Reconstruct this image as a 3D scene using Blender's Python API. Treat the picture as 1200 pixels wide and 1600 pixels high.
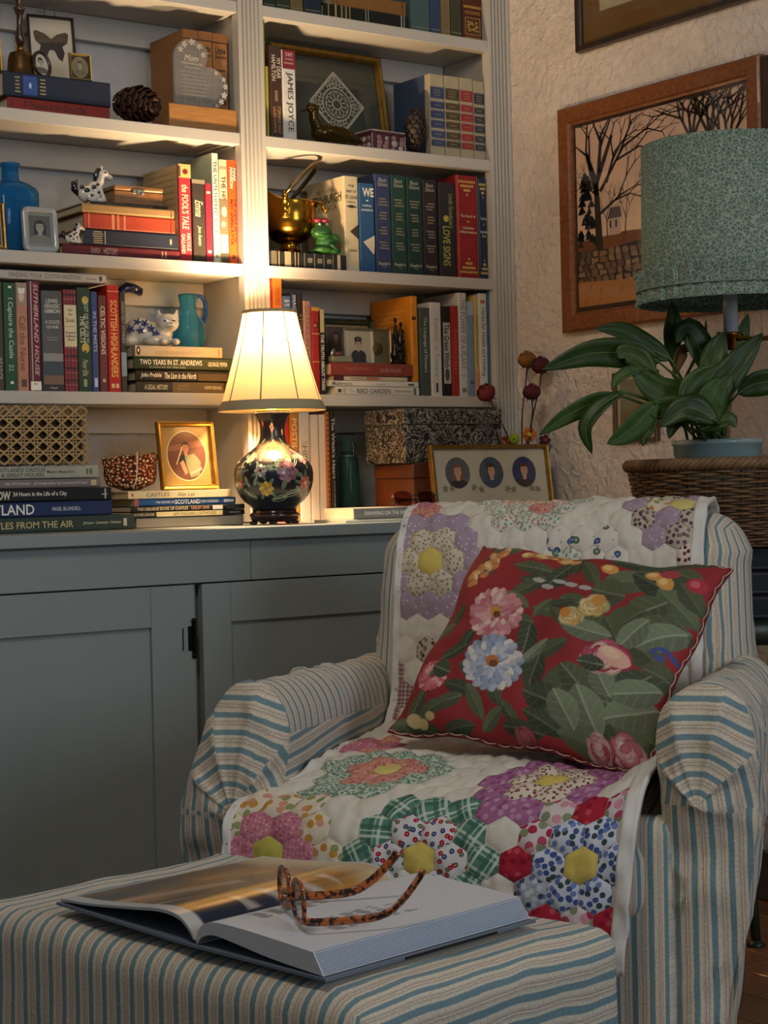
import bpy, math, random
import numpy as np
from mathutils import Vector, Matrix, noise

random.seed(7)
scene = bpy.context.scene
COL = scene.collection
for o in list(bpy.data.objects):
    bpy.data.objects.remove(o)

# ------------------------------------------------------------------ camera
# world frame: x runs along the bookcase, y into it (shelf fronts at y = 0), z up from the floor
FPX = 2820.0
YAW, PITCH, ROLL = [math.radians(a) for a in (54.44, -0.755, -1.41)]
CF = Vector((math.cos(YAW)*math.cos(PITCH), math.sin(YAW)*math.cos(PITCH), math.sin(PITCH)))
_r = Vector((math.sin(YAW), -math.cos(YAW), 0)); _u = _r.cross(CF)
CR = math.cos(ROLL)*_r + math.sin(ROLL)*_u
CU = math.cos(ROLL)*_u - math.sin(ROLL)*_r
CC = Vector((-2.16044, -3.55299, 0.925))
cam_data = bpy.data.cameras.new('camera')
cam = bpy.data.objects.new('camera', cam_data); COL.objects.link(cam)
cam_data.sensor_fit = 'VERTICAL'; cam_data.sensor_height = 36.0; cam_data.sensor_width = 27.0
cam_data.lens = FPX/1600*36.0
cam_data.clip_start = 0.05; cam_data.clip_end = 60
m = Matrix((CR, CU, -CF)).transposed().to_4x4(); m.translation = CC
cam.matrix_world = m
scene.camera = cam

# ------------------------------------------------------------------ world, window light, exposure
world = bpy.data.worlds.new('world'); scene.world = world; world.use_nodes = True
bg = world.node_tree.nodes['Background']
bg.inputs[0].default_value = (0.86, 0.93, 1.0, 1); bg.inputs[1].default_value = 0.135

def area_light(name, loc, target, sx, sy, power, color):
    d = bpy.data.lights.new(name, 'AREA'); d.shape = 'RECTANGLE'; d.size = sx; d.size_y = sy
    d.energy = power; d.color = color
    o = bpy.data.objects.new(name, d); COL.objects.link(o); o.location = loc
    o.rotation_euler = (Vector(target)-Vector(loc)).to_track_quat('-Z', 'Y').to_euler()
    return o
# daylight from the window behind the camera, on the right hand side of the room
area_light('window_daylight', (-0.1, -5.6, 1.9), (-0.3, -1.0, 0.7), 1.3, 1.5, 48, (0.80, 0.90, 1.0))
# unseen warm fill added for the right wall, above and left of the camera
area_light('warm_fill', (-1.7, -2.2, 2.6), (0.3, -0.4, 1.4), 0.6, 0.6, 20, (1.0, 0.86, 0.70))

vs = scene.view_settings
vs.view_transform = 'Standard'; vs.look = 'None'; vs.exposure = -0.10; vs.gamma = 1.0
vs.use_curve_mapping = False

# ------------------------------------------------------------------ from a point in the photograph to a point in the room
def ray(px, py):
    return CF + CR*((px-600)/FPX) - CU*((py-800)/FPX)
def P(px, py, y=0.0):
    d = ray(px, py); return CC + d*((y-CC.y)/d.y)
def PXp(px, py, x):
    d = ray(px, py); return CC + d*((x-CC.x)/d.x)
def PZ(px, py, z):
    d = ray(px, py); return CC + d*((z-CC.z)/d.z)
def PD(px, py, depth):
    return CC + ray(px, py)*depth
def depth_of(p): return (Vector(p)-CC).dot(CF)
def proj(p):
    v = Vector(p)-CC; z = v.dot(CF)
    return 600+FPX*v.dot(CR)/z, 800-FPX*v.dot(CU)/z, z
def mpp(p): return depth_of(p)/FPX       # metres per pixel there

# ------------------------------------------------------------------ colour, mesh and object helpers
def H(h, a=1.0):
    h = h.lstrip('#'); c = []
    for i in (0, 2, 4):
        v = int(h[i:i+2], 16)/255
        c.append(v/12.92 if v <= 0.04045 else ((v+0.055)/1.055)**2.4)
    return (c[0], c[1], c[2], a)

class MB:
    def __init__(s):
        s.v = []; s.f = []; s.c = []; s.uv = []; s.fm = []; s.mi = 0
    def add(s, vs_, fs, col=None, uv=None):
        b = len(s.v); s.v += [tuple(p) for p in vs_]
        for q in fs:
            s.f.append(tuple(b+i for i in q)); s.fm.append(s.mi)
        s.c += [col]*len(vs_) if not isinstance(col, list) else col
        s.uv += uv if uv else [(0, 0)]*len(vs_)
        return s
    def box(s, x0, x1, y0, y1, z0, z1, col=None, ch=0.0):
        if ch <= 0:
            v = [(x, y, z) for z in (z0, z1) for y in (y0, y1) for x in (x0, x1)]
            f = [(0, 2, 3, 1), (4, 5, 7, 6), (0, 1, 5, 4), (2, 6, 7, 3), (0, 4, 6, 2), (1, 3, 7, 5)]
            return s.add(v, f, col)
        # chamfered box: 24 verts
        c = ch; v = []; idx = {}
        for iz, z in enumerate((z0, z1)):
            for iy, y in enumerate((y0, y1)):
                for ix, x in enumerate((x0, x1)):
                    sx, sy, sz = (1-2*ix)*c, (1-2*iy)*c, (1-2*iz)*c
                    idx[(ix, iy, iz)] = len(v)
                    v += [(x, y+sy, z+sz), (x+sx, y, z+sz), (x+sx, y+sy, z)]
        f = []
        def q(keys, k): f.append(tuple(idx[a]+k for a in keys))
        q([(0,0,0),(0,0,1),(0,1,1),(0,1,0)], 0); q([(1,0,0),(1,1,0),(1,1,1),(1,0,1)], 0)
        q([(0,0,0),(1,0,0),(1,0,1),(0,0,1)], 1); q([(0,1,0),(0,1,1),(1,1,1),(1,1,0)], 1)
        q([(0,0,0),(0,1,0),(1,1,0),(1,0,0)], 2); q([(0,0,1),(1,0,1),(1,1,1),(0,1,1)], 2)
        for a in (0, 1):
            for b in (0, 1):
                f.append((idx[(a,b,0)]+0, idx[(a,b,1)]+0, idx[(a,b,1)]+1, idx[(a,b,0)]+1))
                f.append((idx[(a,0,b)]+0, idx[(a,1,b)]+0, idx[(a,1,b)]+2, idx[(a,0,b)]+2))
                f.append((idx[(0,a,b)]+1, idx[(1,a,b)]+1, idx[(1,a,b)]+2, idx[(0,a,b)]+2))
                for d in (0, 1):
                    i = idx[(a, b, d)]; f.append((i, i+1, i+2))
        return s.add(v, f, col)
    def prism(s, poly, axis, a0, a1, col=None):
        # poly in the two other axes (in order), extruded along axis from a0 to a1
        n = len(poly)
        def mk(p, a):
            if axis == 'x': return (a, p[0], p[1])
            if axis == 'y': return (p[0], a, p[1])
            return (p[0], p[1], a)
        v = [mk(p, a0) for p in poly]+[mk(p, a1) for p in poly]
        f = [tuple(range(n))[::-1], tuple(range(n, 2*n))]
        f += [(i, (i+1) % n, n+(i+1) % n, n+i) for i in range(n)]
        return s.add(v, f, col)
    def lathe(s, prof, n=24, c=(0, 0, 0), col=None, sx=1, sy=1, capb=True, capt=True, uvs=False):
        v = []; f = []; uv = []
        for k, (r, z) in enumerate(prof):
            for i in range(n):
                a = 2*math.pi*i/n
                v.append((c[0]+r*sx*math.cos(a), c[1]+r*sy*math.sin(a), c[2]+z))
                uv.append((i/n, z))
        for k in range(len(prof)-1):
            for i in range(n):
                j = (i+1) % n
                f.append((k*n+i, k*n+j, (k+1)*n+j, (k+1)*n+i))
        if capb: f.append(tuple(range(n))[::-1])
        if capt: f.append(tuple((len(prof)-1)*n+i for i in range(n)))
        return s.add(v, f, col, uv)
    def tube(s, path, r, n=6, col=None, cap=True, closed=False, flat=1.0):
        path = [Vector(p) for p in path]; k = len(path)
        rr = r if isinstance(r, (list, tuple)) else [r]*k
        v = []; f = []; up = None
        for i, p in enumerate(path):
            a = path[(i-1) % k] if closed else path[max(i-1, 0)]
            b = path[(i+1) % k] if closed else path[min(i+1, k-1)]
            t = (b-a)
            if t.length < 1e-9: t = Vector((0, 0, 1))
            t.normalize()
            if up is None:
                up = Vector((0, 0, 1)) if abs(t.z) < 0.9 else Vector((1, 0, 0))
            e1 = (up-t*up.dot(t))
            if e1.length < 1e-6: e1 = t.orthogonal()
            e1.normalize(); e2 = t.cross(e1); up = e1
            for j in range(n):
                an = 2*math.pi*j/n
                v.append(p+e1*(math.cos(an)*rr[i]*flat)+e2*(math.sin(an)*rr[i]))
        for i in range(k if closed else k-1):
            for j in range(n):
                a = i*n+j; b = i*n+(j+1) % n; c2 = ((i+1) % k)*n
                f.append((a, b, c2+(j+1) % n, c2+j))
        if cap and not closed:
            f.append(tuple(range(n))[::-1]); f.append(tuple((k-1)*n+j for j in range(n)))
        return s.add(v, f, col)
    def ell(s, c, r, nu=14, nv=9, col=None, M=None):
        v = []; f = []; c = Vector(c)
        rx, ry, rz = r if isinstance(r, (list, tuple)) else (r, r, r)
        for k in range(nv+1):
            th = math.pi*k/nv
            for i in range(nu):
                ph = 2*math.pi*i/nu
                p = Vector((rx*math.sin(th)*math.cos(ph), ry*math.sin(th)*math.sin(ph), rz*math.cos(th)))
                if M is not None: p = M @ p
                v.append(c+p)
        for k in range(nv):
            for i in range(nu):
                j = (i+1) % nu
                f.append((k*nu+j, k*nu+i, (k+1)*nu+i, (k+1)*nu+j))
        return s.add(v, f, col)
    def grid(s, nu, nv, fn, col=None, uvfn=None, close=False):
        v = []; f = []; uv = []; cc = []
        for j in range(nv+1):
            for i in range(nu+1):
                v.append(fn(i/nu, j/nv)); uv.append(uvfn(i/nu, j/nv) if uvfn else (i/nu, j/nv))
        for j in range(nv):
            for i in range(nu):
                a = j*(nu+1)+i; f.append((a, a+1, a+nu+2, a+nu+1))
        return s.add(v, f, col, uv)
    def poly(s, pts, col=None):
        return s.add(pts, [tuple(range(len(pts)))], col)
    def xf(s, M):
        s.v = [tuple(M @ Vector(p)) for p in s.v]; return s
    def mesh(s, name, mats):
        me = bpy.data.meshes.new(name); me.from_pydata(s.v, [], s.f)
        for m_ in (mats if isinstance(mats, (list, tuple)) else [mats]):
            me.materials.append(m_)
        if any(s.fm): me.polygons.foreach_set('material_index', s.fm)
        if any(c is not None for c in s.c):
            at = me.color_attributes.new('Col', 'FLOAT_COLOR', 'POINT')
            at.data.foreach_set('color', np.array([c if c else (1, 1, 1, 1) for c in s.c], dtype=np.float32).ravel())
        if any(u != (0, 0) for u in s.uv):
            l = me.uv_layers.new(name='UVMap')
            vi = np.empty(len(me.loops), dtype=np.int32); me.loops.foreach_get('vertex_index', vi)
            l.data.foreach_set('uv', np.array(s.uv, dtype=np.float32)[vi].ravel())
        return me
    def build(s, name, mats, parent=None, smooth=False, loc=None):
        me = s.mesh(name, mats)
        if smooth: me.polygons.foreach_set('use_smooth', [True]*len(me.polygons))
        me.update(); me.validate(clean_customdata=False)
        o = bpy.data.objects.new(name, me); COL.objects.link(o)
        if parent is not None: o.parent = parent
        if loc is not None: o.location = loc
        return o

def tag(o, label, cat, group=None, kind=None):
    if label: o['label'] = label
    if cat: o['category'] = cat
    if group: o['group'] = group
    if kind: o['kind'] = kind
    return o
def thing(name, label, cat, loc=(0, 0, 0), rz=0.0, group=None, rot=None):
    o = bpy.data.objects.new(name, None); COL.objects.link(o)
    o.empty_display_size = 0.02
    o.location = loc; o.rotation_euler = rot if rot else (0, 0, rz)
    return tag(o, label, cat, group)
def struct(o):
    o['kind'] = 'structure'; return o
def lab(o, label): o['label'] = label; return o
def fuse(o, vox, smooth_it=6):
    md = o.modifiers.new('fuse', 'REMESH'); md.mode = 'VOXEL'; md.voxel_size = vox; md.use_smooth_shade = True
    m2 = o.modifiers.new('soften', 'SMOOTH'); m2.iterations = smooth_it; m2.factor = 0.5
    return o
def bevel(o, w, seg=2):
    md = o.modifiers.new('bevel', 'BEVEL'); md.width = w; md.segments = seg; md.limit_method = 'ANGLE'
    return o
def solid(o, t, off=0.0):
    md = o.modifiers.new('solid', 'SOLIDIFY'); md.thickness = t; md.offset = off; return o

# ------------------------------------------------------------------ materials
MATS = {}
def mat(name, col, rough=0.6, metal=0.0, var=0.0, vs_=30.0, bump=0.0, bs=200.0, spec=0.5, coat=0.0, sheen=0.0, stretch=None, col2=None):
    if name in MATS: return MATS[name]
    if isinstance(col, str): col = H(col)
    m_ = bpy.data.materials.new(name); m_.use_nodes = True; nt = m_.node_tree; N = nt.nodes; Lk = nt.links
    b = N['Principled BSDF']
    b.inputs['Base Color'].default_value = col; b.inputs['Roughness'].default_value = rough
    b.inputs['Metallic'].default_value = metal; b.inputs['Specular IOR Level'].default_value = spec
    b.inputs['Coat Weight'].default_value = coat; b.inputs['Sheen Weight'].default_value = sheen
    tc = N.new('ShaderNodeTexCoord'); src = tc.outputs['Object']
    if stretch:
        mp = N.new('ShaderNodeMapping'); mp.inputs['Scale'].default_value = stretch
        Lk.new(src, mp.inputs[0]); src = mp.outputs[0]
    if var > 0 or col2:
        n = N.new('ShaderNodeTexNoise'); n.inputs['Scale'].default_value = vs_; n.inputs['Detail'].default_value = 5
        Lk.new(src, n.inputs['Vector'])
        r = N.new('ShaderNodeValToRGB')
        c2 = H(col2) if isinstance(col2, str) else tuple(max(0, c*(1-var)) for c in col[:3])+(1,)
        r.color_ramp.elements[0].position = 0.32; r.color_ramp.elements[1].position = 0.68
        r.color_ramp.elements[0].color = c2; r.color_ramp.elements[1].color = col
        Lk.new(n.outputs['Fac'], r.inputs[0]); Lk.new(r.outputs[0], b.inputs['Base Color'])
    if bump > 0:
        n2 = N.new('ShaderNodeTexNoise'); n2.inputs['Scale'].default_value = bs; n2.inputs['Detail'].default_value = 4
        Lk.new(src, n2.inputs['Vector'])
        bp = N.new('ShaderNodeBump'); bp.inputs['Strength'].default_value = bump; bp.inputs['Distance'].default_value = 0.002
        Lk.new(n2.outputs['Fac'], bp.inputs['Height']); Lk.new(bp.outputs[0], b.inputs['Normal'])
    MATS[name] = m_
    return m_
def hexmat(h, rough=0.6, **k):
    return mat('colour_'+h.lstrip('#')+('_%d' % int(rough*100))+''.join('_%s' % v for v in k.values()), h, rough, **k)
def print_mat(name='print_ink', rough=0.45):
    if name in MATS: return MATS[name]
    m_ = bpy.data.materials.new(name); m_.use_nodes = True; nt = m_.node_tree
    b = nt.nodes['Principled BSDF']; b.inputs['Roughness'].default_value = rough
    a = nt.nodes.new('ShaderNodeVertexColor'); a.layer_name = 'Col'
    nt.links.new(a.outputs[0], b.inputs['Base Color'])
    MATS[name] = m_; return m_
INK = print_mat()
GILT = None
def glass_mat(name, tint=(1, 1, 1, 1), refl=0.10, rough=0.03, haze=0.0):
    # thin pane: clear, with a weak mirror reflection
    if name in MATS: return MATS[name]
    m_ = bpy.data.materials.new(name); m_.use_nodes = True; nt = m_.node_tree; N = nt.nodes
    N.remove(N['Principled BSDF']); out = N['Material Output']
    t = N.new('ShaderNodeBsdfTransparent'); t.inputs[0].default_value = tint
    g = N.new('ShaderNodeBsdfGlossy'); g.inputs['Roughness'].default_value = rough
    lw = N.new('ShaderNodeLayerWeight'); lw.inputs['Blend'].default_value = 0.5
    pw = N.new('ShaderNodeMath'); pw.operation = 'POWER'; pw.inputs[1].default_value = 4.0; nt.links.new(lw.outputs['Facing'], pw.inputs[0])
    fr = N.new('ShaderNodeMath'); fr.operation = 'MULTIPLY_ADD'; fr.inputs[1].default_value = 0.5; fr.inputs[2].default_value = refl*0.3; nt.links.new(pw.outputs[0], fr.inputs[0])
    mx = N.new('ShaderNodeMixShader')
    nt.links.new(fr.outputs[0], mx.inputs[0]); nt.links.new(t.outputs[0], mx.inputs[1]); nt.links.new(g.outputs[0], mx.inputs[2])
    last = mx
    if haze > 0:      # frosted engraving
        df_ = N.new('ShaderNodeBsdfDiffuse'); df_.inputs[0].default_value = (0.6, 0.62, 0.62, 1); m2 = N.new('ShaderNodeMixShader'); m2.inputs[0].default_value = haze
        nt.links.new(mx.outputs[0], m2.inputs[1]); nt.links.new(df_.outputs[0], m2.inputs[2]); last = m2
    nt.links.new(last.outputs[0], out.inputs[0]); MATS[name] = m_; return m_
def vol_glass(name, col, rough=0.05, ior=1.3, trans=0.85):
    if name in MATS: return MATS[name]
    m_ = bpy.data.materials.new(name); m_.use_nodes = True
    b = m_.node_tree.nodes['Principled BSDF']
    b.inputs['Base Color'].default_value = H(col) if isinstance(col, str) else col
    b.inputs['Transmission Weight'].default_value = trans; b.inputs['Roughness'].default_value = rough
    b.inputs['IOR'].default_value = ior; MATS[name] = m_; return m_

def wood(name, c1, c2, rough=0.4, scale=(3, 60, 60), coat=0.2):
    if name in MATS: return MATS[name]
    m_ = mat(name, c1, rough, 0, 0.0, 3.0, 0.15, 120, coat=coat, stretch=scale, col2=c2); return m_

def stripe_mat():
    m_ = bpy.data.materials.new('striped_ticking'); m_.use_nodes = True; nt = m_.node_tree; N = nt.nodes; Lk = nt.links
    b = N['Principled BSDF']; b.inputs['Roughness'].default_value = 0.9; b.inputs['Specular IOR Level'].default_value = 0.15
    b.inputs['Sheen Weight'].default_value = 0.15
    uv = N.new('ShaderNodeUVMap'); sp = N.new('ShaderNodeSeparateXYZ'); Lk.new(uv.outputs[0], sp.inputs[0])
    nz = N.new('ShaderNodeTexNoise'); nz.inputs['Scale'].default_value = 18; nz.inputs['Detail'].default_value = 3
    Lk.new(uv.outputs[0], nz.inputs['Vector'])
    w1 = N.new('ShaderNodeMath'); w1.operation = 'MULTIPLY_ADD'; w1.inputs[1].default_value = 0.0022
    Lk.new(nz.outputs['Fac'], w1.inputs[0]); Lk.new(sp.outputs[0], w1.inputs[2])
    d = N.new('ShaderNodeMath'); d.operation = 'DIVIDE'; d.inputs[1].default_value = 0.0265; Lk.new(w1.outputs[0], d.inputs[0])
    fr = N.new('ShaderNodeMath'); fr.operation = 'FRACT'; Lk.new(d.outputs[0], fr.inputs[0])
    rp = N.new('ShaderNodeValToRGB'); cr = rp.color_ramp; cr.interpolation = 'LINEAR'
    cream = H('#d2c7b2'); blue = H('#728c93'); tan = H('#a89684'); pink = H('#c4b6a8')
    stops = [(0.0, cream), (0.10, cream), (0.12, pink), (0.20, pink), (0.22, tan), (0.25, tan), (0.27, cream), (0.34, cream),
             (0.36, tan), (0.38, tan), (0.40, pink), (0.47, pink), (0.49, cream), (0.58, cream), (0.62, blue), (0.90, blue), (0.94, cream)]
    e = cr.elements
    e[0].position, e[0].color = stops[0]; e[1].position, e[1].color = stops[-1]
    for p_, c_ in stops[1:-1]:
        q = e.new(p_); q.color = c_
    Lk.new(fr.outputs[0], rp.inputs[0])
    # slub of the weave
    n2 = N.new('ShaderNodeTexNoise'); n2.inputs['Scale'].default_value = 260; n2.inputs['Detail'].default_value = 3; Lk.new(uv.outputs[0], n2.inputs['Vector'])
    mp = N.new('ShaderNodeMapRange'); mp.inputs[1].default_value = 0.3; mp.inputs[2].default_value = 0.7; mp.inputs[3].default_value = 0.80; mp.inputs[4].default_value = 1.08
    Lk.new(n2.outputs['Fac'], mp.inputs[0])
    mu = N.new('ShaderNodeMix'); mu.data_type = 'RGBA'; mu.blend_type = 'MULTIPLY'; mu.inputs[0].default_value = 1
    Lk.new(rp.outputs[0], mu.inputs[6]); Lk.new(mp.outputs[0], mu.inputs[7]); Lk.new(mu.outputs[2], b.inputs['Base Color'])
    bp = N.new('ShaderNodeBump'); bp.inputs['Strength'].default_value = 0.25; bp.inputs['Distance'].default_value = 0.001
    Lk.new(n2.outputs['Fac'], bp.inputs['Height']); Lk.new(bp.outputs[0], b.inputs['Normal'])
    return m_

def calico(name, base, dots, scale=110.0, size=0.30, size2=0.0, dot2='#ffffff'):
    """printed cotton: small sprigs of the given colours scattered on the ground colour"""
    if name in MATS: return MATS[name]
    m_ = bpy.data.materials.new(name); m_.use_nodes = True; nt = m_.node_tree; N = nt.nodes; Lk = nt.links
    b = N['Principled BSDF']; b.inputs['Roughness'].default_value = 0.9; b.inputs['Specular IOR Level'].default_value = 0.15
    uv = N.new('ShaderNodeUVMap')
    nz = N.new('ShaderNodeTexNoise'); nz.inputs['Scale'].default_value = scale*1.7; nz.inputs['Detail'].default_value = 1
    Lk.new(uv.outputs[0], nz.inputs['Vector'])
    ad = N.new('ShaderNodeMix'); ad.data_type = 'VECTOR'; ad.inputs[0].default_value = 0.0022
    Lk.new(uv.outputs[0], ad.inputs[4]); Lk.new(nz.outputs['Color'], ad.inputs[5])
    vo = N.new('ShaderNodeTexVoronoi'); vo.voronoi_dimensions = '2D'; vo.inputs['Scale'].default_value = scale; Lk.new(ad.outputs[1], vo.inputs['Vector'])
    sep = N.new('ShaderNodeSeparateColor'); Lk.new(vo.outputs['Color'], sep.inputs[0])
    rp = N.new('ShaderNodeValToRGB'); rp.color_ramp.interpolation = 'CONSTANT'; e = rp.color_ramp.elements
    e[0].color = H(dots[0]); e[0].position = 0
    if len(dots) == 1: e[1].color = H(dots[0])
    else:
        e[1].position = 1/len(dots); e[1].color = H(dots[1])
        for i in range(2, len(dots)):
            q = e.new(i/len(dots)); q.color = H(dots[i])
    Lk.new(sep.outputs[0], rp.inputs[0])
    lt = N.new('ShaderNodeMath'); lt.operation = 'LESS_THAN'; lt.inputs[1].default_value = size; Lk.new(vo.outputs['Distance'], lt.inputs[0])
    mx = N.new('ShaderNodeMix'); mx.data_type = 'RGBA'; mx.inputs[6].default_value = H(base)
    Lk.new(lt.outputs[0], mx.inputs[0]); Lk.new(rp.outputs[0], mx.inputs[7])
    last = mx.outputs[2]
    if size2 > 0:
        l2 = N.new('ShaderNodeMath'); l2.operation = 'LESS_THAN'; l2.inputs[1].default_value = size2; Lk.new(vo.outputs['Distance'], l2.inputs[0])
        m2 = N.new('ShaderNodeMix'); m2.data_type = 'RGBA'; m2.inputs[7].default_value = H(dot2)
        Lk.new(l2.outputs[0], m2.inputs[0]); Lk.new(last, m2.inputs[6]); last = m2.outputs[2]
    Lk.new(last, b.inputs['Base Color'])
    MATS[name] = m_; return m_

def plaid(name, base, c1, c2, period=0.020):
    if name in MATS: return MATS[name]
    m_ = bpy.data.materials.new(name); m_.use_nodes = True; nt = m_.node_tree; N = nt.nodes; Lk = nt.links
    b = N['Principled BSDF']; b.inputs['Roughness'].default_value = 0.9; b.inputs['Specular IOR Level'].default_value = 0.15
    uv = N.new('ShaderNodeUVMap'); sp = N.new('ShaderNodeSeparateXYZ'); Lk.new(uv.outputs[0], sp.inputs[0])
    last = None
    for ax in (0, 1):
        for k, (c, off, wd) in enumerate(((c1, 0.0, 0.14), (c2, 0.5, 0.20), (c1, 0.22, 0.05))):
            d = N.new('ShaderNodeMath'); d.operation = 'MULTIPLY_ADD'; d.inputs[1].default_value = 1/period; d.inputs[2].default_value = off
            Lk.new(sp.outputs[ax], d.inputs[0])
            f = N.new('ShaderNodeMath'); f.operation = 'FRACT'; Lk.new(d.outputs[0], f.inputs[0])
            l = N.new('ShaderNodeMath'); l.operation = 'LESS_THAN'; l.inputs[1].default_value = wd; Lk.new(f.outputs[0], l.inputs[0])
            s_ = N.new('ShaderNodeMath'); s_.operation = 'MULTIPLY'; s_.inputs[1].default_value = 0.75; Lk.new(l.outputs[0], s_.inputs[0])
            mx = N.new('ShaderNodeMix'); mx.data_type = 'RGBA'; mx.inputs[6].default_value = H(base); mx.inputs[7].default_value = H(c)
            Lk.new(s_.outputs[0], mx.inputs[0])
            if last: Lk.new(last, mx.inputs[6])
            last = mx.outputs[2]
    Lk.new(last, b.inputs['Base Color']); MATS[name] = m_; return m_

# ------------------------------------------------------------------ lettering and flat print
_tc = {}
def text2d(s, bold=0.0, shear=0.0):
    k = (s, bold, shear)
    if k not in _tc:
        cu = bpy.data.curves.new('lettering', 'FONT'); cu.body = s; cu.resolution_u = 2; cu.fill_mode = 'FRONT'
        cu.offset = bold; cu.shear = shear; cu.size = 1
        ob = bpy.data.objects.new('lettering', cu)
        me = ob.to_mesh()
        v = np.array([p.co[:2] for p in me.vertices]) if len(me.vertices) else np.zeros((1, 2))
        f = [tuple(p.vertices) for p in me.polygons]
        ob.to_mesh_clear(); bpy.data.objects.remove(ob); bpy.data.curves.remove(cu)
        lo, hi = v.min(0), v.max(0)
        _tc[k] = (v-lo, f, hi-lo)
    return _tc[k]
class Print:
    """flat print on a plane: 2D shapes in local (a, b), laid one over another in hair-thin layers; maps to 3D by fn(a, b, layer)"""
    def __init__(s, fn): s.fn = fn; s.mb = MB(); s.k = 0
    def shape(s, pts, col, lift=1):
        s.k += lift
        s.mb.poly([s.fn(a, b, s.k) for a, b in pts], H(col) if isinstance(col, str) else col); return s
    def rect(s, a0, a1, b0, b1, col): return s.shape([(a0, b0), (a1, b0), (a1, b1), (a0, b1)], col)
    def oval(s, a, b, ra, rb, col, n=20, t0=0, rot=0):
        c_, s_ = math.cos(rot), math.sin(rot); pts = []
        for i in range(n):
            t = 2*math.pi*i/n; x, y = ra*math.cos(t), rb*math.sin(t)
            pts.append((a+x*c_-y*s_, b+x*s_+y*c_))
        return s.shape(pts, col)
    def text(s, string, a, b, w, h, col, rot=0, bold=0.0, shear=0.0, fit='both', lift=1):
        # centred at (a, b), fitted into w x h; rot in quarter turns
        v, f, sz = text2d(string, bold, shear)
        if sz[0] <= 0: return s
        kx = w/sz[0]; ky = h/max(sz[1], 1e-6)
        if fit == 'prop': kx = ky = min(kx, ky)
        elif kx > 1.5*ky: kx = 1.5*ky
        s.k += lift
        q = (v-sz/2)*[kx, ky]
        c_, s_ = math.cos(rot*math.pi/2), math.sin(rot*math.pi/2)
        s.mb.add([s.fn(a+x*c_-y*s_, b+x*s_+y*c_, s.k) for x, y in q], f, H(col)); return s
    def build(s, name='print', parent=None, mtl=None): return s.mb.build(name, mtl or INK, parent)
# ------------------------------------------------------------------ room shell and the built-in bookcase
XW = 0.807            # right-hand wall
YB = 0.215            # wall behind the shelves
YC = -0.32            # front of the worktop
ZC = 0.851            # top of the worktop
SH = [1.150, 1.447, 1.747, 2.048]   # top of each shelf board
ST = 0.025
PAINT = mat('painted_wood', '#c3bdb2', 0.45, 0, 0.05, 6, 0.08, 60)
CABP = mat('painted_cabinet', '#87908f', 0.42, 0, 0.05, 5, 0.10, 50)
def plaster(name, c, c2, st):
    m_ = bpy.data.materials.new(name); m_.use_nodes = True; nt = m_.node_tree; N = nt.nodes; Lk = nt.links
    b = N['Principled BSDF']; b.inputs['Roughness'].default_value = 0.8; b.inputs['Specular IOR Level'].default_value = 0.2
    tc = N.new('ShaderNodeTexCoord')
    n1 = N.new('ShaderNodeTexNoise'); n1.inputs['Scale'].default_value = 42; n1.inputs['Detail'].default_value = 6; n1.inputs['Roughness'].default_value = 0.55; n1.inputs['Distortion'].default_value = 0.8
    n2 = N.new('ShaderNodeTexNoise'); n2.inputs['Scale'].default_value = 9; n2.inputs['Detail'].default_value = 4
    Lk.new(tc.outputs['Object'], n1.inputs['Vector']); Lk.new(tc.outputs['Object'], n2.inputs['Vector'])
    a = N.new('ShaderNodeMath'); a.operation = 'MULTIPLY_ADD'; a.inputs[1].default_value = 0.6
    Lk.new(n2.outputs['Fac'], a.inputs[0]); Lk.new(n1.outputs['Fac'], a.inputs[2])
    bp = N.new('ShaderNodeBump'); bp.inputs['Strength'].default_value = st; bp.inputs['Distance'].default_value = 0.012
    Lk.new(a.outputs[0], bp.inputs['Height']); Lk.new(bp.outputs[0], b.inputs['Normal'])
    r = N.new('ShaderNodeValToRGB'); r.color_ramp.elements[0].color = H(c2); r.color_ramp.elements[1].color = H(c)
    r.color_ramp.elements[0].position = 0.35; r.color_ramp.elements[1].position = 0.65
    Lk.new(n2.outputs['Fac'], r.inputs[0]); Lk.new(r.outputs[0], b.inputs['Base Color'])
    return m_
PLB = plaster('plaster_alcove', '#b9b9b8', '#adadac', 0.35)
PLR = plaster('plaster_pink_white', '#e6d8ca', '#dccdbe', 1.0)
struct(MB().box(-2.2, XW+0.1, YB, YB+0.1, 0, 2.75).build('wall_back', PLB))
struct(MB().box(XW, XW+0.1, -3.2, YB, 0, 2.75).build('wall_right', PLR))
FLM = wood('oak_floor', '#8a5f3f', '#6d472c', 0.45, (2, 40, 40), 0.15)
fl = struct(MB().box(-4.4, XW, -6.4, YB, -0.06, -0.012).build('floor', mat('subfloor', '#3d2a1c', 0.8)))
pl_mb = {}
k = 0
for i in range(12):
    x1 = XW-0.002-0.115*i; x0 = x1-0.112
    off = random.uniform(0, 0.7)
    y = YB-off
    yy = [YB-0.003]
    while y > -3.0:
        yy.append(y); y -= random.uniform(0.8, 1.3)
    yy.append(-3.2)
    for a, b in zip(yy[:-1], yy[1:]):
        if a-b < 0.05: continue
        MB().box(x0, x1, b+0.002, a, -0.0118, 0.0, ch=0.0015).build('plank', FLM, fl)
struct(MB().box(XW-0.014, XW-0.0005, -3.2, -0.35, 0.001, 0.11, ch=0.003).build('baseboard_right', mat('dark_baseboard', '#4b433c', 0.5)))

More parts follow.
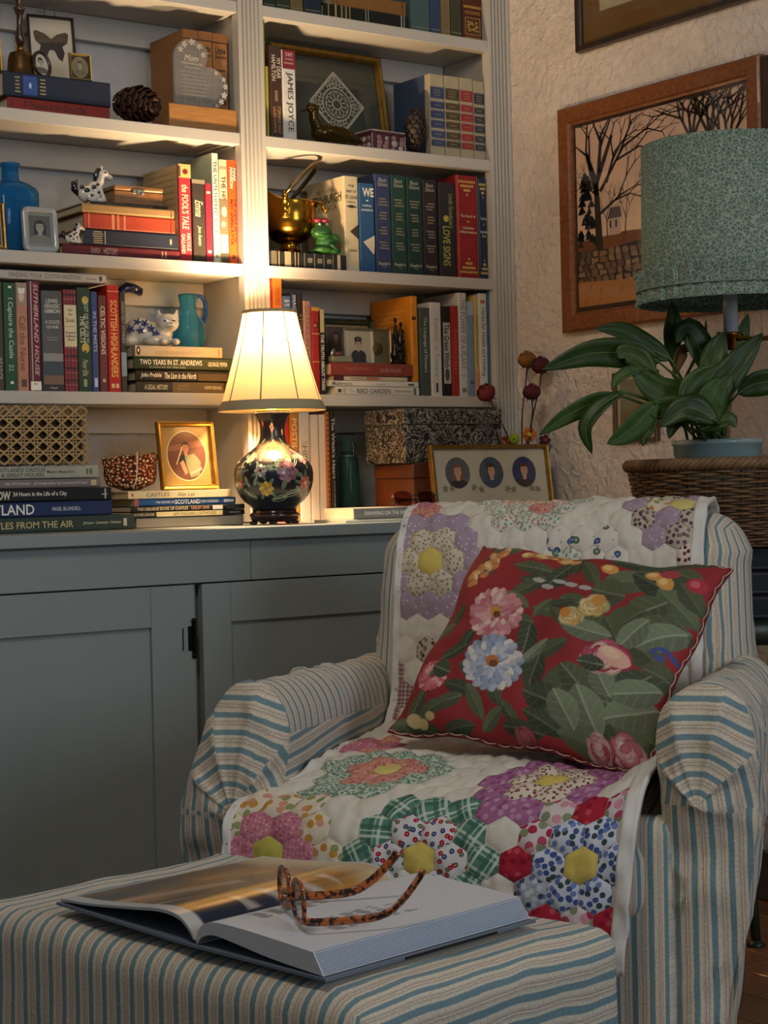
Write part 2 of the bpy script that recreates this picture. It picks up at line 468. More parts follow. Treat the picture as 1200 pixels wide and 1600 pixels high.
bc = thing('bookcase', 'grey-white built-in bookcase with fluted pilasters and open shelves', 'bookcase', (0, 0, ZC))
def bpart(name, mb, mtl=PAINT, parent=None, bv=0.0015):
    o = mb.build(name, mtl, parent or bc); o.location = (0, 0, -ZC)
    if bv: bevel(o, bv, 2)
    return o
def pilaster(x0, x1):
    # profile across x with five flutes cut into the face
    w = x1-x0; n = 5; m0 = 0.007; pit = (w-2*m0)/n
    prof = [(x0, 0.022), (x0, -0.004)]
    for i in range(n):
        a = x0+m0+pit*i+pit*0.24; b = x0+m0+pit*(i+1)-pit*0.24
        prof += [(a, -0.004)]
        for k in range(1, 6):
            t = k/6; prof.append((a+(b-a)*t, -0.004+0.0085*math.sin(math.pi*t)**0.7))
        prof += [(b, -0.004)]
    prof += [(x1, -0.004), (x1, 0.022)]
    mb = MB(); mb.prism(prof, 'z', ZC+0.0005, 2.46)
    return mb
for x0, x1 in ((-1.068, -1.0), (0.0, 0.067), (0.736, XW-0.002)):
    bpart('pilaster', pilaster(x0, x1), bv=0)
for xc, tt in ((-1.034, 0.04), (0.0335, 0.05), (0.775, 0.06)):
    bpart('side_panel', MB().box(xc-tt/2, xc+tt/2, 0.0221, YB-0.0005, ZC+0.0005, 2.46))
bays = [(-1.013, 0.008), (0.059, 0.744)]
for a, b in bays:
    for z in SH+[2.348]:
        xa = a if a > 0 else a; aa = a+0.0015; bb = b-0.0015
        sb = MB().box(aa, bb, 0.0225, YB-0.001, z-ST, z)
        bpart('shelf', sb)
        # front lip between the pilasters
        lo = 0.0675 if a > 0 else -0.9995; hi = 0.7355 if a > 0 else -0.0005
        bpart('shelf_edge', MB().box(lo, hi, -0.001, 0.0222, z-ST-0.002, z))
        bpart('cleat', MB().box(aa, bb, YB-0.022, YB-0.001, z-ST-0.058, z-ST-0.0005))
bpart('header', MB().box(-1.068, XW-0.002, -0.006, YB-0.001, 2.461, 2.60))

# worktop and the cupboards under it
wt = MB().box(-1.2, XW-0.001, YC, YB-0.001, ZC-0.026, ZC, ch=0.002).build('worktop', CABP)
tag(wt, 'long grey painted worktop under the lamp and the shelves', 'worktop')
YF = YC+0.022
cb = thing('base_cabinet', 'grey-blue panelled cupboard below the worktop', 'cabinet', (0, 0, 0))
zt = P(0, 940, YF).z; zt = 0.738
def cpart(name, mb, parent=None, bv=0.0015, mtl=CABP):
    o = mb.build(name, mtl, parent or cb)
    if bv: bevel(o, bv, 2)
    return o
xj = P(392, 860, YF).x
cpart('apron', MB().box(-1.2, xj-0.0006, YF, YF+0.02, zt+0.001, ZC-0.0265))
cpart('apron', MB().box(xj+0.0006, XW-0.002, YF, YF+0.02, zt+0.001, ZC-0.0265))
cpart('carcass', MB().box(-1.2, XW-0.002, YF+0.034, YB-0.002, 0.08, ZC-0.0268), bv=0)
cpart('plinth', MB().box(-1.2, XW-0.002, YF+0.06, YB-0.002, 0.0005, 0.0795))
xg0 = P(303, 1000, YF).x; xg1 = P(318, 1000, YF).x
cpart('mullion', MB().box(xg0+0.0025, xg1-0.001, YF+0.026, YF+0.0335, 0.08, zt))
BLK = mat('black_iron', '#15130f', 0.35, 0.7)
def cdoor(x0, x1, y, pl, pr, hinge):
    z0, z1 = 0.085, zt-0.002
    ptop = P(235, 981, YF).z
    w = x1-x0; h = z1-z0; pt = ptop-z0
    d = MB().box(pl+0.0004, w-pr-0.0004, 0.0085, 0.018, 0.0704, pt-0.0004).build('door', CABP, cb, loc=(x0, y, z0))
    def dp(name, mb):
        o = mb.build(name, CABP, d); bevel(o, 0.0015, 2); return o
    dp('stile', MB().box(0, pl, 0, 0.02, 0, h)); dp('stile', MB().box(w-pr, w, 0, 0.02, 0, h))
    dp('rail', MB().box(pl+0.0004, w-pr-0.0004, 0.0003, 0.02, pt, h)); dp('rail', MB().box(pl+0.0004, w-pr-0.0004, 0.0003, 0.02, 0, 0.07))
    if hinge:
        zh = P(300, 997, YF).z-z0
        mb = MB()
        mb.tube([(w-0.004, -0.004, zh-0.032), (w-0.004, -0.004, zh+0.032)], 0.0052, 10)
        mb.ell((w-0.004, -0.004, zh+0.036), 0.006); mb.ell((w-0.004, -0.004, zh-0.036), 0.006)
        mb.box(w-0.017, w-0.006, -0.0028, -0.0002, zh-0.025, zh+0.025, ch=0.001)
        o = mb.build('hinge', BLK, d, smooth=False); lab(o, 'black iron hinge')
        MB().box(w-0.030, w-0.0275, -0.001, -0.0002, zh-0.024, zh+0.022).build('catch_slot', BLK, d)
    return d
xp = P(235, 981, YF).x
xr0 = xg1; xrp = P(362, 968, YF).x
cdoor(-1.02, xg0, YF+0.0005-0.006, 0.09, xg0-xp, True)
cdoor(xg1, 0.76, YF+0.0005, xrp-xg1, 0.09, False)
# ------------------------------------------------------------------ books
PAGES = mat('page_edges', '#d9c9a8', 0.85, 0, 0.18, 400, 0.3, 900, stretch=(1, 1, 8))
PAGEW = mat('page_edges_white', '#e2dccd', 0.85, 0, 0.12, 400, 0.3, 900, stretch=(1, 1, 8))
def book(name, label, loc, L, T, D, colr, prints=(), stand=True, hard=True, pages=None, rough=0.5, lean=0.0, rz=0.0, cover2=None, group=None):
    """canonical: length along x, thickness along z, spine facing -y; a standing book is turned upright about y"""
    root = thing(name, label, 'book', loc, group=group)
    root.rotation_euler = (0, math.pi/2+lean if stand else lean, rz)
    x0, x1 = (-L, 0) if stand else (0, L)
    cov = colr if not isinstance(colr, str) else hexmat(colr, rough, var=0.10, spec=0.28)
    bt = min(0.0028, T*0.14) if hard else min(0.0010, T*0.10)
    ov = 0.003 if hard else 0.0
    # spine with softly rounded shoulders, plus the two boards
    e = min(0.004, T*0.28); r = min(0.0022, T*0.15)
    prof = [(bt, 0.006), (0.0, 0.006), (0.0, r*1.4), (r*0.4, r*0.4), (r*1.4, 0.0)]
    full = [(0.0, D), (0.0, r*1.5), (r*0.45, r*0.45), (r*1.5, 0.0), (T-r*1.5, 0.0), (T-r*0.45, r*0.45), (T, r*1.5), (T, D),
            (T-bt, D), (T-bt, 0.0035), (bt, 0.0035), (bt, D)]
    mb = MB(); mb.prism([(q[1], q[0]) for q in full], 'x', x0, x1)
    cover = mb.build('cover', cov, root)
    MB().box(x0+ov, x1-ov, 0.0036, D-ov-0.0005, bt+0.0001, T-bt-0.0001).build('pages', pages or PAGES, root)
    if prints:
        pr = Print(lambda a, b, k: (x0+a*L, -0.00025-0.00006*k, b*T))
        for q in prints:
            if q[0] == 'T':
                pr.text(q[1], q[2], q[3], q[4], q[5], q[6], bold=q[7] if len(q) > 7 else 0.012, shear=q[8] if len(q) > 8 else 0)
            elif q[0] == 'V':
                v, f, sz = text2d(q[1], q[7] if len(q) > 7 else 0.012, 0)
                pr.k += 1
                kx = q[4]*T/sz[0]; ky = min(q[5]*L/sz[1], kx*2.0)
                pr.mb.add([pr.fn(q[2]-(y-sz[1]/2)*ky/L, q[3]+(x-sz[0]/2)*kx/T, pr.k) for x, y in v], f, H(q[6]))
            elif q[0] == 'R': pr.rect(q[1], q[2], q[3], q[4], q[5])
            elif q[0] == 'O': pr.oval(q[1], q[2], q[3], q[4], q[5])
            elif q[0] == 'P': pr.shape(q[1], q[2])
        pr.build('spine_lettering', root)
    return root

ROWEND = {}
def stand(shelf, px0, px1, ytop, colr, label, prints=(), yf=0.03, D=0.15, hard=True, gap=0.0004, flush=True, **k):
    zb = shelf if shelf < 5 else 0
    if flush and zb > ZC+0.05: yf = 0.016+0.2*(yf-0.016)
    ym = (ytop+proj((P(px0, 500, yf).x, yf, zb))[1])/2
    x0 = P(px0, ym, yf).x; x1 = P(px1, ym, yf).x
    L = P((px0+px1)/2, ytop, yf).z-zb
    # keep neighbours of one row from sharing space, and the row inside its bay
    key = (round(zb, 3), px0 > 395)
    last = ROWEND.get(key, -9)
    if last-0.02 < x0 < last: x0 = last
    lo_, hi_ = (0.0685, 0.7345) if px0 > 395 else (-0.99, -0.0012)
    if zb > ZC+0.05:
        x0 = max(x0, lo_); x1 = min(x1, hi_)
    x1 = max(x1, x0+0.004); ROWEND[key] = x1
    D = min(D, YB-0.004-yf)
    return book('book', label, (x0+gap, yf, zb+0.0004), L, x1-x0-2*gap, D, colr, prints, True, hard, **k)

def lying(z, px0, px1, Tpx, colr, label, prints=(), yf=0.0, D=0.17, hard=True, rz=0.0, ymid=None, **k):
    """one book of a pile; returns the z of its upper face"""
    x0 = P(px0, ymid or 400, yf).x; x1 = P(px1, ymid or 400, yf).x
    s = mpp((x0, yf, z)); T = Tpx*s
    book('book', label, (x0, yf, z+0.0003), x1-x0, T-0.0006, D, colr, prints, False, hard, rz=rz, **k)
    return z+T
def bands(cols, a0=0.0, a1=1.0):
    return [('R', a0+(a1-a0)*x0, a0+(a1-a0)*x1, 0.02, 0.98, c) for x0, x1, c in cols]
def lines(t, a0, a1, b0, b1, n, col, rng):
    out = []
    for i in range(n):
        b = b0+(b1-b0)*(i+0.5)/n; w = rng.uniform(0.6, 1.0)
        out.append(('R', a0+(a1-a0)*(0.5-w/2), a0+(a1-a0)*(0.5+w/2), b-(b1-b0)/n*0.22, b+(b1-b0)/n*0.22, col))
    return out
GOLD = '#c9a35a'; WH = '#efe9da'; BK = '#1a1715'
S1, S2, S3, S4 = SH        # from the bottom shelf up

# ---- upper left shelf: pile under the bell
z = lying(S3, 12, 171, 20, '#8c2f26', 'faded red hardback at the bottom of the pile under the brass bell',
          [('T', 'A Treasure in the Good Man', 0.45, 0.5, 0.62, 0.55, '#2a1714', 0.0, 0.3), ('R', 0.04, 0.055, 0, 1, '#5a1c18')], yf=0.012, D=0.16, ymid=165)
ZBELL = lying(z, 5, 172, 40, '#232a3a', 'thick navy cloth hardback lying under the brass bell and small frames',
          [('R', 0.18, 0.31, 0.12, 0.88, '#27468c'), ('O', 0.245, 0.5, 0.012, 0.12, '#9fb4d8')]
          + lines(0, 0.10, 0.155, 0.15, 0.85, 5, '#8f8566', random) + lines(0, 0.33, 0.39, 0.15, 0.85, 5, '#8f8566', random), yf=0.012, D=0.17, ymid=130)
# three leather volumes behind the glass award
for i, (a, b, yt, w_) in enumerate(((287, 310.5, 47, 'left'), (311, 333.5, 50, 'middle'), (334, 357, 54, 'right'))):
    stand(S3, a, b, yt, '#9a6a3c', 'brown leather volume behind the glass heart, %s of three' % w_,
          [('R', 0.0, 0.085, 0.0, 1, '#8a5a2e'), ('R', 0.085, 0.095, 0, 1, '#2a1c10'), ('V', 'Little', 0.17, 0.5, 0.7, 0.06, '#231a12'), ('V', 'Journeys', 0.235, 0.5, 0.76, 0.045, '#231a12'),
           ('R', 0.36, 0.375, 0.2, 0.8, '#3a2a1a'), ('V', 'VOL', 0.47, 0.5, 0.4, 0.04, '#4a3620'), ('V', 'HUBB', 0.68, 0.5, 0.6, 0.06, '#231a12'), ('R', 0.76, 0.785, 0.05, 0.95, '#2a1c10'), ('R', 0.785, 1, 0, 1, '#4a3420')],
          yf=0.035, D=0.154, rough=0.45, flush=False)

# ---- second left shelf: pile with the small box on it, then standing books
z = lying(S2, 98, 281, 17, '#5d2027', 'maroon hardback at the bottom of the pile beside the small portrait frame',
          [('T', 'CHURCH', 0.27, 0.5, 0.08, 0.5, '#b59a8a'), ('T', 'HISTORY', 0.40, 0.5, 0.12, 0.6, '#b59a8a'), ('R', 0.84, 0.85, 0.2, 0.8, '#b59a8a'), ('R', 0.87, 0.88, 0.2, 0.8, '#b59a8a')], yf=0.012, D=0.185, ymid=392)
ZMAR = z
z = lying(z, 131, 278, 26, '#222a3c', 'dark navy hardback with gilt lettering in the pile below the wooden box',
          lines(0, 0.09, 0.20, 0.1, 0.9, 6, '#b39d72', random)+[('R', 0.215, 0.225, 0.1, 0.9, '#b39d72'), ('O', 0.92, 0.5, 0.012, 0.2, '#b39d72')], yf=0.016, D=0.17, ymid=372)
z = lying(z, 131, 273, 25, '#a23f28', 'brick red hardback with pale bands in the pile below the wooden box',
          bands([(0.05, 0.06, '#d08a6a'), (0.30, 0.33, '#c9805f'), (0.36, 0.38, '#c9805f'), (0.43, 0.45, '#c9805f'), (0.95, 0.965, '#7c2a1c')]), yf=0.018, D=0.165, ymid=347)
z = lying(z, 128, 272, 14, '#9b7a4e', 'tan cloth hardback on top of the red one below the wooden box',
          [('R', 0.96, 0.975, 0, 1, '#6f5230')], yf=0.012, D=0.175, ymid=328)
ZBOX = lying(z, 142, 262, 5, '#37352b', 'thin dark booklet lying directly under the wooden box', [('T', 'the book of small things', 0.5, 0.5, 0.6, 0.6, '#7c7458')], yf=0.02, D=0.15, ymid=315, hard=False)
stand(S2, 280, 299.5, 257, '#a8323a', 'hardback with red spine and gold ornament at its head, tan front board',
      [('R', 0.0, 0.14, 0, 1, '#c9b06a'), ('O', 0.075, 0.55, 0.028, 0.22, '#7a2426'), ('R', 0.02, 0.13, 0.0, 0.16, '#4c4a30'), ('T', 'the FOOL\'S TALE', 0.44, 0.5, 0.46, 0.55, '#e8d9a8', 0.012, 0.1), ('T', 'NICOLE', 0.80, 0.72, 0.18, 0.3, '#e3d4b4'), ('T', 'GALLAND', 0.82, 0.28, 0.2, 0.3, '#e3d4b4')],
      yf=0.02, D=0.165)
ft = [o for o in bpy.data.objects if o.get('label', '').startswith('hardback with red spine and gold')][0]
_m = [c for c in ft.children if c.name.startswith('cover')][0].data; _L = -min(v.co.x for v in _m.vertices)
fb_ = MB().box(-_L, 0, 0.006, 0.1649, -0.0008, 0.00002).build('cover_board', hexmat('#b09a70', 0.6), ft)
pr = Print(lambda a, b, k: (-_L+(1-b)*_L, 0.008+(1-a)*0.155, -0.0010-0.00004*k))
for i in range(13): pr.rect(0.06, 0.94, 0.92-0.066*i, 0.928-0.066*i, '#8a7650')
pr.build('cover_lettering', ft)
stand(S2, 301, 321.5, 281, '#3a332c', 'dark olive paperback with a script title between two red spines',
      [('R', 0.0, 0.05, 0, 1, '#8b7f6a'), ('T', 'Emma', 0.35, 0.5, 0.20, 0.6, '#e0cf9e', 0.01, 0.4), ('T', 'Jane Austen', 0.68, 0.5, 0.24, 0.36, '#d6c69b', 0.005, 0.3)], yf=0.012, D=0.13, hard=False)
stand(S2, 321.5, 332, 287, '#99283a', 'slim crimson book beside the pale green one',
      [('R', 0.1, 0.13, 0.2, 0.8, '#d9b9a0'), ('O', 0.86, 0.5, 0.02, 0.3, '#d9b9a0')], yf=0.022, D=0.13, hard=False)
stand(S2, 332, 342.5, 240, '#a9b5a0', 'tall pale sage paperback with a white spine and dark capitals',
      [('R', 0, 1, 0.04, 0.96, '#ccd2c4'), ('T', 'THE UNTETHERED SOUL', 0.40, 0.5, 0.66, 0.55, '#3a4038'), ('O', 0.93, 0.5, 0.02, 0.3, '#6a7a68')], yf=0.03, D=0.15, hard=False)
stand(S2, 342.5, 357, 250, '#d8c8a0', 'cream paperback with a brown sketch on its spine, beside the orange one',
      [('V', 'HISTORY', 0.08, 0.5, 0.8, 0.03, '#6a4a34'), ('T', 'THE HIVE', 0.3, 0.5, 0.28, 0.5, '#4a3020'), ('R', 0.38, 0.72, 0.05, 0.95, '#7b6a52'), ('O', 0.5, 0.5, 0.05, 0.3, '#d8c8a0'), ('O', 0.62, 0.4, 0.03, 0.3, '#c0ae88'), ('R', 0.9, 1, 0.05, 0.95, '#4a4438')], yf=0.02, D=0.14, hard=False)
stand(S2, 357, 373.5, 251, '#e2581d', 'bright orange paperback at the right end of the shelf',
      [('T', 'MARK', 0.14, 0.78, 0.13, 0.3, '#f3e6d0', 0.02), ('T', 'MANSON', 0.17, 0.40, 0.20, 0.36, '#f3e6d0', 0.025), ('T', 'THE SUBTLE ART OF', 0.58, 0.76, 0.42, 0.28, '#33201a', 0.015), ('T', 'NOT GIVING A F*CK', 0.60, 0.38, 0.44, 0.36, '#33201a', 0.02), ('O', 0.93, 0.5, 0.02, 0.25, '#3a2418')],
      yf=0.03, D=0.14, hard=False)

# ---- third left shelf: standing row
stand(S1, -12, 6, 440, '#57483a', 'brown speckled spine cut by the left edge of the picture', [('T', 'READER', 0.8, 0.5, 0.2, 0.6, '#b0a48c')], yf=0.03, D=0.14)
stand(S1, 6.5, 26.5, 442, '#2f5a40', 'green paperback with white script lettering at the left of the row',
      [('R', 0.03, 0.05, 0.4, 0.65, WH), ('T', 'I Capture the Castle', 0.42, 0.5, 0.56, 0.5, '#cfd8c4', 0.004, 0.1), ('T', 'D.S.', 0.79, 0.5, 0.06, 0.4, '#b8c8b0'), ('R', 0.91, 0.935, 0.4, 0.65, WH)], yf=0.02, D=0.13, hard=False)
stand(S1, 26.5, 44.5, 442, '#c08a70', 'salmon pink spine with a small portrait at its head',
      [('R', 0.0, 0.21, 0.05, 0.95, '#9d8a7c'), ('O', 0.13, 0.45, 0.045, 0.25, '#d9bda4'), ('P', [(0.05, 0.15), (0.05, 0.8), (0.1, 0.75), (0.1, 0.2)], '#e8e2d6'), ('T', 'Call the Nurse', 0.56, 0.5, 0.5, 0.55, '#7a3326', 0.0, 0.0), ('R', 0.89, 0.96, 0.3, 0.75, '#5c4438')], yf=0.028, D=0.14)
stand(S1, 44.5, 64, 440, '#6f2f3c', 'maroon hardback with silver side and a white sticker at its foot',
      [('R', 0, 1, 0.0, 0.22, '#5a2438'), ('R', 0, 1, 0.22, 0.30, '#b8b0a8'), ('T', 'SUTHERLAND HOUSE', 0.44, 0.64, 0.84, 0.34, '#d8b8b0', 0.01, 0.25), ('R', 0.91, 0.99, 0.08, 0.95, '#f0ede2'), ('R', 0.925, 0.94, 0.3, 0.6, '#c9b05a')], yf=0.03, D=0.15)
stand(S1, 66, 99, 455, '#5b5f62', 'wide grey paperback printed with a stormy landscape',
      [('V', 'LEWIS', 0.10, 0.5, 0.55, 0.04, '#d8d4c6'), ('V', 'GRASSIC', 0.15, 0.5, 0.74, 0.04, '#d8d4c6'), ('V', 'GIBBON', 0.20, 0.5, 0.74, 0.04, '#d8d4c6'), ('V', 'A SCOTS', 0.31, 0.5, 0.70, 0.035, '#cfcabc'), ('V', 'QUAIR', 0.36, 0.5, 0.6, 0.035, '#cfcabc'),
       ('R', 0.46, 0.465, 0.2, 0.8, '#a9a8a0'), ('R', 0.485, 0.49, 0.25, 0.75, '#a9a8a0'), ('R', 0.62, 0.70, 0.02, 0.98, '#8d8f8c'), ('R', 0.70, 0.84, 0.02, 0.98, '#3c4653'), ('R', 0.84, 0.93, 0.02, 0.98, '#7a5e48'), ('R', 0.93, 1, 0.02, 0.98, '#2c2522'), ('V', 'Penguin', 0.965, 0.5, 0.35, 0.02, '#c9c4b8')], yf=0.022, D=0.13, hard=False)
tart = [('R', 0, 1, 0.02, 0.98, '#8e2f34')]
for a in np.arange(0.04, 1, 0.12): tart.append(('R', a, a+0.02, 0.02, 0.98, '#40212c')); tart.append(('R', a+0.05, a+0.055, 0.02, 0.98, '#c98a86'))
for b in (0.2, 0.45, 0.72): tart.append(('R', 0, 1, b, b+0.07, '#40212c'))
tart += [('R', 0.15, 0.56, 0.02, 0.98, '#d6cba6'), ('V', 'How', 0.20, 0.5, 0.35, 0.025, '#3a332a'), ('V', 'the', 0.24, 0.5, 0.28, 0.025, '#3a332a'), ('V', 'Scots', 0.30, 0.5, 0.66, 0.04, '#3a332a'), ('R', 0.36, 0.364, 0.15, 0.85, '#8a7a58'), ('V', 'Invented', 0.42, 0.5, 0.75, 0.025, '#3a332a'), ('V', 'the Modern', 0.455, 0.5, 0.8, 0.025, '#3a332a'), ('V', 'World', 0.49, 0.5, 0.55, 0.025, '#3a332a')]
stand(S1, 100, 120.5, 453, '#8e2f34', 'red tartan book with a cream title label', tart, yf=0.024, D=0.13, hard=False)
stand(S1, 121.5, 143, 450, '#2e4636', 'dark green spine with a yellow knotwork beast',
      [('O', 0.12, 0.6, 0.04, 0.25, '#b9a24c'), ('T', 'LOST OF THE CELTS', 0.33, 0.65, 0.4, 0.3, '#b9c0a4'), ('T', 'THE CELTS', 0.40, 0.35, 0.26, 0.36, '#d0d2b8'), ('O', 0.58, 0.55, 0.05, 0.28, '#c0a648'), ('O', 0.62, 0.5, 0.02, 0.12, '#2e4636'), ('T', 'Peter Ellis', 0.77, 0.5, 0.16, 0.4, '#b9c0a4', 0, 0.3), ('R', 0.88, 0.95, 0.35, 0.6, '#98a070')], yf=0.022, D=0.14)
stand(S1, 143.5, 154, 456, '#3f4f80', 'slim blue paperback in the middle of the left row',
      [('T', 'IN THE MISTS', 0.4, 0.5, 0.4, 0.5, '#a9b4d4'), ('R', 0.86, 0.95, 0.25, 0.75, '#c0c6dc')], yf=0.026, D=0.13, hard=False)
stand(S1, 155, 168, 462, '#6d3b3c', 'dusty maroon spine lettered in pale capitals', [('T', 'CELTIC VISIONS', 0.36, 0.5, 0.5, 0.55, '#d9c8b4'), ('O', 0.88, 0.5, 0.02, 0.2, '#c0a08a')], yf=0.03, D=0.14)
stand(S1, 168.5, 188, 446, '#b32a22', 'bright red hardback with a long gilt title near the blue jug shelf end',
      [('R', 0.055, 0.062, 0, 1, '#d6a080'), ('T', 'SCOTTISH HIGHLANDERS', 0.50, 0.5, 0.72, 0.55, '#e0b05a', 0.02), ('R', 0.92, 0.96, 0.2, 0.45, '#d9b98a'), ('R', 0.92, 0.96, 0.55, 0.8, '#d9b98a')], yf=0.022, D=0.15)
stand(S1, 188.5, 198, 457, '#3b3a36', 'slim charcoal book at the right end of the row with pale blue foot',
      [('T', 'GREATEST STORIES', 0.3, 0.5, 0.42, 0.45, '#a8a290'), ('R', 0.6, 0.84, 0.05, 0.95, '#7f919c')], yf=0.024, D=0.14, hard=False)
# white book lying over the row
zt1 = S1+0.243
zr = P(84, 447, 0.02).z
lying(max(zr, S1+0.2385), -40, 166, 15, '#b9b4ae', 'pale grey paperback lying flat across the standing row',
      [('T', 'FINDING YOUR', 0.38, 0.5, 0.25, 0.5, '#6d6a66'), ('T', 'SCOTTISH ANCESTORS', 0.66, 0.5, 0.28, 0.5, '#6d6a66'), ('R', 0.84, 0.92, 0.35, 0.5, '#8d857c'), ('O', 0.955, 0.5, 0.012, 0.3, '#3c3834')], yf=0.022, D=0.15, hard=False, ymid=436)
# pile under the china cat
z = lying(S1, 213, 352, 18, '#2e2a24', 'dark brown hardback at the bottom of the pile under the china cat',
          [('R', 0.40, 0.98, 0.04, 0.96, '#5c4a34'), ('T', 'A LEGAL HISTORY', 0.22, 0.5, 0.26, 0.45, '#cfc4a8'), ('T', 'SCOTS', 0.52, 0.5, 0.12, 0.5, '#8a6a40'), ('T', 'HARPER PERENNIAL', 0.86, 0.5, 0.2, 0.3, '#cfc4a8')], yf=0.012, D=0.148, ymid=604)
z = lying(z, 212, 358, 18.5, '#241f1b', 'black hardback with white script, second from the bottom under the china cat',
          [('T', 'John Prebble', 0.16, 0.5, 0.22, 0.5, WH, 0.012, 0.3), ('T', 'The Lion in the North', 0.47, 0.5, 0.34, 0.52, WH, 0.012, 0.3), ('R', 0.66, 0.98, 0.1, 0.7, '#4c3d2c')], yf=0.014, D=0.146, ymid=586, rough=0.3)
z = lying(z, 209, 364, 20, '#2c3a28', 'dark green hardback with white capitals under the china cat',
          [('T', 'TWO YEARS IN ST. ANDREWS', 0.37, 0.58, 0.62, 0.42, WH), ('T', 'at home on the 18th hole', 0.33, 0.2, 0.36, 0.16, '#a8b098'), ('T', 'GEORGE PEPER', 0.84, 0.5, 0.2, 0.34, WH)], yf=0.010, D=0.148, ymid=567, rough=0.3)
ZCAT = lying(z, 205, 349, 18, '#c9b697', 'cream hardback with dark boards directly under the china cat',
             [('R', 0, 0.04, 0, 1, '#2c2620'), ('O', 0.075, 0.5, 0.022, 0.4, '#2c2620'), ('O', 0.075, 0.55, 0.008, 0.16, WH), ('T', 'a gentle madness of books', 0.5, 0.4, 0.5, 0.5, '#b0906a', 0, 0.3), ('R', 0.94, 0.955, 0.2, 0.8, '#b07a4a'), ('R', 0.985, 1, 0, 1, '#2c2620')], yf=0.012, D=0.148, ymid=548)

# ---- worktop, left pile below the cane box
YP = -0.13
z = lying(ZC, -70, 210, 25.5, '#33423a', 'long dark green hardback at the bottom of the pile under the cane box',
          [('T', 'CASTLES FROM THE AIR', 0.385, 0.5, 0.52, 0.44, '#c9b478', 0.012), ('T', 'Johnson - Lawrence - Hewson', 0.81, 0.5, 0.22, 0.26, '#cfc4a0'), ('R', 0.935, 0.955, 0.25, 0.75, '#cfc4a0')], yf=YP, D=0.25, ymid=815)
z = lying(z, -80, 175, 24.5, '#20335c', 'deep blue hardback with large white letters under the cane box',
          [('T', 'SCOTLAND', 0.31, 0.5, 0.40, 0.70, '#ece8dc', 0.012), ('T', 'NIGEL BLUNDELL', 0.71, 0.5, 0.18, 0.26, '#c4c8d4')], yf=YP+0.002, D=0.24, ymid=795)
z = lying(z, -75, 174, 21.5, '#1d1e20', 'black hardback with white lettering in the middle of the pile under the cane box',
          [('T', 'WOW', 0.29, 0.5, 0.13, 0.66, '#d8d0bc', 0.03), ('T', '24 Hours in the Life of a City', 0.54, 0.55, 0.34, 0.42, '#e4dcc8', 0.018), ('R', 0.955, 0.965, 0.1, 0.9, '#b8b09a'), ('R', 0.935, 0.972, 0.42, 0.5, '#b8b09a')], yf=YP, D=0.24, ymid=776, rough=0.35)
z = lying(z, -60, 157, 15.5, '#7c7470', 'grey-mauve hardback second from the top of the pile under the cane box',
          [('T', 'the Workmen   photographs by Leonard Freed', 0.6, 0.5, 0.6, 0.34, '#cbc2b4'), ('R', 0.93, 0.97, 0.2, 0.8, '#c9b888')], yf=YP+0.01, D=0.22, ymid=761)
ZCANE = lying(z, -70, 154, 20.5, '#a9a897', 'pale sage hardback directly under the cane box',
              [('T', 'SCOTLANDS CASTLES', 0.44, 0.70, 0.36, 0.30, '#3f4038'), ('T', '& GREAT HOUSES', 0.46, 0.30, 0.30, 0.30, '#3f4038'), ('T', 'Magnus Magnusson', 0.73, 0.5, 0.2, 0.3, '#55564a'), ('R', 0.91, 0.925, 0.3, 0.75, '#66675a'), ('R', 0.935, 0.955, 0.3, 0.75, '#66675a')], yf=YP+0.006, D=0.22, ymid=746)
# second pile, under the pouch and the gilt frame
YQ = -0.10
z = lying(ZC, 213, 380, 17, '#8b8274', 'thick grey hardback at the bottom of the pile under the gilt oval frame', [('R', 0, 1, 0.10, 0.90, '#a89a82')]+[('R', 0, 1, b, b+0.03, '#8d7d66') for b in (0.2, 0.33, 0.48, 0.62, 0.77)], yf=YQ+0.004, D=0.24, ymid=810)
z = lying(z, 205, 382, 9, '#26221f', 'black paperback with a cream title strip in the pile under the gilt oval frame',
          [('T', 'BOUVIER GRAHAM', 0.11, 0.5, 0.17, 0.5, '#b8ac94'), ('R', 0.215, 0.80, 0.06, 0.94, '#d2c08a'), ('T', 'NEW ENGLAND LIGHTHOUSES', 0.55, 0.5, 0.38, 0.6, '#5c5236'), ('T', 'DAVID SMITH', 0.91, 0.5, 0.1, 0.35, '#b8ac94')], yf=YQ, D=0.2, ymid=798, hard=False)
z = lying(z, 205, 382, 8.5, '#1f1d1c', 'thin black paperback with coloured capitals in the pile under the gilt oval frame',
          [('T', 'THE USBORNE BOOK OF CASTLES', 0.27, 0.5, 0.44, 0.6, '#cdb98c', 0.02), ('T', 'LESLEY SIMS', 0.60, 0.5, 0.16, 0.6, '#c08a6a', 0.02), ('R', 0.71, 0.80, 0.1, 0.9, '#d8d2c2'), ('R', 0.83, 0.99, 0.15, 0.85, '#3c3c3c')], yf=YQ, D=0.2, ymid=789, hard=False)
z = lying(z, 209, 368, 12, '#2b5a90', 'blue paperback with white capitals under the cream book by the lamp',
          [('R', 0, 0.045, 0, 1, '#a85a44'), ('T', 'THE HISTORY OF', 0.30, 0.5, 0.18, 0.3, WH), ('T', 'SCOTLAND', 0.52, 0.5, 0.25, 0.6, WH, 0.02), ('T', 'FOR CHILDREN', 0.74, 0.5, 0.17, 0.35, WH), ('R', 0.88, 0.98, 0.3, 0.7, '#d9d9d4')], yf=YQ+0.004, D=0.21, ymid=779, hard=False)
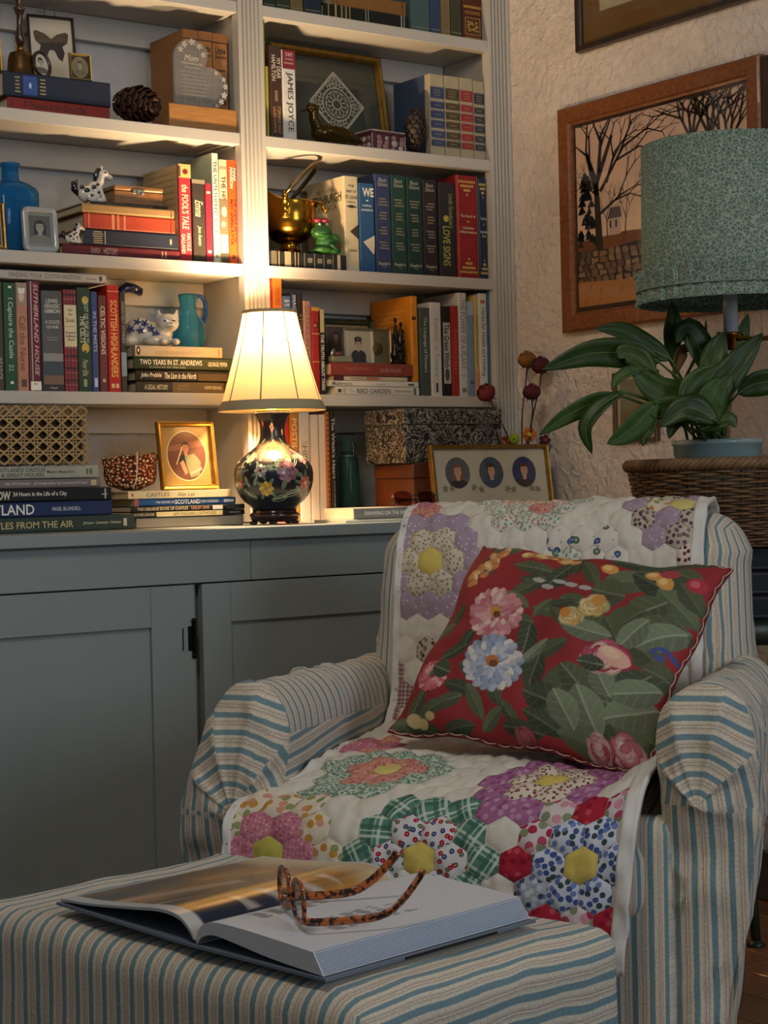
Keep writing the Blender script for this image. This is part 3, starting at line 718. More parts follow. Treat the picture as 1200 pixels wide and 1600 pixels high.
ZPOUCH = lying(z, 200, 362, 12.5, '#cbb88e', 'cream hardback lettered in brown at the top of the pile beside the lamp',
               [('R', 0.0, 1.0, 0.02, 0.98, '#dccb9e'), ('O', 0.04, 0.5, 0.012, 0.25, '#b8624a'), ('T', 'CASTLES', 0.28, 0.5, 0.22, 0.5, '#6a5434', 0.005), ('T', 'Alan Lee', 0.55, 0.5, 0.17, 0.5, '#7a6440', 0, 0.2)], yf=YQ+0.002, D=0.22, ymid=768)

# ---- right bay, top shelf (only the feet of the books are in view)
for a, b, yt, c, l, yf in ((409, 430, -90, '#2f3a30', 'dark green book at the left end of the highest shelf', 0.03), (430.5, 452, -110, '#39402f', 'olive black book second from the left on the highest shelf', 0.035), (453, 473, -100, '#7d6a44', 'tan cloth book on the highest shelf left of the lying pile', 0.03), (474, 501, -95, '#2d3440', 'slate blue book against the lying black volume on the highest shelf', 0.03),
                           (641, 671, -70, '#4f6a66', 'teal book right of the lying black volume on the highest shelf', 0.03), (671.5, 688, -75, '#3c4f6c', 'blue book between teal and tan ones on the highest shelf', 0.035), (688, 703, -80, '#8a744c', 'tan book near the right end of the highest shelf', 0.028), (703.5, 721, -70, '#4a4a34', 'olive book beside the gilt leather volume on the highest shelf', 0.03)):
    stand(S4, a, b, yt, c, l, [('R', 0.93, 0.94, 0.05, 0.95, '#8d8468')], yf=yf, D=0.15)
stand(S4, 722, 763, -70, '#5b2a1c', 'thick brown leather volume with gilt panels at the right end of the highest shelf',
      [('R', 0.60, 0.63, 0.05, 0.95, '#b08438'), ('R', 0.66, 0.70, 0.1, 0.9, '#8a5a2c'), ('R', 0.735, 0.94, 0.1, 0.9, '#b08438'), ('R', 0.745, 0.93, 0.14, 0.86, '#5b2f1c')]
      + [('O', 0.84+0.05*math.sin(i*2.4), 0.5+0.24*math.cos(i*1.7), 0.013, 0.07, '#b88c3c') for i in range(14)]+[('R', 0.965, 0.975, 0.1, 0.9, '#b08438')], yf=0.02, D=0.16)
z = lying(S4, 506, 636, 24, '#20231f', 'black hardback with gilt bands lying on the highest shelf',
          bands([(0.05, 0.06, GOLD), (0.13, 0.15, GOLD), (0.20, 0.22, '#a08a54'), (0.25, 0.27, '#a08a54'), (0.30, 0.31, GOLD), (0.49, 0.50, '#a9a28a'), (0.52, 0.53, '#a9a28a'), (0.92, 0.935, '#b8b096'), (0.955, 0.965, '#b8b096')]), yf=0.02, D=0.17, ymid=25)
lying(z, 520, 634, 24, '#9a6a34', 'tan leather volume lying over the black one on the highest shelf', bands([(0.05, 0.06, '#6a4420'), (0.94, 0.955, '#6a4420')]), yf=0.03, D=0.15, ymid=8)

# ---- right bay, second shelf
stand(S3, 410.5, 415.5, 38, '#98993c', 'thin lime green booklet against the centre pilaster', yf=0.05, D=0.14, hard=False)
stand(S3, 415.5, 420.5, 104, '#b0a03a', 'thin mustard booklet beside the lime green one', yf=0.05, D=0.12, hard=False)
stand(S3, 420.5, 441.5, 72, '#46322c', 'dark brown hardback with pale lettering left of the white one',
      [('T', 'MY DEAR', 0.24, 0.72, 0.22, 0.34, '#d8c8b4'), ('T', 'HAMILTON', 0.24, 0.30, 0.28, 0.34, '#d8c8b4'), ('R', 0.48, 0.60, 0.35, 0.6, '#8a6a5a'), ('T', 'STEPHANIE DRAY', 0.8, 0.68, 0.3, 0.26, '#b88a54'), ('T', 'LAURA KAMOIE', 0.8, 0.32, 0.28, 0.26, '#b88a54')], yf=0.018, D=0.15)
stand(S3, 441.5, 463, 79, '#d8d4ca', 'white book with a dark red block at its head, beside the gilt lace frame',
      [('R', 0, 0.21, 0.02, 0.98, '#7b2632'), ('R', 0.03, 0.035, 0.2, 0.8, '#d9a8a0'), ('T', 'THE', 0.05, 0.5, 0.04, 0.5, '#d8b0a8'), ('V', 'GUIDE', 0.10, 0.5, 0.6, 0.02, '#d8b0a8'), ('V', 'READER', 0.145, 0.5, 0.7, 0.02, '#d8b0a8'), ('T', 'JAMES JOYCE', 0.58, 0.5, 0.66, 0.52, '#2c2a28', 0.0)], yf=0.014, D=0.14, hard=False)
for i, (a, b, yt, bandc, w_) in enumerate(((672, 695, 117, '#27406e', 'leftmost, with navy labels'), (695.5, 719, 120, '#4a3c2a', 'with dark brown labels'), (719.5, 740, 123, '#a02430', 'with red labels'), (740.5, 762, 128, '#2a3444', 'rightmost, with blue-black labels'))):
    pr = []
    for (s0, s1) in ((0.16, 0.285), (0.34, 0.41), (0.45, 0.53), (0.57, 0.65), (0.70, 0.77), (0.81, 0.87)):
        pr += [('R', s0-0.008, s1+0.008, 0.03, 0.97, bandc), ('R', s0+0.004, s0+0.007, 0.06, 0.94, '#8a7a50'), ('R', s1-0.007, s1-0.004, 0.06, 0.94, '#8a7a50')]
        n_ = 3 if s1-s0 > 0.1 else 1
        for j in range(n_):
            c_ = s0+(s1-s0)*(j+1)/(n_+1); pr.append(('R', c_-0.005, c_+0.005, 0.25, 0.75, '#8f8360'))
    o = stand(S3, a, b, yt, '#b5a788', 'cream bound volume with gilt bands, %s' % w_, pr, yf=0.012, D=0.15)
    if i == 0:
        b_ = [c for c in o.children if c.name.startswith('cover')][0]
        x = b_.data; T_ = max(v.co.z for v in x.vertices); L_ = -min(v.co.x for v in x.vertices)
        MB().box(-L_, 0, 0.02, 0.1499, -0.0012, 0.00002).build('cover_board', hexmat('#3a4a66', 0.5), o)

# ---- right bay, third shelf
ZPOT = lying(S2, 420, 541, 25, '#1f2228', 'thick black volume with gilt bands lying under the brass pot',
             bands([(0.03, 0.10, '#54503e'), (0.125, 0.133, GOLD), (0.20, 0.28, '#8f8763'), (0.33, 0.337, GOLD), (0.37, 0.376, GOLD), (0.45, 0.455, '#a89a6a'), (0.58, 0.585, '#a89a6a'), (0.70, 0.705, '#a89a6a'), (0.82, 0.825, '#a89a6a'), (0.88, 0.92, '#a8a184')])
             +[('T', 'HISTORY', 0.40+0.125*i, 0.5, 0.06, 0.3, '#b9b296') for i in range(1, 4)], yf=0.006, D=0.18, ymid=405)
o = stand(S2, 538.5, 561, 276, '#cfc09a', 'cream jacketed book on early flight behind the green frog',
      [('V', 'THE', 0.10, 0.5, 0.4, 0.025, BK), ('V', 'SPIRIT OF', 0.16, 0.5, 0.7, 0.025, BK), ('V', 'ST. LOUIS', 0.22, 0.5, 0.84, 0.035, BK), ('V', 'CHARLES A.', 0.27, 0.5, 0.6, 0.018, '#4a4030'), ('P', [(0.32, 0.1), (0.30, 0.5), (0.32, 0.9), (0.335, 0.5)], '#3a342a'), ('P', [(0.58, 0.35), (0.50, 0.95), (0.62, 0.95), (0.66, 0.95)], '#3c3830'), ('V', 'SCRIBNERS', 0.78, 0.5, 0.6, 0.02, '#4a4030')], yf=0.02, D=0.16)
# title on its side board, which faces left
cv = [c for c in o.children if c.name.startswith('cover')][0].data
L_ = -min(v.co.x for v in cv.vertices)
pr = Print(lambda a, b, k: (-L_+(1-b)*L_, 0.004+(1-a)*0.155, -0.0003-0.00006*k))
pr.text('THE STORY OF', 0.5, 0.88, 0.5, 0.04, '#5a4c38'); pr.text('EDINBURGH', 0.55, 0.80, 0.8, 0.09, '#33291e', bold=0.02); pr.rect(0.12, 0.95, 0.745, 0.75, '#33291e'); pr.text('AMERICA', 0.55, 0.70, 0.6, 0.06, '#6a4a34')
pr.build('cover_lettering', o)
stand(S2, 562, 586, 287, '#2d5580', 'blue hardback with a cream diamond on its spine',
      [('V', 'WE', 0.10, 0.6, 0.75, 0.10, '#e6dfc6', 0.03), ('R', 0.185, 0.2, 0.45, 0.6, WH), ('V', 'CHARLES', 0.25, 0.5, 0.6, 0.02, WH), ('V', 'LINDBERGH', 0.30, 0.5, 0.75, 0.02, WH), ('P', [(0.66, 0.2), (0.58, 0.96), (0.70, 0.96), (0.80, 0.9)], '#d9cfb4')], yf=0.012, D=0.15)
for a, b, yt, c, l in ((587, 611.5, 273, '#333f63', 'navy volume of the matching gilt-lettered set'), (612, 635.5, 275, '#24443a', 'mid green volume of the matching gilt-lettered set'), (636, 661, 278, '#1f3a34', 'dark green volume of the matching gilt-lettered set'), (661.5, 684, 282, '#332726', 'black-brown volume of the matching gilt-lettered set')):
    pr = [('V', 'Best', 0.055, 0.5, 0.5, 0.04, '#b8b49c', 0), ('V', 'Editions', 0.10, 0.5, 0.62, 0.04, '#b8b49c', 0)]
    for j, s0 in enumerate((0.24, 0.38, 0.53, 0.68)):
        for q in range(3): pr.append(('R', s0+q*0.03, s0+q*0.03+0.014, 0.5-0.34*random.uniform(0.5, 1), 0.5+0.34*random.uniform(0.5, 1), '#837d64'))
    pr += [('V', "Reader's", 0.90, 0.5, 0.72, 0.035, '#c4bca0', 0.01), ('V', 'Digest', 0.935, 0.5, 0.3, 0.02, '#a8a286', 0)]
    stand(S2, a, b, yt, c, l, pr, yf=0.016, D=0.15)
stand(S2, 686, 713, 286, '#2b2d2c', 'black hardback with a yellow-green sideways title',
      [('T', 'Linda Goodman\'s', 0.3, 0.72, 0.36, 0.26, '#8e9058'), ('O', 0.38, 0.42, 0.035, 0.16, '#b0a848'), ('T', 'LOVE SIGNS', 0.67, 0.42, 0.42, 0.42, '#a8a44c', 0.02)], yf=0.02, D=0.15)
def arab(c):
    out = []
    for s0, sg in ((0.06, 1), (0.94, -1)):
        for i in range(4):
            for j in range(3-(i > 1)-(i > 2)):
                w_ = 0.36-0.09*i
                for b_ in ((0.5,) if i == 3 else (0.5-w_*(j+1)/3, 0.5+w_*(j+1)/3, 0.5)):
                    out.append(('O', s0+sg*0.042*i, b_, 0.014, 0.055, c))
    return out
stand(S2, 714, 746.5, 275, '#97262a', 'red leather volume with gilt arabesques at head and foot',
      arab('#c79a4c')+[('R', 0.0, 1, 0.03, 0.05, '#c79a4c'), ('R', 0, 1, 0.95, 0.97, '#c79a4c'), ('V', 'The Book of', 0.395, 0.5, 0.74, 0.028, '#e4cf9c'), ('O', 0.45, 0.5, 0.012, 0.08, '#b8843c'), ('V', 'Useless', 0.51, 0.5, 0.55, 0.028, '#e4cf9c'), ('V', 'Information', 0.55, 0.5, 0.8, 0.028, '#e4cf9c')], yf=0.010, D=0.16, rough=0.35)
stand(S2, 748, 769.5, 280, '#243248', 'navy leather volume with gilt arabesques beside the pilaster',
      arab('#c0a860')+[('V', 'The Book', 0.40, 0.5, 0.8, 0.028, '#d0c8ac'), ('O', 0.46, 0.5, 0.012, 0.1, '#7c7858'), ('V', 'Remarkable', 0.53, 0.5, 0.85, 0.028, '#d0c8ac'), ('V', 'Lies', 0.57, 0.5, 0.4, 0.028, '#d0c8ac')], yf=0.012, D=0.15, rough=0.35)

# ---- right bay, bottom shelf
ROW = ((420, 426.5, 439, '#c0452a', 'slim vermilion paperback against the centre pilaster', [], 0.05), (426.5, 443, 436, '#d97828', 'orange paperback second from the centre pilaster above the lamp', [('T', 'YOU ARE', 0.15, 0.5, 0.16, 0.5, '#8a4a1c'), ('T', 'A BADASS', 0.4, 0.5, 0.2, 0.5, '#8a4a1c')], 0.03),
       (443.5, 456.5, 463, '#4a689c', 'mid blue paperback above the lampshade', [('V', 'NEW', 0.05, 0.5, 0.6, 0.025, WH), ('V', 'LIFE', 0.09, 0.5, 0.6, 0.025, WH), ('T', 'THE ARTIST', 0.4, 0.5, 0.4, 0.5, WH)], 0.03), (457, 466, 457, '#2c3650', 'navy spine lettered in pale blue above the lampshade', [('T', 'IMAGINE', 0.15, 0.5, 0.24, 0.6, '#b8c0d0')], 0.026), (466.5, 475, 459, '#2a221e', 'slim black book above the lampshade', [('T', 'STORIES OF SALT', 0.5, 0.5, 0.6, 0.5, '#8d7c68')], 0.028),
       (475.5, 487, 471, '#b08478', 'dusty pink spine with grey capitals right of the lampshade', [('T', 'SISTERS IN HATE', 0.4, 0.5, 0.7, 0.62, '#7d5c58', 0.01)], 0.022), (487.5, 500, 480, '#9e2a22', 'red book with a golden head beside the spiral patterned one', [('R', 0, 0.045, 0, 1, '#c48c3c'), ('O', 0.21, 0.5, 0.035, 0.32, '#3a2418'), ('O', 0.21, 0.45, 0.02, 0.2, '#c07a3c'), ('R', 0.3, 0.31, 0, 1, '#c9a05a'), ('R', 0.62, 0.63, 0, 1, '#c9a05a')], 0.014))
for a, b, yt, c, l, pr, yf in ROW: stand(S1, a, b, yt, c, l, pr, yf=yf, D=0.14, hard=False)
stand(S1, 500.5, 508, 484, '#2a2622', 'slim black and cream spine with a white sideways title',
      [('R', 0, 0.27, 0.05, 0.95, '#b5a878'), ('T', 'THE TRUTH ABOUT TREES', 0.62, 0.5, 0.66, 0.7, '#cfc8b8', 0.03)], yf=0.016, D=0.14, hard=False)
z = lying(S1, 524, 655, 13.5, '#d5d0c0', 'white book with dark capitals at the bottom of the pile under the soldier portrait',
          [('R', 0.03, 0.07, 0.3, 0.7, '#3c3428'), ('R', 0.09, 0.12, 0.15, 0.85, '#b0a090'), ('T', 'The', 0.19, 0.5, 0.06, 0.5, '#a0978a', 0, 0.3), ('T', 'BIRD GARDEN', 0.45, 0.5, 0.40, 0.6, '#4c4a46', 0.005), ('T', 'STEPHEN W. KRESS', 0.80, 0.5, 0.2, 0.28, '#77726a'), ('R', 0.93, 0.96, 0.1, 0.9, '#5c6a58')], yf=0.008, D=0.18, pages=PAGEW, ymid=608)
z = lying(z, 515, 654, 9.5, '#dad4c4', 'white paperback second from the bottom of the pile under the soldier portrait',
          [('T', 'Mushrooms', 0.14, 0.5, 0.22, 0.6, '#5c5044'), ('T', 'identify', 0.57, 0.4, 0.1, 0.3, '#8a8478'), ('R', 0.88, 0.95, 0.3, 0.6, '#4c4844')], yf=0.012, D=0.17, hard=False, ymid=598)
ZMUSH = z+0.0006
z = lying(z, 521, 641, 7.5, '#cdbca0', 'thin cream paperback with a dark red end in the pile under the soldier portrait',
          [('R', 0, 0.13, 0, 1, '#4a1c20'), ('T', 'the old farmers almanac of stories', 0.42, 0.5, 0.4, 0.4, '#6a4434'), ('R', 0.42, 0.58, 0.2, 0.8, '#b06a4a'), ('R', 0.96, 1, 0, 1, '#3a2420')], yf=0.016, D=0.16, hard=False, ymid=590)
ZSOL = lying(z, 518, 645, 20.5, '#8a3f33', 'dusty red hardback at the top of the pile, carrying the soldier portrait',
             [('T', 'Vegetables', 0.3, 0.55, 0.3, 0.4, '#a86252', 0, 0.2), ('T', 'ROGER PHILLIPS', 0.72, 0.45, 0.26, 0.3, '#b88474')], yf=0.010, D=0.17, ymid=576)
for a, b, yt, c, l, pr, yf in ((659.5, 676, 481, '#4a544c', 'grey-green book with a pale sideways title right of the orange one', [('T', 'The Language of Flowers', 0.42, 0.5, 0.62, 0.4, '#b8bcae')], 0.022), (676, 693.5, 473, '#d3d0c8', 'white paperback between the grey-green and black spines', [('T', 'Summer in Tuscany', 0.48, 0.5, 0.64, 0.5, '#8a8884', 0, 0.1), ('R', 0.86, 0.96, 0.4, 0.6, '#3a3a38')], 0.012),
       (694, 708.5, 479, '#23211f', 'black book with a white leaf-print panel and bold title', [('R', 0.18, 0.86, 0.12, 0.9, '#b4b0a4'), ('T', 'The Green Witch', 0.44, 0.5, 0.48, 0.6, '#23211f', 0.02), ('O', 0.76, 0.5, 0.07, 0.25, '#4a4a44')], 0.02), (709, 720.5, 478, '#ab3028', 'red paperback between the black and white herb books', [('T', 'GARDEN SPELLS', 0.5, 0.5, 0.5, 0.4, '#c8564a')], 0.02),
       (720.5, 733.5, 458, '#d0cdc6', 'tall white paperback with grey sideways capitals', [('T', 'THE POWER OF A PLANT', 0.40, 0.5, 0.68, 0.62, '#85888a', 0.02), ('V', 'RITZ', 0.80, 0.5, 0.6, 0.02, '#8a8a86'), ('R', 0.92, 0.96, 0.25, 0.75, '#7a7468')], 0.014), (734, 744.5, 472, '#7f92a8', 'blue-grey paperback right of the tall white one', [('R', 0, 0.14, 0, 1, '#a3b2c0'), ('O', 0.85, 0.5, 0.02, 0.3, '#4a5a70')], 0.024),
       (745, 752, 462, '#d3b36a', 'slim straw-yellow book near the right end of the row', [('T', 'herbal remedies', 0.45, 0.5, 0.5, 0.5, '#8a6a38'), ('R', 0.75, 1, 0.02, 0.98, '#d08c74')], 0.02), (751.5, 765, 459, '#dcd7ca', 'white paperback with dark sideways title near the pilaster', [('O', 0.08, 0.5, 0.02, 0.3, '#b8624a'), ('T', 'Herbs for Health and Healing', 0.47, 0.5, 0.66, 0.58, '#4a4a46', 0.004)], 0.012),
       (765, 773.5, 456, '#3a6c8e', 'tall blue paperback against the right pilaster', [('O', 0.88, 0.5, 0.018, 0.3, '#234a66')], 0.02)):
    stand(S1, a-3, b-3, yt, c, l, pr, yf=0.013+0.1*(yf-0.013), D=0.15, hard=False, pages=PAGEW)
# orange book leaning with its board turned to the room
xo = P(646, 520, 0.03).x
ROWEND.clear()
stand(ZMUSH, 643, 653.5, 463, '#d98a24', 'large orange hardback with a lettered side board behind the bronze figure',
      [('R', 0.24, 0.28, 0.1, 0.7, '#4a2c18'), ('T', 'THE FRENCH CHEF', 0.58, 0.5, 0.4, 0.45, '#b0691c')], yf=0.020, D=0.17)
ob = bpy.data.objects['book'] if False else [o for o in bpy.data.objects if o.get('label', '').startswith('large orange hardback')][0]
cv = [c for c in ob.children if c.name.startswith('cover')][0].data
L_ = -min(v.co.x for v in cv.vertices)
pr = Print(lambda a, b, k: (-L_+(1-b)*L_, 0.004+(1-a)*0.165, -0.0003-0.00006*k))
for i in range(9): pr.rect(0.15, 0.15+random.uniform(0.5, 0.75), 0.83-0.055*i, 0.838-0.055*i, '#e8b468')
pr.rect(0.45, 0.8, 0.655, 0.675, '#c0502a'); pr.build('cover_lettering', ob)

# ---- worktop, books behind the lamp
YW = 0.022
for a, b, yt, c, l, pr in ((440, 454, 652, '#c03a22', 'red-orange book standing just behind the lamp neck', [('T', 'HARP', 0.45, 0.5, 0.2, 0.6, '#e8b49a')]), (454.5, 468, 646, '#d98a2a', 'golden orange book standing behind the lamp', [('T', 'POSTILLION', 0.3, 0.5, 0.5, 0.6, '#f0d8a8')]), (468.5, 485.5, 642, '#d8cfbf', 'white book with a sideways title behind the lamp', [('T', 'The', 0.30, 0.5, 0.06, 0.5, '#a08a70', 0, 0.3), ('T', 'HISTORICA', 0.55, 0.5, 0.46, 0.5, '#8a7a66')])):
    stand(ZC, a, b, yt, c, l, pr, yf=YW, D=0.15)
for a, b, yt, l in ((486, 499, 648, 'plain cream spine left of its thinner twin behind the lamp'), (499.5, 510, 648, 'plain cream spine beside the orange patterned one')):
    stand(ZC, a, b, yt, '#d9c8b4', l, [('R', 0, 1, 0.08, 0.92, '#dfcfba')], yf=YW, D=0.15)
stand(ZC, 510, 516.5, 644, '#c0702c', 'slim orange patterned book edge beside the black one',
      [('O', 0.03+0.047*i, 0.5, 0.012, 0.3, '#7a3a18') for i in range(20)], yf=YW, D=0.15)
stand(ZC, 516.5, 526, 643, '#26221f', 'slim black book with a silver sideways title beside the green jar',
      [('T', "The Witch's Heart", 0.34, 0.5, 0.56, 0.6, '#c8c4bc', 0.01), ('T', 'A NOVEL GORNICHEC', 0.76, 0.5, 0.24, 0.3, '#a8a49c')], yf=YW-0.004, D=0.15)
z = lying(ZC, 540, 705, 5, '#d9d2c2', 'thin white magazine under the drawing manual', yf=-0.30, D=0.125, hard=False, ymid=806)
ZDRAW = lying(z, 553, 700, 18, '#8d8a84', 'grey-white manual lying on the worktop under the folded glasses',
              [('T', 'DRAWING ON THE RIGHT SIDE OF THE BRAIN', 0.54, 0.5, 0.86, 0.36, '#eeeae0', 0.02)], yf=-0.295, D=0.118, hard=False, ymid=796)
# ------------------------------------------------------------------ frames and portraits
BRASS = mat('brass', '#a8792e', 0.28, 1.0, 0.25, 25)
GILTM = mat('gilt_wood', '#a07a36', 0.38, 0.75, 0.35, 60, 0.2, 200)
DARKW = wood('dark_wood', '#3a2417', '#24150d', 0.4, (20, 20, 4))
SILV = mat('silver', '#9c9a94', 0.3, 0.9)
PANE = glass_mat('picture_glass')
def ringframe(w, h, prof):
    """mitred moulding: prof = [(inset, y)] from the outer back edge to the inner edge"""
    mb = MB(); v = []; f = []
    for d, y in prof:
        v += [(-w/2+d, y, d), (w/2-d, y, d), (w/2-d, y, h-d), (-w/2+d, y, h-d)]
    n = len(prof)
    for k in range(n-1):
        for i in range(4):
            j = (i+1) % 4; f.append((k*4+i, k*4+j, (k+1)*4+j, (k+1)*4+i))
    mb.add(v, f); return mb
def pframe(name, label, cat, loc, w, h, bw, dep, fm, rz=0.0, tilt=0.0, back='#d8cfb8', glass=True, prof=None, easel=True, group=None):
    r = thing(name, label, cat, loc, rot=(-tilt, 0, rz), group=group)
    r.location.z += dep*math.sin(tilt)+0.0003
    prof = prof or [(0, dep), (0, dep*0.15), (bw*0.18, 0), (bw*0.55, dep*0.12), (bw*0.8, dep*0.1), (bw, dep*0.45), (bw, dep)]
    ringframe(w, h, prof).build('frame', fm, r)
    MB().box(-w/2+bw*0.5, w/2-bw*0.5, dep*0.72, dep, bw*0.5, h-bw*0.5).build('backing', hexmat(back, 0.8), r)
    if glass:
        MB().box(-w/2+bw*0.98, w/2-bw*0.98, dep*0.44, dep*0.50, bw*0.98, h-bw*0.98).build('glass', PANE, r)
    if easel and tilt > 0.03:
        # strut behind, down to the surface it stands on
        L = h*0.585; b_ = tilt*1.9
        mb = MB(); mb.box(-w*0.1, w*0.1, -0.001, 0.001, -L, 0)
        mb.xf(Matrix.Translation((0, dep+0.002, h*0.62)) @ Matrix.Rotation(b_, 4, 'X'))
        mb.build('easel_strut', hexmat('#3a332c', 0.8), r)
    pr = Print(lambda a, b, k: (a, dep*0.72-0.00015-0.00005*k, b))
    return r, pr
def clip_oval(pts, c):
    if not c: return pts
    out = []
    for x, y in pts:
        d = math.hypot((x-c[0])/c[2], (y-c[1])/c[3])
        if d > 0.985: x = c[0]+(x-c[0])/d*0.985; y = c[1]+(y-c[1])/d*0.985
        out.append((x, y))
    return out
def bust(pr, x, y, s, skin, hair, cloth, long=False, cap=None, bottom=None, clip=None, collar=None):
    """head and shoulders printed flat; (x, y) is the centre of the face, s half its height"""
    yb = bottom if bottom is not None else y-3.0*s
    sh = [(x-2.1*s, yb), (x-2.0*s, y-2.2*s), (x-1.5*s, y-1.65*s), (x-0.5*s, y-1.3*s), (x+0.5*s, y-1.3*s), (x+1.5*s, y-1.65*s), (x+2.0*s, y-2.2*s), (x+2.1*s, yb)]
    # subdivide the lower edge so that it follows an oval opening
    sh += [(x+2.1*s-4.2*s*t, yb) for t in (0.15, 0.3, 0.45, 0.6, 0.75, 0.9)]
    if long: pr.shape(clip_oval([(x-1.1*s, y-1.7*s), (x-1.15*s, y), (x-0.8*s, y+0.9*s), (x, y+1.25*s), (x+0.8*s, y+0.9*s), (x+1.15*s, y), (x+1.1*s, y-1.7*s)], clip), hair)
    pr.shape(clip_oval(sh, clip), cloth)
    pr.shape([(x-0.36*s, y-1.5*s), (x+0.36*s, y-1.5*s), (x+0.36*s, y-0.6*s), (x-0.36*s, y-0.6*s)], skin)
    if collar: pr.shape([(x-0.5*s, y-1.3*s), (x, y-1.9*s), (x+0.5*s, y-1.3*s), (x, y-1.5*s)], collar)
    if not long: pr.oval(x, y+0.25*s, 0.86*s, 1.0*s, hair)
    pr.oval(x, y-0.05*s, 0.70*s, 0.95*s, skin)
    pr.shape([(x-0.74*s, y+0.15*s), (x-0.5*s, y+0.62*s), (x+0.1*s, y+0.50*s), (x+0.55*s, y+0.66*s), (x+0.74*s, y+0.15*s), (x+0.7*s, y+0.95*s), (x, y+1.22*s), (x-0.7*s, y+0.95*s)], hair)
    for sg in (-1, 1):
        pr.oval(x+sg*0.28*s, y+0.08*s, 0.11*s, 0.06*s, '#2c211b', 8); pr.rect(x+sg*0.28*s-0.15*s, x+sg*0.28*s+0.15*s, y+0.22*s, y+0.27*s, hair)
    pr.shape([(x-0.07*s, y-0.28*s), (x+0.1*s, y-0.28*s), (x, y+0.05*s)], '#9b6a52')
    pr.shape([(x-0.28*s, y-0.50*s), (x, y-0.62*s), (x+0.28*s, y-0.50*s), (x, y-0.54*s)], '#8a4a40')
    if cap:
        pr.shape([(x-1.05*s, y+0.55*s), (x-0.85*s, y+0.95*s), (x-1.1*s, y+1.35*s), (x, y+1.75*s), (x+1.1*s, y+1.35*s), (x+0.85*s, y+0.95*s), (x+1.05*s, y+0.55*s), (x, y+0.72*s)], cap)
        pr.oval(x, y+1.15*s, 0.14*s, 0.16*s, '#b0a890', 8)

# ------------------------------------------------------------------ left bay, upper shelf
def px_len(n, p): return n*mpp(p)
q = P(28, 106, 0.09); zb = ZBELL
s = mpp(q)
bl = thing('hand_bell', 'brass hand bell with a turned dark wooden handle on the navy book', 'bell', (q.x, 0.075, zb+0.0003))
MB().lathe([(25*s, 0), (25.5*s, 0.002), (23*s, 0.008), (21*s, 0.022), (19.5*s, 0.045), (17*s, 0.055), (6*s, 0.060)], 28).build('bell_body', mat('old_brass', '#6e5230', 0.35, 0.9, 0.3, 20), bl, True)
MB().lathe([(5*s, 0.0585), (6*s, 0.064), (5*s, 0.070)], 16).build('collar', BRASS, bl, True)
MB().lathe([(4*s, 0.0695), (7.5*s, 0.082), (7.5*s, 0.092), (4.5*s, 0.115), (4.8*s, 0.135), (8*s, 0.147), (9.5*s, 0.152), (5*s, 0.158), (4.5*s, 0.164), (6.5*s, 0.172), (5*s, 0.182), (2*s, 0.187)], 18).build('handle', mat('turned_wood', '#3b2015', 0.25, coat=0.5), bl, True)

# butterfly under glass, leaning against the wall
wb = 0.106; hb = P(91, 24, 0.135).z-ZBELL
r, pr = pframe('butterfly_frame', 'dark metal glazed frame with a brown butterfly and a ring on top', 'frame', (P(91, 60, 0.10).x, 0.118, ZBELL), wb, hb, 0.005, 0.012, mat('dark_metal_edge', '#4a443c', 0.4, 0.8), rz=-0.15, tilt=0.16, back='#c9c2b2', easel=False)
cx, cy = 0.0, hb*0.60
for sg in (-1, 1):
    pr.shape([(cx+sg*a*0.00112, cy+b*0.00112) for a, b in ((1, 14), (12, 24), (30, 30), (36, 26), (33, 8), (22, -1), (26, -14), (20, -32), (12, -26), (6, -12), (1, -8))], '#2c1d1a')
    mb = Print(pr.fn); pr.shape([(cx+sg*a*0.001, cy+b*0.001) for a, b in ((0.4, 16), (8, 30), (8.6, 29.6), (1.2, 16))], '#2c1d1a')
pr.oval(cx, cy+0.002, 0.0022, 0.015, '#1a100e'); pr.build('butterfly', r)
tp = [(0.012*math.cos(a), 0.006, hb+0.008+0.012*math.sin(a)) for a in np.linspace(-0.6, math.pi+0.6, 16)]
MB().tube(tp, 0.0012, 6).build('hanging_ring', SILV, r, True)
# small dark oval frame
def oval_frame(name, label, loc, ra, rb, bw, fm, rz, tilt, paint, back='#b8ae98'):
    r = thing(name, label, 'frame', loc, rot=(-tilt, 0, rz))
    mb = MB(); n = 28; v = []; f = []
    for d, y in ((0, 0.009), (0, 0.002), (bw*0.4, 0), (bw, 0.004), (bw, 0.009)):
        for i in range(n):
            a = 2*math.pi*i/n; v.append(((ra-d)*math.cos(a), y, rb+(rb-d)*math.sin(a)))
    for k in range(4):
        for i in range(n):
            j = (i+1) % n; f.append((k*n+i, k*n+j, (k+1)*n+j, (k+1)*n+i))
    mb.add(v, f); mb.build('frame', fm, r, True)
    mb = MB(); mb.prism([((ra-bw*0.6)*math.cos(2*math.pi*i/n), rb+(rb-bw*0.6)*math.sin(2*math.pi*i/n)) for i in range(n)], 'y', 0.006, 0.009); mb.build('backing', hexmat(back, 0.7), r)
    pr = Print(lambda a, b, k: (a, 0.0058-0.00005*k, b)); paint(pr); pr.build('portrait', r)
    return r
oval_frame('oval_frame', 'small dark oval frame with a portrait, tilted beside the bell', (P(74, 108, 0.03).x, 0.04, ZBELL+0.0025), 0.024, 0.031, 0.007, mat('dark_walnut', '#3a1f18', 0.3, coat=0.4), 0.25, 0.2,
           lambda pr: (pr.oval(0, 0.031, 0.018, 0.025, '#cbc6b8', 24), bust(pr, -0.002, 0.036, 0.0085, '#b8a894', '#3a3430', '#6a645c', clip=(0, 0.031, 0.018, 0.025))))
p = P(130, 118, 0.012)
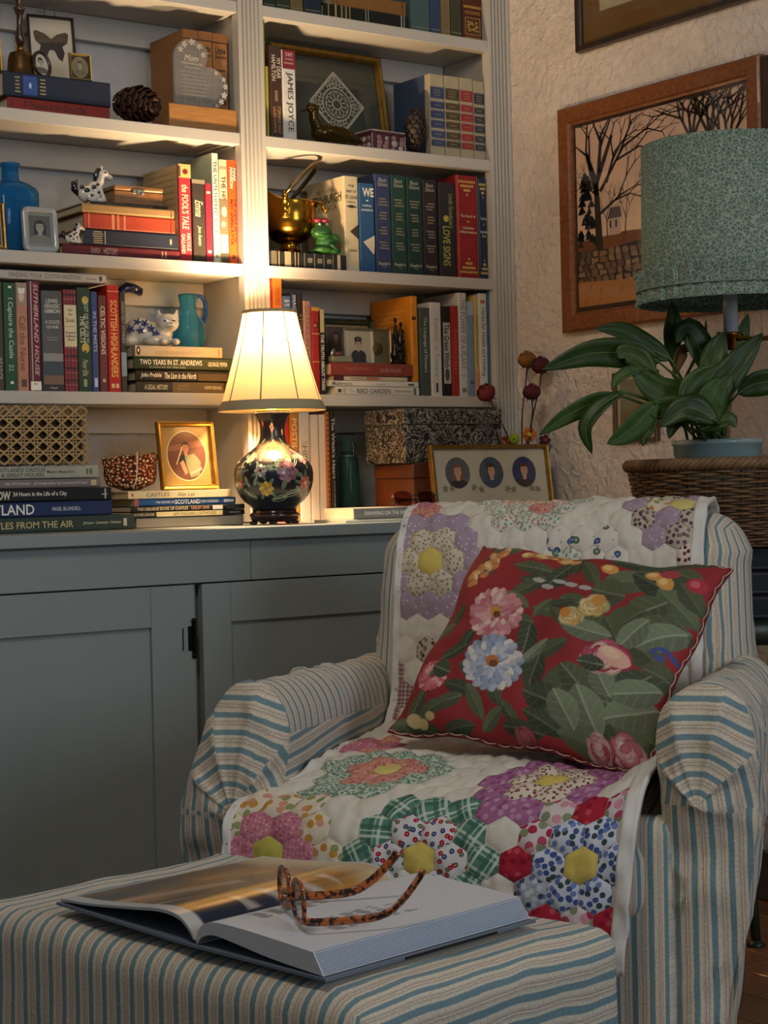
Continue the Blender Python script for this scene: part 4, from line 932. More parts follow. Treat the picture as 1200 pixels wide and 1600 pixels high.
r, pr = pframe('square_gilt_frame', 'tiny square gilt frame with an oval portrait on the navy book', 'frame', (p.x, 0.018, ZBELL), 0.051, 0.058, 0.004, 0.008, mat('old_gilt', '#9a8046', 0.35, 0.7), rz=0.0, tilt=0.10, back='#3c3222')
pr.oval(0, 0.029, 0.0195, 0.023, '#b59a58', 26); pr.oval(0, 0.029, 0.0182, 0.0217, '#8e805c', 26)
bust(pr, 0.0, 0.034, 0.0075, '#b9a888', '#5c4c36', '#7d7050', clip=(0, 0.029, 0.018, 0.0215)); pr.build('portrait', r)

# pine cone lying on its side
def pine_cone(name, label, loc, R, L, M, mtl, rows=11, per=10, scale_len=1.0):
    r = thing(name, label, 'pine cone', loc)
    co = MB()
    co.ell((0, 0, 0), (R*0.55, R*0.55, L*0.48), 12, 10)
    co.xf(M); co.build('core', mtl, r, True)
    sc = MB()
    # one woody scale: a cupped tongue with a thick tip
    pts = [(-0.10, 0, 0), (0.10, 0, 0), (-0.26, 0.6, 0.10), (0.26, 0.6, 0.10), (-0.30, 0.85, 0.26), (0.30, 0.85, 0.26), (-0.14, 1.0, 0.36), (0.14, 1.0, 0.36)]
    v = [(a, b, c) for a, b, c in pts]+[(a, b-0.05, c-0.13) for a, b, c in pts]
    f = []
    for k in range(3):
        a = 2*k; f += [(a, a+1, a+3, a+2), (8+a, 8+a+2, 8+a+3, 8+a+1), (a, a+2, 8+a+2, 8+a), (a+1, 8+a+1, 8+a+3, a+3)]
    f += [(6, 7, 15, 14), (0, 8, 9, 1)]
    sc.add(v, f); me = sc.mesh('scale', mtl)
    for k in range(rows):
        t = (k+0.5)/rows; zz = -L/2+L*t
        rad = R*math.sin(math.pi*(0.12+0.80*t))**0.7
        for i in range(per):
            a = 2*math.pi*(i+0.5*(k % 2))/per+random.uniform(-0.06, 0.06)
            o = bpy.data.objects.new('scale', me); COL.objects.link(o); o.parent = r
            ss = rad*0.72*scale_len*random.uniform(0.92, 1.08)
            A = Matrix.Translation((0, 0, zz)) @ Matrix.Rotation(a-math.pi/2, 4, 'Z') @ Matrix.Translation((0, rad*0.38, 0)) @ Matrix.Rotation(0.25+0.5*t, 4, 'X') @ Matrix.Diagonal((ss*1.15, ss, ss*1.2, 1))
            o.matrix_basis = M @ A
    return r
CONE = mat('cone_wood', '#4a2c1c', 0.55, 0, 0.5, 60, 0.2, 200)
pc = P(212, 155, 0.05)
pine_cone('pine_cone', 'large brown pine cone lying on its side left of the glass heart', (pc.x, 0.062, S3+0.052), 0.047, 0.10,
          Matrix.Rotation(0.5, 4, 'Z') @ Matrix.Rotation(math.radians(100), 4, 'X'), CONE, 8, 9)

# glass heart on its wooden block
WOODL = wood('pale_beech', '#b07c42', '#9a6833', 0.5, (6, 60, 60), 0.05)
b0 = P(264, 180, 0.006); b1 = P(372.5, 188, 0.006)
blk = MB().box(b0.x, -0.004+0.008, 0.006, 0.030, S3+0.0003, S3+0.053, ch=0.001) if False else MB().box(b0.x, min(b1.x, -0.004), 0.005, 0.031, S3+0.0003, S3+0.0515, ch=0.001)
o = blk.build('wooden_block', WOODL); tag(o, 'pale wooden block standing under the engraved glass heart', 'block')
aw = thing('glass_heart_award', 'clear engraved glass heart with white lettering on the wooden block', 'award', (P(314, 170, 0.016).x, 0.016, S3+0.0518))
def heart_outline():
    # square body with two round lobes, turned on its corner: as in the photo one lobe is on top, one at the right
    W = 0.125; H_ = 0.155
    pts = [(-0.068, 0.0)]
    pts += [(-0.068, 0.10)]
    pts += [(-0.068+0.046+0.046*math.cos(a), 0.105+0.046*math.sin(a)) for a in np.linspace(math.pi, 0.12*math.pi, 14)]
    pts += [(0.022+0.048*math.cos(a), 0.046+0.046*math.sin(a)) for a in np.linspace(0.56*math.pi, -0.42*math.pi, 14)]
    return pts
ho = heart_outline()
mb = MB(); mb.prism(ho, 'y', -0.004, 0.004)
aw_o = mb.build('glass_heart', glass_mat('award_glass', (0.92, 0.94, 0.93, 1), refl=0.25, rough=0.12, haze=0.14), aw)
pr = Print(lambda a, b, k: (a, -0.0043-0.00005*k, b))
GRV = '#c9c4b8'
pr.text('Mom', -0.024, 0.108, 0.036, 0.014, GRV, bold=0.0, shear=0.3)
pr.text('The Best Mothering Day', -0.024, 0.095, 0.056, 0.006, GRV); pr.text('is the one we share', -0.022, 0.087, 0.036, 0.004, GRV)
for i, wd in enumerate((0.085, 0.088, 0.08, 0.09, 0.086, 0.088, 0.06)):
    pr.text('through all the years and love you gave'[:34-(i % 3)*4], -0.018, 0.076-0.0085*i, wd, 0.0036, '#a9a69c')
for cx, cy, rr in ((-0.052, 0.125, 0.008), (-0.042, 0.137, 0.009), (-0.022, 0.144, 0.009), (-0.004, 0.136, 0.008), (0.006, 0.118, 0.008), (0.058, 0.068, 0.007), (0.062, 0.052, 0.008), (0.058, 0.032, 0.009), (0.05, 0.016, 0.008), (0.038, 0.006, 0.006), (0.038, 0.08, 0.006)):
    for k in range(5):
        a = k*1.257+cx*90; pr.oval(cx+rr*0.5*math.cos(a), cy+rr*0.5*math.sin(a), rr*0.42, rr*0.28, '#b7b0a6', 8, rot=a)
pr.build('engraving', aw)
# sliver of a frame at the left edge of the picture
r, pr = pframe('picture_frame', 'narrow gilt frame cut by the left edge, behind the bell', 'frame', (P(4, 70, 0.12).x-0.0275, 0.12, ZBELL), 0.055, 0.105, 0.006, 0.010, GILTM, tilt=0.08, back='#8d8468', easel=False)
for i in range(4): pr.rect(0.004, 0.02, 0.02+0.02*i, 0.03+0.02*i, '#5c4a34')
pr.build('picture', r)

# ------------------------------------------------------------------ left bay, second shelf
BLUEG = vol_glass('blue_glass', '#46a6dc', 0.05, 1.22, 0.85)
p = P(22, 389, 0.06); s = mpp(p)
bt = thing('blue_bottle', 'tall square-shouldered blue glass bottle at the left edge', 'bottle', (P(17, 330, 0.09).x, 0.09, S2+0.0004))
def sq(r, z, n=32, k=4.0):
    out = []
    for i in range(n):
        a = 2*math.pi*i/n+math.pi/4
        d = (abs(math.cos(a))**k+abs(math.sin(a))**k)**(-1/k); out.append((r*d*math.cos(a), r*d*math.sin(a), z))
    return out
mb = MB(); n = 32; v = []; f = []
levels = [(36*s, 0, 5), (38*s, 0.004, 5), (38*s, 0.132, 5), (36*s, 0.142, 4), (26*s, 0.154, 3), (14.5*s, 0.162, 2), (13.5*s, 0.190, 2), (16*s, 0.192, 2), (16.5*s, 0.199, 2), (12.5*s, 0.2, 2), (11*s, 0.165, 2), (30*s, 0.13, 5), (32*s, 0.01, 5)]
for rr, zz, kk in levels: v += sq(rr, zz, n, kk)
for k in range(len(levels)-1):
    for i in range(n):
        j = (i+1) % n; f.append((k*n+i, k*n+j, (k+1)*n+j, (k+1)*n+i))
f.append(tuple(range(n))[::-1]); f.append(tuple((len(levels)-1)*n+i for i in range(n)))
mb.add(v, f); o = mb.build('bottle_body', BLUEG, bt, True)
mb = MB()
for i in range(5): mb.box(-0.024, 0.024, -38*s*0.985-0.0012, -38*s*0.985, 0.03+0.02*i, 0.0325+0.02*i)
mb.build('moulded_lettering', BLUEG, bt)
# small lucite frame with a portrait
p = P(67, 392, 0.01)
lc = thing('lucite_frame', 'clear acrylic frame with scalloped edge and a grey portrait', 'frame', (p.x, 0.012, S2+0.0018), rot=(-0.1, 0, -0.05))
wl, hl = 0.080, 0.098
def rrect(w, h, r, n=5, wav=0.0):
    out = []
    for cx, cz, a0 in ((w/2-r, r, -90), (w/2-r, h-r, 0), (-w/2+r, h-r, 90), (-w/2+r, r, 180)):
        for i in range(n+1):
            a = math.radians(a0+90*i/n); out.append((cx+r*math.cos(a), cz+r*math.sin(a)))
    return out
ACR = mat('frosted_acrylic', '#a3a6a6', 0.18, 0.1, coat=0.6)
mb = MB(); n_ = len(rrect(1, 1, 0.1)); v = []; f = []
for w_, h_, r_, y_, dz in ((wl, hl, 0.014, 0.010, 0), (wl, hl, 0.014, 0.002, 0), (wl-0.006, hl-0.006, 0.012, -0.001, 0.003), (wl-0.022, hl-0.022, 0.006, 0.001, 0.011), (wl-0.026, hl-0.026, 0.003, 0.006, 0.013)):
    v += [(a, y_, b+dz) for a, b in rrect(w_, h_, r_)]
for k in range(4):
    for i in range(n_):
        j = (i+1) % n_; f.append((k*n_+i, k*n_+j, (k+1)*n_+j, (k+1)*n_+i))
mb.add(v, f); mb.build('frame', ACR, lc, True)
MB().box(-wl/2+0.012, wl/2-0.012, 0.0062, 0.0095, 0.012, hl-0.012).build('backing', hexmat('#8c8c84', 0.6), lc)
pr = Print(lambda a, b, k: (a, 0.006-0.00005*k, b)); pr.rect(-0.027, 0.027, 0.0145, hl-0.0145, '#8d8e84'); pr.rect(-0.024, 0.024, 0.018, hl-0.018, '#5e5d54')
bust(pr, 0, 0.055, 0.0125, '#a8a498', '#2c2a26', '#7d7c70', long=True, bottom=0.018); pr.build('portrait', lc)
MB().box(-wl/2+0.013, wl/2-0.013, 0.0036, 0.0042, 0.013, hl-0.013).build('glass', PANE, lc)
r, pr = pframe('picture_frame', 'slim dark frame with gold edge at the left edge of the picture', 'frame', (P(-14, 350, 0.005).x, 0.005, S2), 0.07, 0.10, 0.007, 0.010, GILTM, tilt=0.1, back='#b9b2a0', easel=False)
pr.rect(-0.026, 0.026, 0.01, 0.09, '#4a443a'); pr.build('picture', r)

# spotted china ponies
CHINA = mat('white_china', '#cfcabd', 0.12, coat=0.7); CHB = mat('black_glaze', '#17151a', 0.12, coat=0.7)
def pony(label, loc, s, rz):
    r = thing('china_pony', label, 'figurine', loc, rz)
    mb = MB(); E = lambda c, rr, M=None: mb.ell(c, rr, 14, 10, M=M)
    # sitting pony facing +x: haunches down, chest up, head raised
    E((-0.012, 0, 0.017), (0.020, 0.014, 0.016)); E((0.004, 0, 0.026), (0.016, 0.012, 0.016), Matrix.Rotation(-0.6, 3, 'Y'))
    E((0.014, 0, 0.040), (0.008, 0.008, 0.016), Matrix.Rotation(0.35, 3, 'Y')); E((0.021, 0, 0.055), (0.011, 0.0085, 0.0095)); E((0.032, 0, 0.0505), (0.009, 0.0065, 0.006), Matrix.Rotation(0.3, 3, 'Y'))
    for sg in (-1, 1):
        mb.tube([(0.010, sg*0.007, 0.026), (0.017, sg*0.008, 0.012), (0.019, sg*0.008, 0.003)], [0.006, 0.0045, 0.005], 8)
        E((-0.004, sg*0.012, 0.010), (0.014, 0.006, 0.010)); E((0.010, sg*0.012, 0.0045), (0.009, 0.005, 0.0045))
        E((0.017, sg*0.005, 0.065), (0.0025, 0.002, 0.006))
    b = mb.build('body', CHINA, r); fuse(b, 0.0012, 4)
    m2 = MB()
    m2.tube([(-0.028, 0, 0.014), (-0.036, 0, 0.024), (-0.036, 0.001, 0.036), (-0.030, 0.002, 0.042)], [0.004, 0.007, 0.0065, 0.002], 8); m2.build('tail', CHB, r, True)
    m3 = MB(); m3.tube([(0.004, 0, 0.040), (0.006, 0, 0.052), (0.012, 0, 0.064), (0.022, 0, 0.066)], [0.003, 0.005, 0.0045, 0.002], 8); m3.build('mane', CHB, r, True)
    for k, (x, y, z_, q_) in enumerate(((-0.016, -0.0125, 0.022, 0.006), (-0.002, -0.0125, 0.029, 0.005), (0.006, -0.0112, 0.034, 0.004), (-0.024, -0.009, 0.028, 0.005), (-0.008, -0.0165, 0.012, 0.004), (0.023, -0.0080, 0.058, 0.0025), (0.008, -0.0105, 0.020, 0.0035))):
        MB().ell((x, y, z_), (q_, 0.0022, q_*0.8), 10, 6).build('spot', CHB, r, True)
    r.scale = (s, s, s); return r
pony('black spotted white china pony sitting beside the wooden box', (P(147, 308, 0.05).x, 0.055, ZBOX+0.0004), 1.18, -0.1)
pony('small black spotted china pony beside the clear portrait frame', (P(110, 378, 0.03).x, 0.014, ZMAR+0.0004), 0.66, -0.05)
# wooden box with a latch
p = P(212, 300, 0.035)
wbx = thing('wooden_box', 'little honey-brown wooden box with a brass latch on the book pile', 'box', (P(217, 300, 0.03).x, 0.03, ZBOX+0.0004), rz=-0.04)
BXW = wood('walnut_box', '#94642c', '#6e451c', 0.35, (10, 60, 60), 0.4)
wbw = 0.060
MB().box(-wbw, wbw, 0, 0.085, 0, 0.030, ch=0.002).build('body', BXW, wbx)
MB().box(-wbw-0.001, wbw+0.001, -0.001, 0.086, 0.0305, 0.042, ch=0.003).build('lid', BXW, wbx)
mb = MB(); mb.box(-0.016, 0.012, -0.0035, -0.0012, 0.024, 0.034, ch=0.001); mb.tube([(-0.004, -0.004, 0.024+0.007*0) if False else (0.006*math.cos(a), -0.0042, 0.026+0.006*math.sin(a)) for a in np.linspace(0, 2*math.pi, 14)], 0.0014, 6); mb.build('latch', mat('steel_latch', '#8d8a80', 0.4, 0.8), wbx)

# ------------------------------------------------------------------ left bay, third shelf
DBL = mat('cobalt_glaze', '#1c2450', 0.12, coat=0.7)
jx = P(200, 450, 0.12).x
cn = thing('glazed_cane', 'dark blue glazed curved handle rising behind the standing books', 'handle', (P(190, 600, 0.180).x, 0.180, S1+0.0004))
hz = P(200, 450, 0.180).z-S1
mb = MB(); mb.tube([(0, 0, 0), (0, 0, hz-0.03), (0.004, -0.002, hz-0.008), (0.018, -0.004, hz), (0.035, -0.006, hz-0.002), (0.052, -0.008, hz-0.010)], [0.0065, 0.0065, 0.0105, 0.012, 0.0115, 0.010], 12); mb.build('shaft', DBL, cn, True)
mb = MB(); mb.ell((0.0525, -0.008, hz-0.0102), (0.003, 0.008, 0.008), 12, 8); lab(mb.build('end_cap', BRASS, cn, True), 'brass end cap')
# white china cat with blue flowers
ct = thing('china_cat', 'white china cat with blue flowers lying on the cream book', 'figurine', (P(245, 538, 0.06).x, 0.075, ZCAT+0.0024), rz=-0.42)
mb = MB()
E = lambda c, rr, M=None: mb.ell(c, rr, 16, 12, M=M)
E((-0.018, 0.010, 0.030), (0.052, 0.030, 0.030)); E((-0.030, 0.012, 0.038), (0.034, 0.028, 0.030)); E((-0.055, 0.0, 0.014), (0.024, 0.022, 0.015))
E((0.022, -0.004, 0.034), (0.022, 0.022, 0.028)); E((0.032, -0.016, 0.052), (0.026, 0.022, 0.022)); E((0.037, -0.034, 0.045), (0.012, 0.008, 0.009))
for sg in (-1, 1):
    mb.add([(0.032+sg*0.008, -0.024, 0.066), (0.032+sg*0.026, -0.018, 0.060), (0.032+sg*0.020, -0.006, 0.066), (0.032+sg*0.022, -0.018, 0.086)], [(0, 2, 1), (0, 1, 3), (1, 2, 3), (2, 0, 3)])
    E((0.033+sg*0.014, -0.036, 0.008), (0.010, 0.016, 0.008))
E((0.01, -0.02, 0.012), (0.035, 0.020, 0.013))
b = mb.build('body', CHINA, ct); fuse(b, 0.0016, 5)
mb = MB()
DB2 = mat('blue_enamel', '#2c3a78', 0.2, coat=0.6)
random.seed(3)
for k, (x, z_, y) in enumerate(((-0.036, 0.055, -0.010), (-0.020, 0.052, -0.014), (-0.052, 0.040, -0.016), (-0.030, 0.036, -0.021), (-0.006, 0.040, -0.019), (0.004, 0.028, -0.022))):
    for j in range(5):
        a = j*1.257+k; M3 = Matrix.Rotation(0.1, 3, 'X') @ Matrix.Rotation(-a, 3, 'Y')
        MB().ell((x+0.005*math.cos(a), y-0.001, z_+0.005*math.sin(a)), (0.0052, 0.0035, 0.0022), 8, 6, M=M3).build('flower_petal', DB2, ct, True)
for sg in (-1, 1):
    MB().ell((0.034+sg*0.0095, -0.0372, 0.0555), (0.0042, 0.0022, 0.0017), 8, 6).build('eye', CHB, ct, True)
MB().ell((0.0375, -0.0425, 0.0485), (0.0022, 0.0015, 0.0015), 8, 6).build('nose', mat('pink_glaze', '#7a4a48', 0.3), ct, True)
MB().tube([(0.0305, -0.040, 0.0405), (0.034, -0.0425, 0.0415), (0.0375, -0.0430, 0.0438), (0.041, -0.0425, 0.0415), (0.0445, -0.040, 0.0405)], 0.0007, 5).build('mouth', CHB, ct, True)
# blue glass jug
jz = SH[0]
p = P(297, 540, 0.13); s = mpp(p)
jb = thing('blue_jug', 'turquoise glass jug with a dark blue loop handle behind the china cat', 'jug', (P(294, 500, 0.122).x, 0.122, ZCAT+0.0004))
JUG = vol_glass('turquoise_glass', '#7fd2ee', 0.04, 1.2, 0.92)
hj = 92*s
jp = [(20*s, 0), (24*s, 0.003), (27*s, 0.02), (27*s, 0.05*1), (24*s, 0.066), (16*s, 0.080), (13*s, 0.09), (13.5*s, 0.098), (14.5*s, 0.100), (13*s, 0.102), (12.5*s, 0.108), (15.5*s, 0.128), (15*s, 0.130), (12*s, 0.127), (10.5*s, 0.10), (22*s, 0.06), (24*s, 0.03), (20*s, 0.006)]
MB().lathe(jp, 32).build('jug_body', JUG, jb, True)
hp = [(0.019, 0, 0.121), (0.027, 0, 0.128), (0.037, 0, 0.127), (0.045, 0, 0.117), (0.0475, 0, 0.10), (0.046, 0, 0.082), (0.041, 0, 0.068), (0.034, 0, 0.060)]
MB().tube(hp, [0.004, 0.0048, 0.005, 0.005, 0.005, 0.005, 0.0055, 0.006], 10).build('handle', vol_glass('blue_handle_glass', '#3f7fd0', 0.06, 1.25, 0.8), jb, True)
# ------------------------------------------------------------------ worktop, left
# cane box: woven in rows, columns and diagonals
CANE = mat('cane', '#b8945c', 0.5, 0, 0.3, 80)
x0 = P(-70, 690, -0.125).x; x1 = P(136, 690, -0.125).x; zc0 = ZCANE+0.0032; hc = P(60, 634, -0.125).z-zc0
cbx = thing('cane_box', 'open woven cane box on top of the left pile of books', 'box', ((x0+x1)/2, -0.125, zc0))
wc = (x1-x0); dc = 0.116
MB().box(-wc/2+0.008, wc/2-0.008, 0.010, dc-0.010, 0.004, hc-0.02).build('dark_lining', hexmat('#33261a', 0.9), cbx)
pit = 0.0265
def strip(parent, a, b, y, wd, th, axis_n, name='cane_strip'):
    # flat strip between 2D points on a face
    a = Vector(a); b = Vector(b); t = (b-a).normalized(); nrm = Vector((-t.y, t.x))*wd/2
    def m3(p, k):
        if axis_n == 'y': return (p.x, y-k, p.y)
        return (y+k, p.x, p.y)
    c = [a-nrm, b-nrm, b+nrm, a+nrm]
    v = [m3(q_, 0) for q_ in c]+[m3(q_, th) for q_ in c]
    return MB().add(v, [(0, 1, 2, 3), (7, 6, 5, 4), (0, 4, 5, 1), (1, 5, 6, 2), (2, 6, 7, 3), (3, 7, 4, 0)]).build(name, CANE, parent)
def caneface(u0, u1, h, y, axis_n):
    nv = int((u1-u0)/pit); ph = (u1-u0)/nv; nh = round(h/pit); pv = h/nh
    for i in range(nv+1):
        for d in (-0.0032, 0.0032):
            u = min(max(u0+ph*i+d, u0+0.0015), u1-0.0015); strip(cbx, (u, 0.002), (u, h-0.001), y, 0.0026, 0.0012, axis_n)
    for j in range(nh+1):
        for d in (-0.0032, 0.0032):
            z_ = min(max(pv*j+d, 0.002), h-0.002); strip(cbx, (u0+0.001, z_), (u1-0.001, z_), y-(0.0013 if axis_n == 'y' else -0.0013), 0.0026, 0.0012, axis_n)
    for sg in (1, -1):
        for k in range(-nh, nv+1):
            # diagonals clipped to the face
            ua, za, ub, zb_ = u0+ph*(k+0.5), 0.0, u0+ph*(k+0.5+nh), h
            if sg < 0: za, zb_ = h, 0.0
            t0 = max(0, (u0-ua)/(ub-ua)); t1 = min(1, (u1-ua)/(ub-ua))
            if t1-t0 < 0.05: continue
            strip(cbx, (ua+(ub-ua)*t0, za+(zb_-za)*t0), (ua+(ub-ua)*t1, za+(zb_-za)*t1), y-(0.0028+0.0012*(sg > 0))*(1 if axis_n == 'y' else -1), 0.0036, 0.0012, axis_n, 'cane_diagonal')
caneface(-wc/2, wc/2, hc, 0.0, 'y')
caneface(0.0, dc, hc, wc/2-0.001, 'x')
caneface(0.0, dc, hc, -wc/2+0.001-0.0, 'x')
caneface(-wc/2, wc/2, hc, dc, 'y')
# calico pouch with a cord
q = P(211, 735, -0.06)
po = thing('fabric_pouch', 'brown and cream sprigged fabric pouch with a white cord on the cream book', 'pouch', (P(206, 760, -0.05).x, -0.045, ZPOUCH+0.0022))
CAL = calico('brown_calico', '#4a2418', ['#c98a5a', '#e0c8a0', '#b0623a'], 160, 0.34)
def pouch_fn(u, v):
    a = 2*math.pi*u
    z_ = 0.074*v
    w_ = 0.048+0.010*math.sin(v*2.2)+0.006*v; d_ = 0.030*(1-0.5*v)+0.006
    z_ += 0.006*math.cos(a)*v*(-1 if False else 1)+0.003*math.sin(5*a)*v
    k = 0.35+0.65*min(1, v*6)
    return (w_*math.cos(a)*k+0.002*math.sin(7*a+9*v), d_*math.sin(a)*k+0.003*math.sin(9*a)*v, z_)
mb = MB(); mb.grid(48, 16, pouch_fn, uvfn=lambda u, v: (0.28*u, 0.075*v)); o = mb.build('bag', CAL, po, True); solid(o, 0.002)
MB().tube([(-0.016, -0.040, 0.004), (-0.008, -0.043, 0.022), (-0.006, -0.042, 0.045), (-0.002, -0.036, 0.064), (0.004, -0.026, 0.080), (0.012, -0.010, 0.082), (0.020, 0.0, 0.076)], 0.0014, 6).build('cord', hexmat('#d8cdb8', 0.8), po, True)
# gilt frame with an oval portrait of a bagpiper
p = P(302, 762, -0.08); 
gw = P(347, 710, -0.08).x-P(258, 710, -0.08).x; gh = (762-655)*mpp(p)
r, pr = pframe('gilt_oval_portrait', 'gold frame with an oval colour portrait of a piper, left of the lamp', 'frame', (p.x, -0.075, ZPOUCH), gw, gh, 0.011, 0.014, mat('bright_gilt', '#c09038', 0.28, 0.75, 0.2, 60), rz=0.02, tilt=0.13, back='#c09a50')
pr.rect(-gw/2+0.013, gw/2-0.013, 0.013, gh-0.013, '#b08c46')
c_ = (0, gh*0.5, gw*0.34, gh*0.36)
pr.oval(c_[0], c_[1], c_[2]+0.0022, c_[3]+0.0022, '#e2d2a0', 32); pr.oval(*c_, '#6e3f2c', 32)
pr.shape(clip_oval([(-0.05, 0.10), (0.05, 0.125), (0.05, 0.10), (-0.05, 0.085)], c_), '#8d5a3c')
bust(pr, -0.002, gh*0.62, 0.0115, '#c98a68', '#2a1c16', '#23211e', clip=c_)
pr.shape(clip_oval([(-0.006, 0.075), (0.018, 0.080), (0.034, 0.062), (0.030, 0.030), (0.005, 0.026), (-0.002, 0.05)], c_), '#8d8a5c')
pr.shape(clip_oval([(-0.020, 0.060), (-0.010, 0.066), (0.0, 0.038), (-0.008, 0.032)], c_), '#c08a6a'); pr.shape(clip_oval([(-0.03, 0.055), (-0.026, 0.057), (-0.008, 0.095), (-0.012, 0.096)], c_), '#d8c8a8')
pr.shape(clip_oval([(0.004, 0.038), (0.034, 0.050), (0.036, 0.044), (0.006, 0.032)], c_), '#d0a080'); pr.build('portrait', r)

# ------------------------------------------------------------------ table lamp
YL = -0.155
lp = P(427, 720, YL); s = mpp(lp)
def lz(py): return P(427, py, YL).z-ZC
tl = thing('table_lamp', 'lit table lamp with a pleated cream shade and dark floral vase base', 'lamp', (lp.x, YL, ZC+0.0004))
base = [(33*s, 0.006), (37*s, 0.010), (38*s, 0.016), (40*s, 0.021), (38*s, 0.024), (34*s, 0.0275), (35*s, 0.0305)]
BASEW = mat('lacquered_base', '#2a120c', 0.22, coat=0.6)
MB().lathe(base, 40).build('wooden_base', BASEW, tl, True)
for k in range(5):
    a = 2*math.pi*k/5+0.3; MB().ell((34*s*math.cos(a), 34*s*math.sin(a), 0.0045), (0.010, 0.010, 0.0045), 10, 6).build('foot', BASEW, tl, True)
vp_ = [(797, 34), (793, 35.5), (788, 40), (782, 47), (774, 53.5), (764, 58.5), (752, 61.5), (740, 62.2), (730, 60.5), (721, 55), (712, 45.5), (705, 37), (698, 28), (692, 22.5), (686, 20.5), (678, 19), (670, 19), (662, 20), (655, 22.5), (648, 27), (643.5, 28.5)]
vz = [(0.0306+(lz(y)-lz(797)), r_*s) for y, r_ in vp_]
def vrad(z_):
    for (za, ra), (zb_, rb) in zip(vz[:-1], vz[1:]):
        if za <= z_ <= zb_: return ra+(rb-ra)*(z_-za)/(zb_-za)
    return vz[-1][1] if z_ > vz[-1][0] else vz[0][1]
MB().lathe([(r_, z_) for z_, r_ in vz], 56).build('vase', mat('navy_porcelain', '#131628', 0.30, 0, 0.3, 12, coat=0.25), tl, True)
fa = math.atan2(CC.y-YL, CC.x-lp.x)       # the side of the vase seen in the photograph
def vmap(a, b, k):
    z_ = b; r_ = vrad(z_)+0.0006+0.00008*k; t = fa+a/0.085
    return (r_*math.cos(t), r_*math.sin(t), z_)
def flower(pr, x, z_, r_, c1, c2, cen, n=8, leaf='#5c7058', rings=2):
    for k in range(4):
        a = k*1.6+x*40; pr.oval(x+r_*1.15*math.cos(a), z_+r_*1.15*math.sin(a), r_*0.55, r_*0.24, leaf, 10, rot=a)
    for rg in range(rings):
        rr = r_*(1-0.36*rg)
        for k in range(n):
            a = 2*math.pi*k/n+0.4*rg; pr.oval(x+rr*0.62*math.cos(a), z_+rr*0.62*math.sin(a), rr*0.42, rr*0.30, c1 if (rg+k) % 2 == 0 else c2, 10, rot=a)
    pr.oval(x, z_, r_*0.26, r_*0.26, cen, 10)
def vpx(px, py): return ((px-427)*s*0.085/vrad(0.0306+lz(py)-lz(797))*1.06, 0.0306+lz(py)-lz(797))
for px, py, r_, c1, c2, ce in ((448, 737, 17, '#8d6c72', '#78505a', '#5c3640'), (416, 763, 11.5, '#b89a3c', '#a07e2c', '#7c5a20'), (408, 735, 10, '#b8b4a8', '#8d8a88', '#7a2c34'), (428, 704, 17, '#d8c088', '#c8a890', '#b08050'), (470, 714, 12, '#c08a80', '#a86a6a', '#d8c8a8'), (478, 755, 12, '#a8544c', '#b87868', '#d0b080'), (426, 668, 8, '#d8b8b0', '#b88a88', '#8a2c34'), (412, 662, 5, '#b84a44', '#a83a3c', '#d8b070'), (374, 735, 9, '#7a8070', '#5c6656', '#8a9080'), (392, 715, 8, '#d0b088', '#c09a78', '#a06a4a'), (372, 755, 7, '#a8605a', '#8a4c4c', '#c8a080'), (442, 675, 5, '#c8a890', '#b08a70', '#8a4a3a')):
    x_, z_ = vpx(px, py); pr = Print(vmap); flower(pr, x_, z_, r_*s, c1, c2, ce); pr.build('enamel_flower', tl, print_mat('enamel', 0.2))
for px, py, a, l_ in ((455, 770, 0.3, 16), (468, 768, -0.7, 13), (390, 770, 2.6, 14), (400, 750, 1.2, 9), (435, 778, 0.2, 15), (460, 720, 0.9, 12), (385, 752, 2.0, 10), (412, 690, 0.4, 10), (440, 690, 2.6, 10)):
    x_, z_ = vpx(px, py); pr = Print(vmap); pr.oval(x_, z_, l_*s, l_*s*0.32, '#6f7f68', 12, rot=a); pr.oval(x_, z_, l_*s*0.8, l_*s*0.05, '#a8b098', 8, rot=a); pr.build('enamel_leaf', tl, print_mat('enamel', 0.2))
rng_v = random.Random(8)
for i in range(46):      # scrolls and blossoms crowding the shoulder
    a_ = rng_v.uniform(-0.20, 0.20); zz_ = 0.0306+lz(rng_v.uniform(694, 722))-lz(797)
    pr = Print(vmap); rr_ = rng_v.uniform(2.2, 4.2)*s; cc_ = rng_v.choice(('#d0b48a', '#c49a78', '#b98a78', '#d8c6a0', '#7c8468'))
    pr.oval(a_, zz_, rr_*1.5, rr_*0.7, cc_, 10, rot=rng_v.uniform(0, 3.1)); pr.oval(a_, zz_, rr_*0.7, rr_*0.3, rng_v.choice(('#8a5a44', '#e0d2b0', '#4c4638')), 8, rot=rng_v.uniform(0, 3.1)); pr.build('enamel_scroll', tl, print_mat('enamel', 0.2))
zs0 = lz(642); zs1 = lz(489)
def srad(t):      # bell-shaped shade, t from bottom to top
    return s*(42+(78-42)*(1-t)**1.18)
def shade_mat():
    m_ = bpy.data.materials.new('lampshade_silk'); m_.use_nodes = True; nt = m_.node_tree; N = nt.nodes; N.remove(N['Principled BSDF'])
    d = N.new('ShaderNodeBsdfDiffuse'); d.inputs[0].default_value = H('#cdb68c')
    t = N.new('ShaderNodeBsdfTranslucent'); t.inputs[0].default_value = H('#f2d9a2')
    mx = N.new('ShaderNodeMixShader'); mx.inputs[0].default_value = 0.075
    nt.links.new(d.outputs[0], mx.inputs[1]); nt.links.new(t.outputs[0], mx.inputs[2]); nt.links.new(mx.outputs[0], N['Material Output'].inputs[0]); return m_
SHADE = shade_mat()
npan = 8
zrim = zs0+0.020
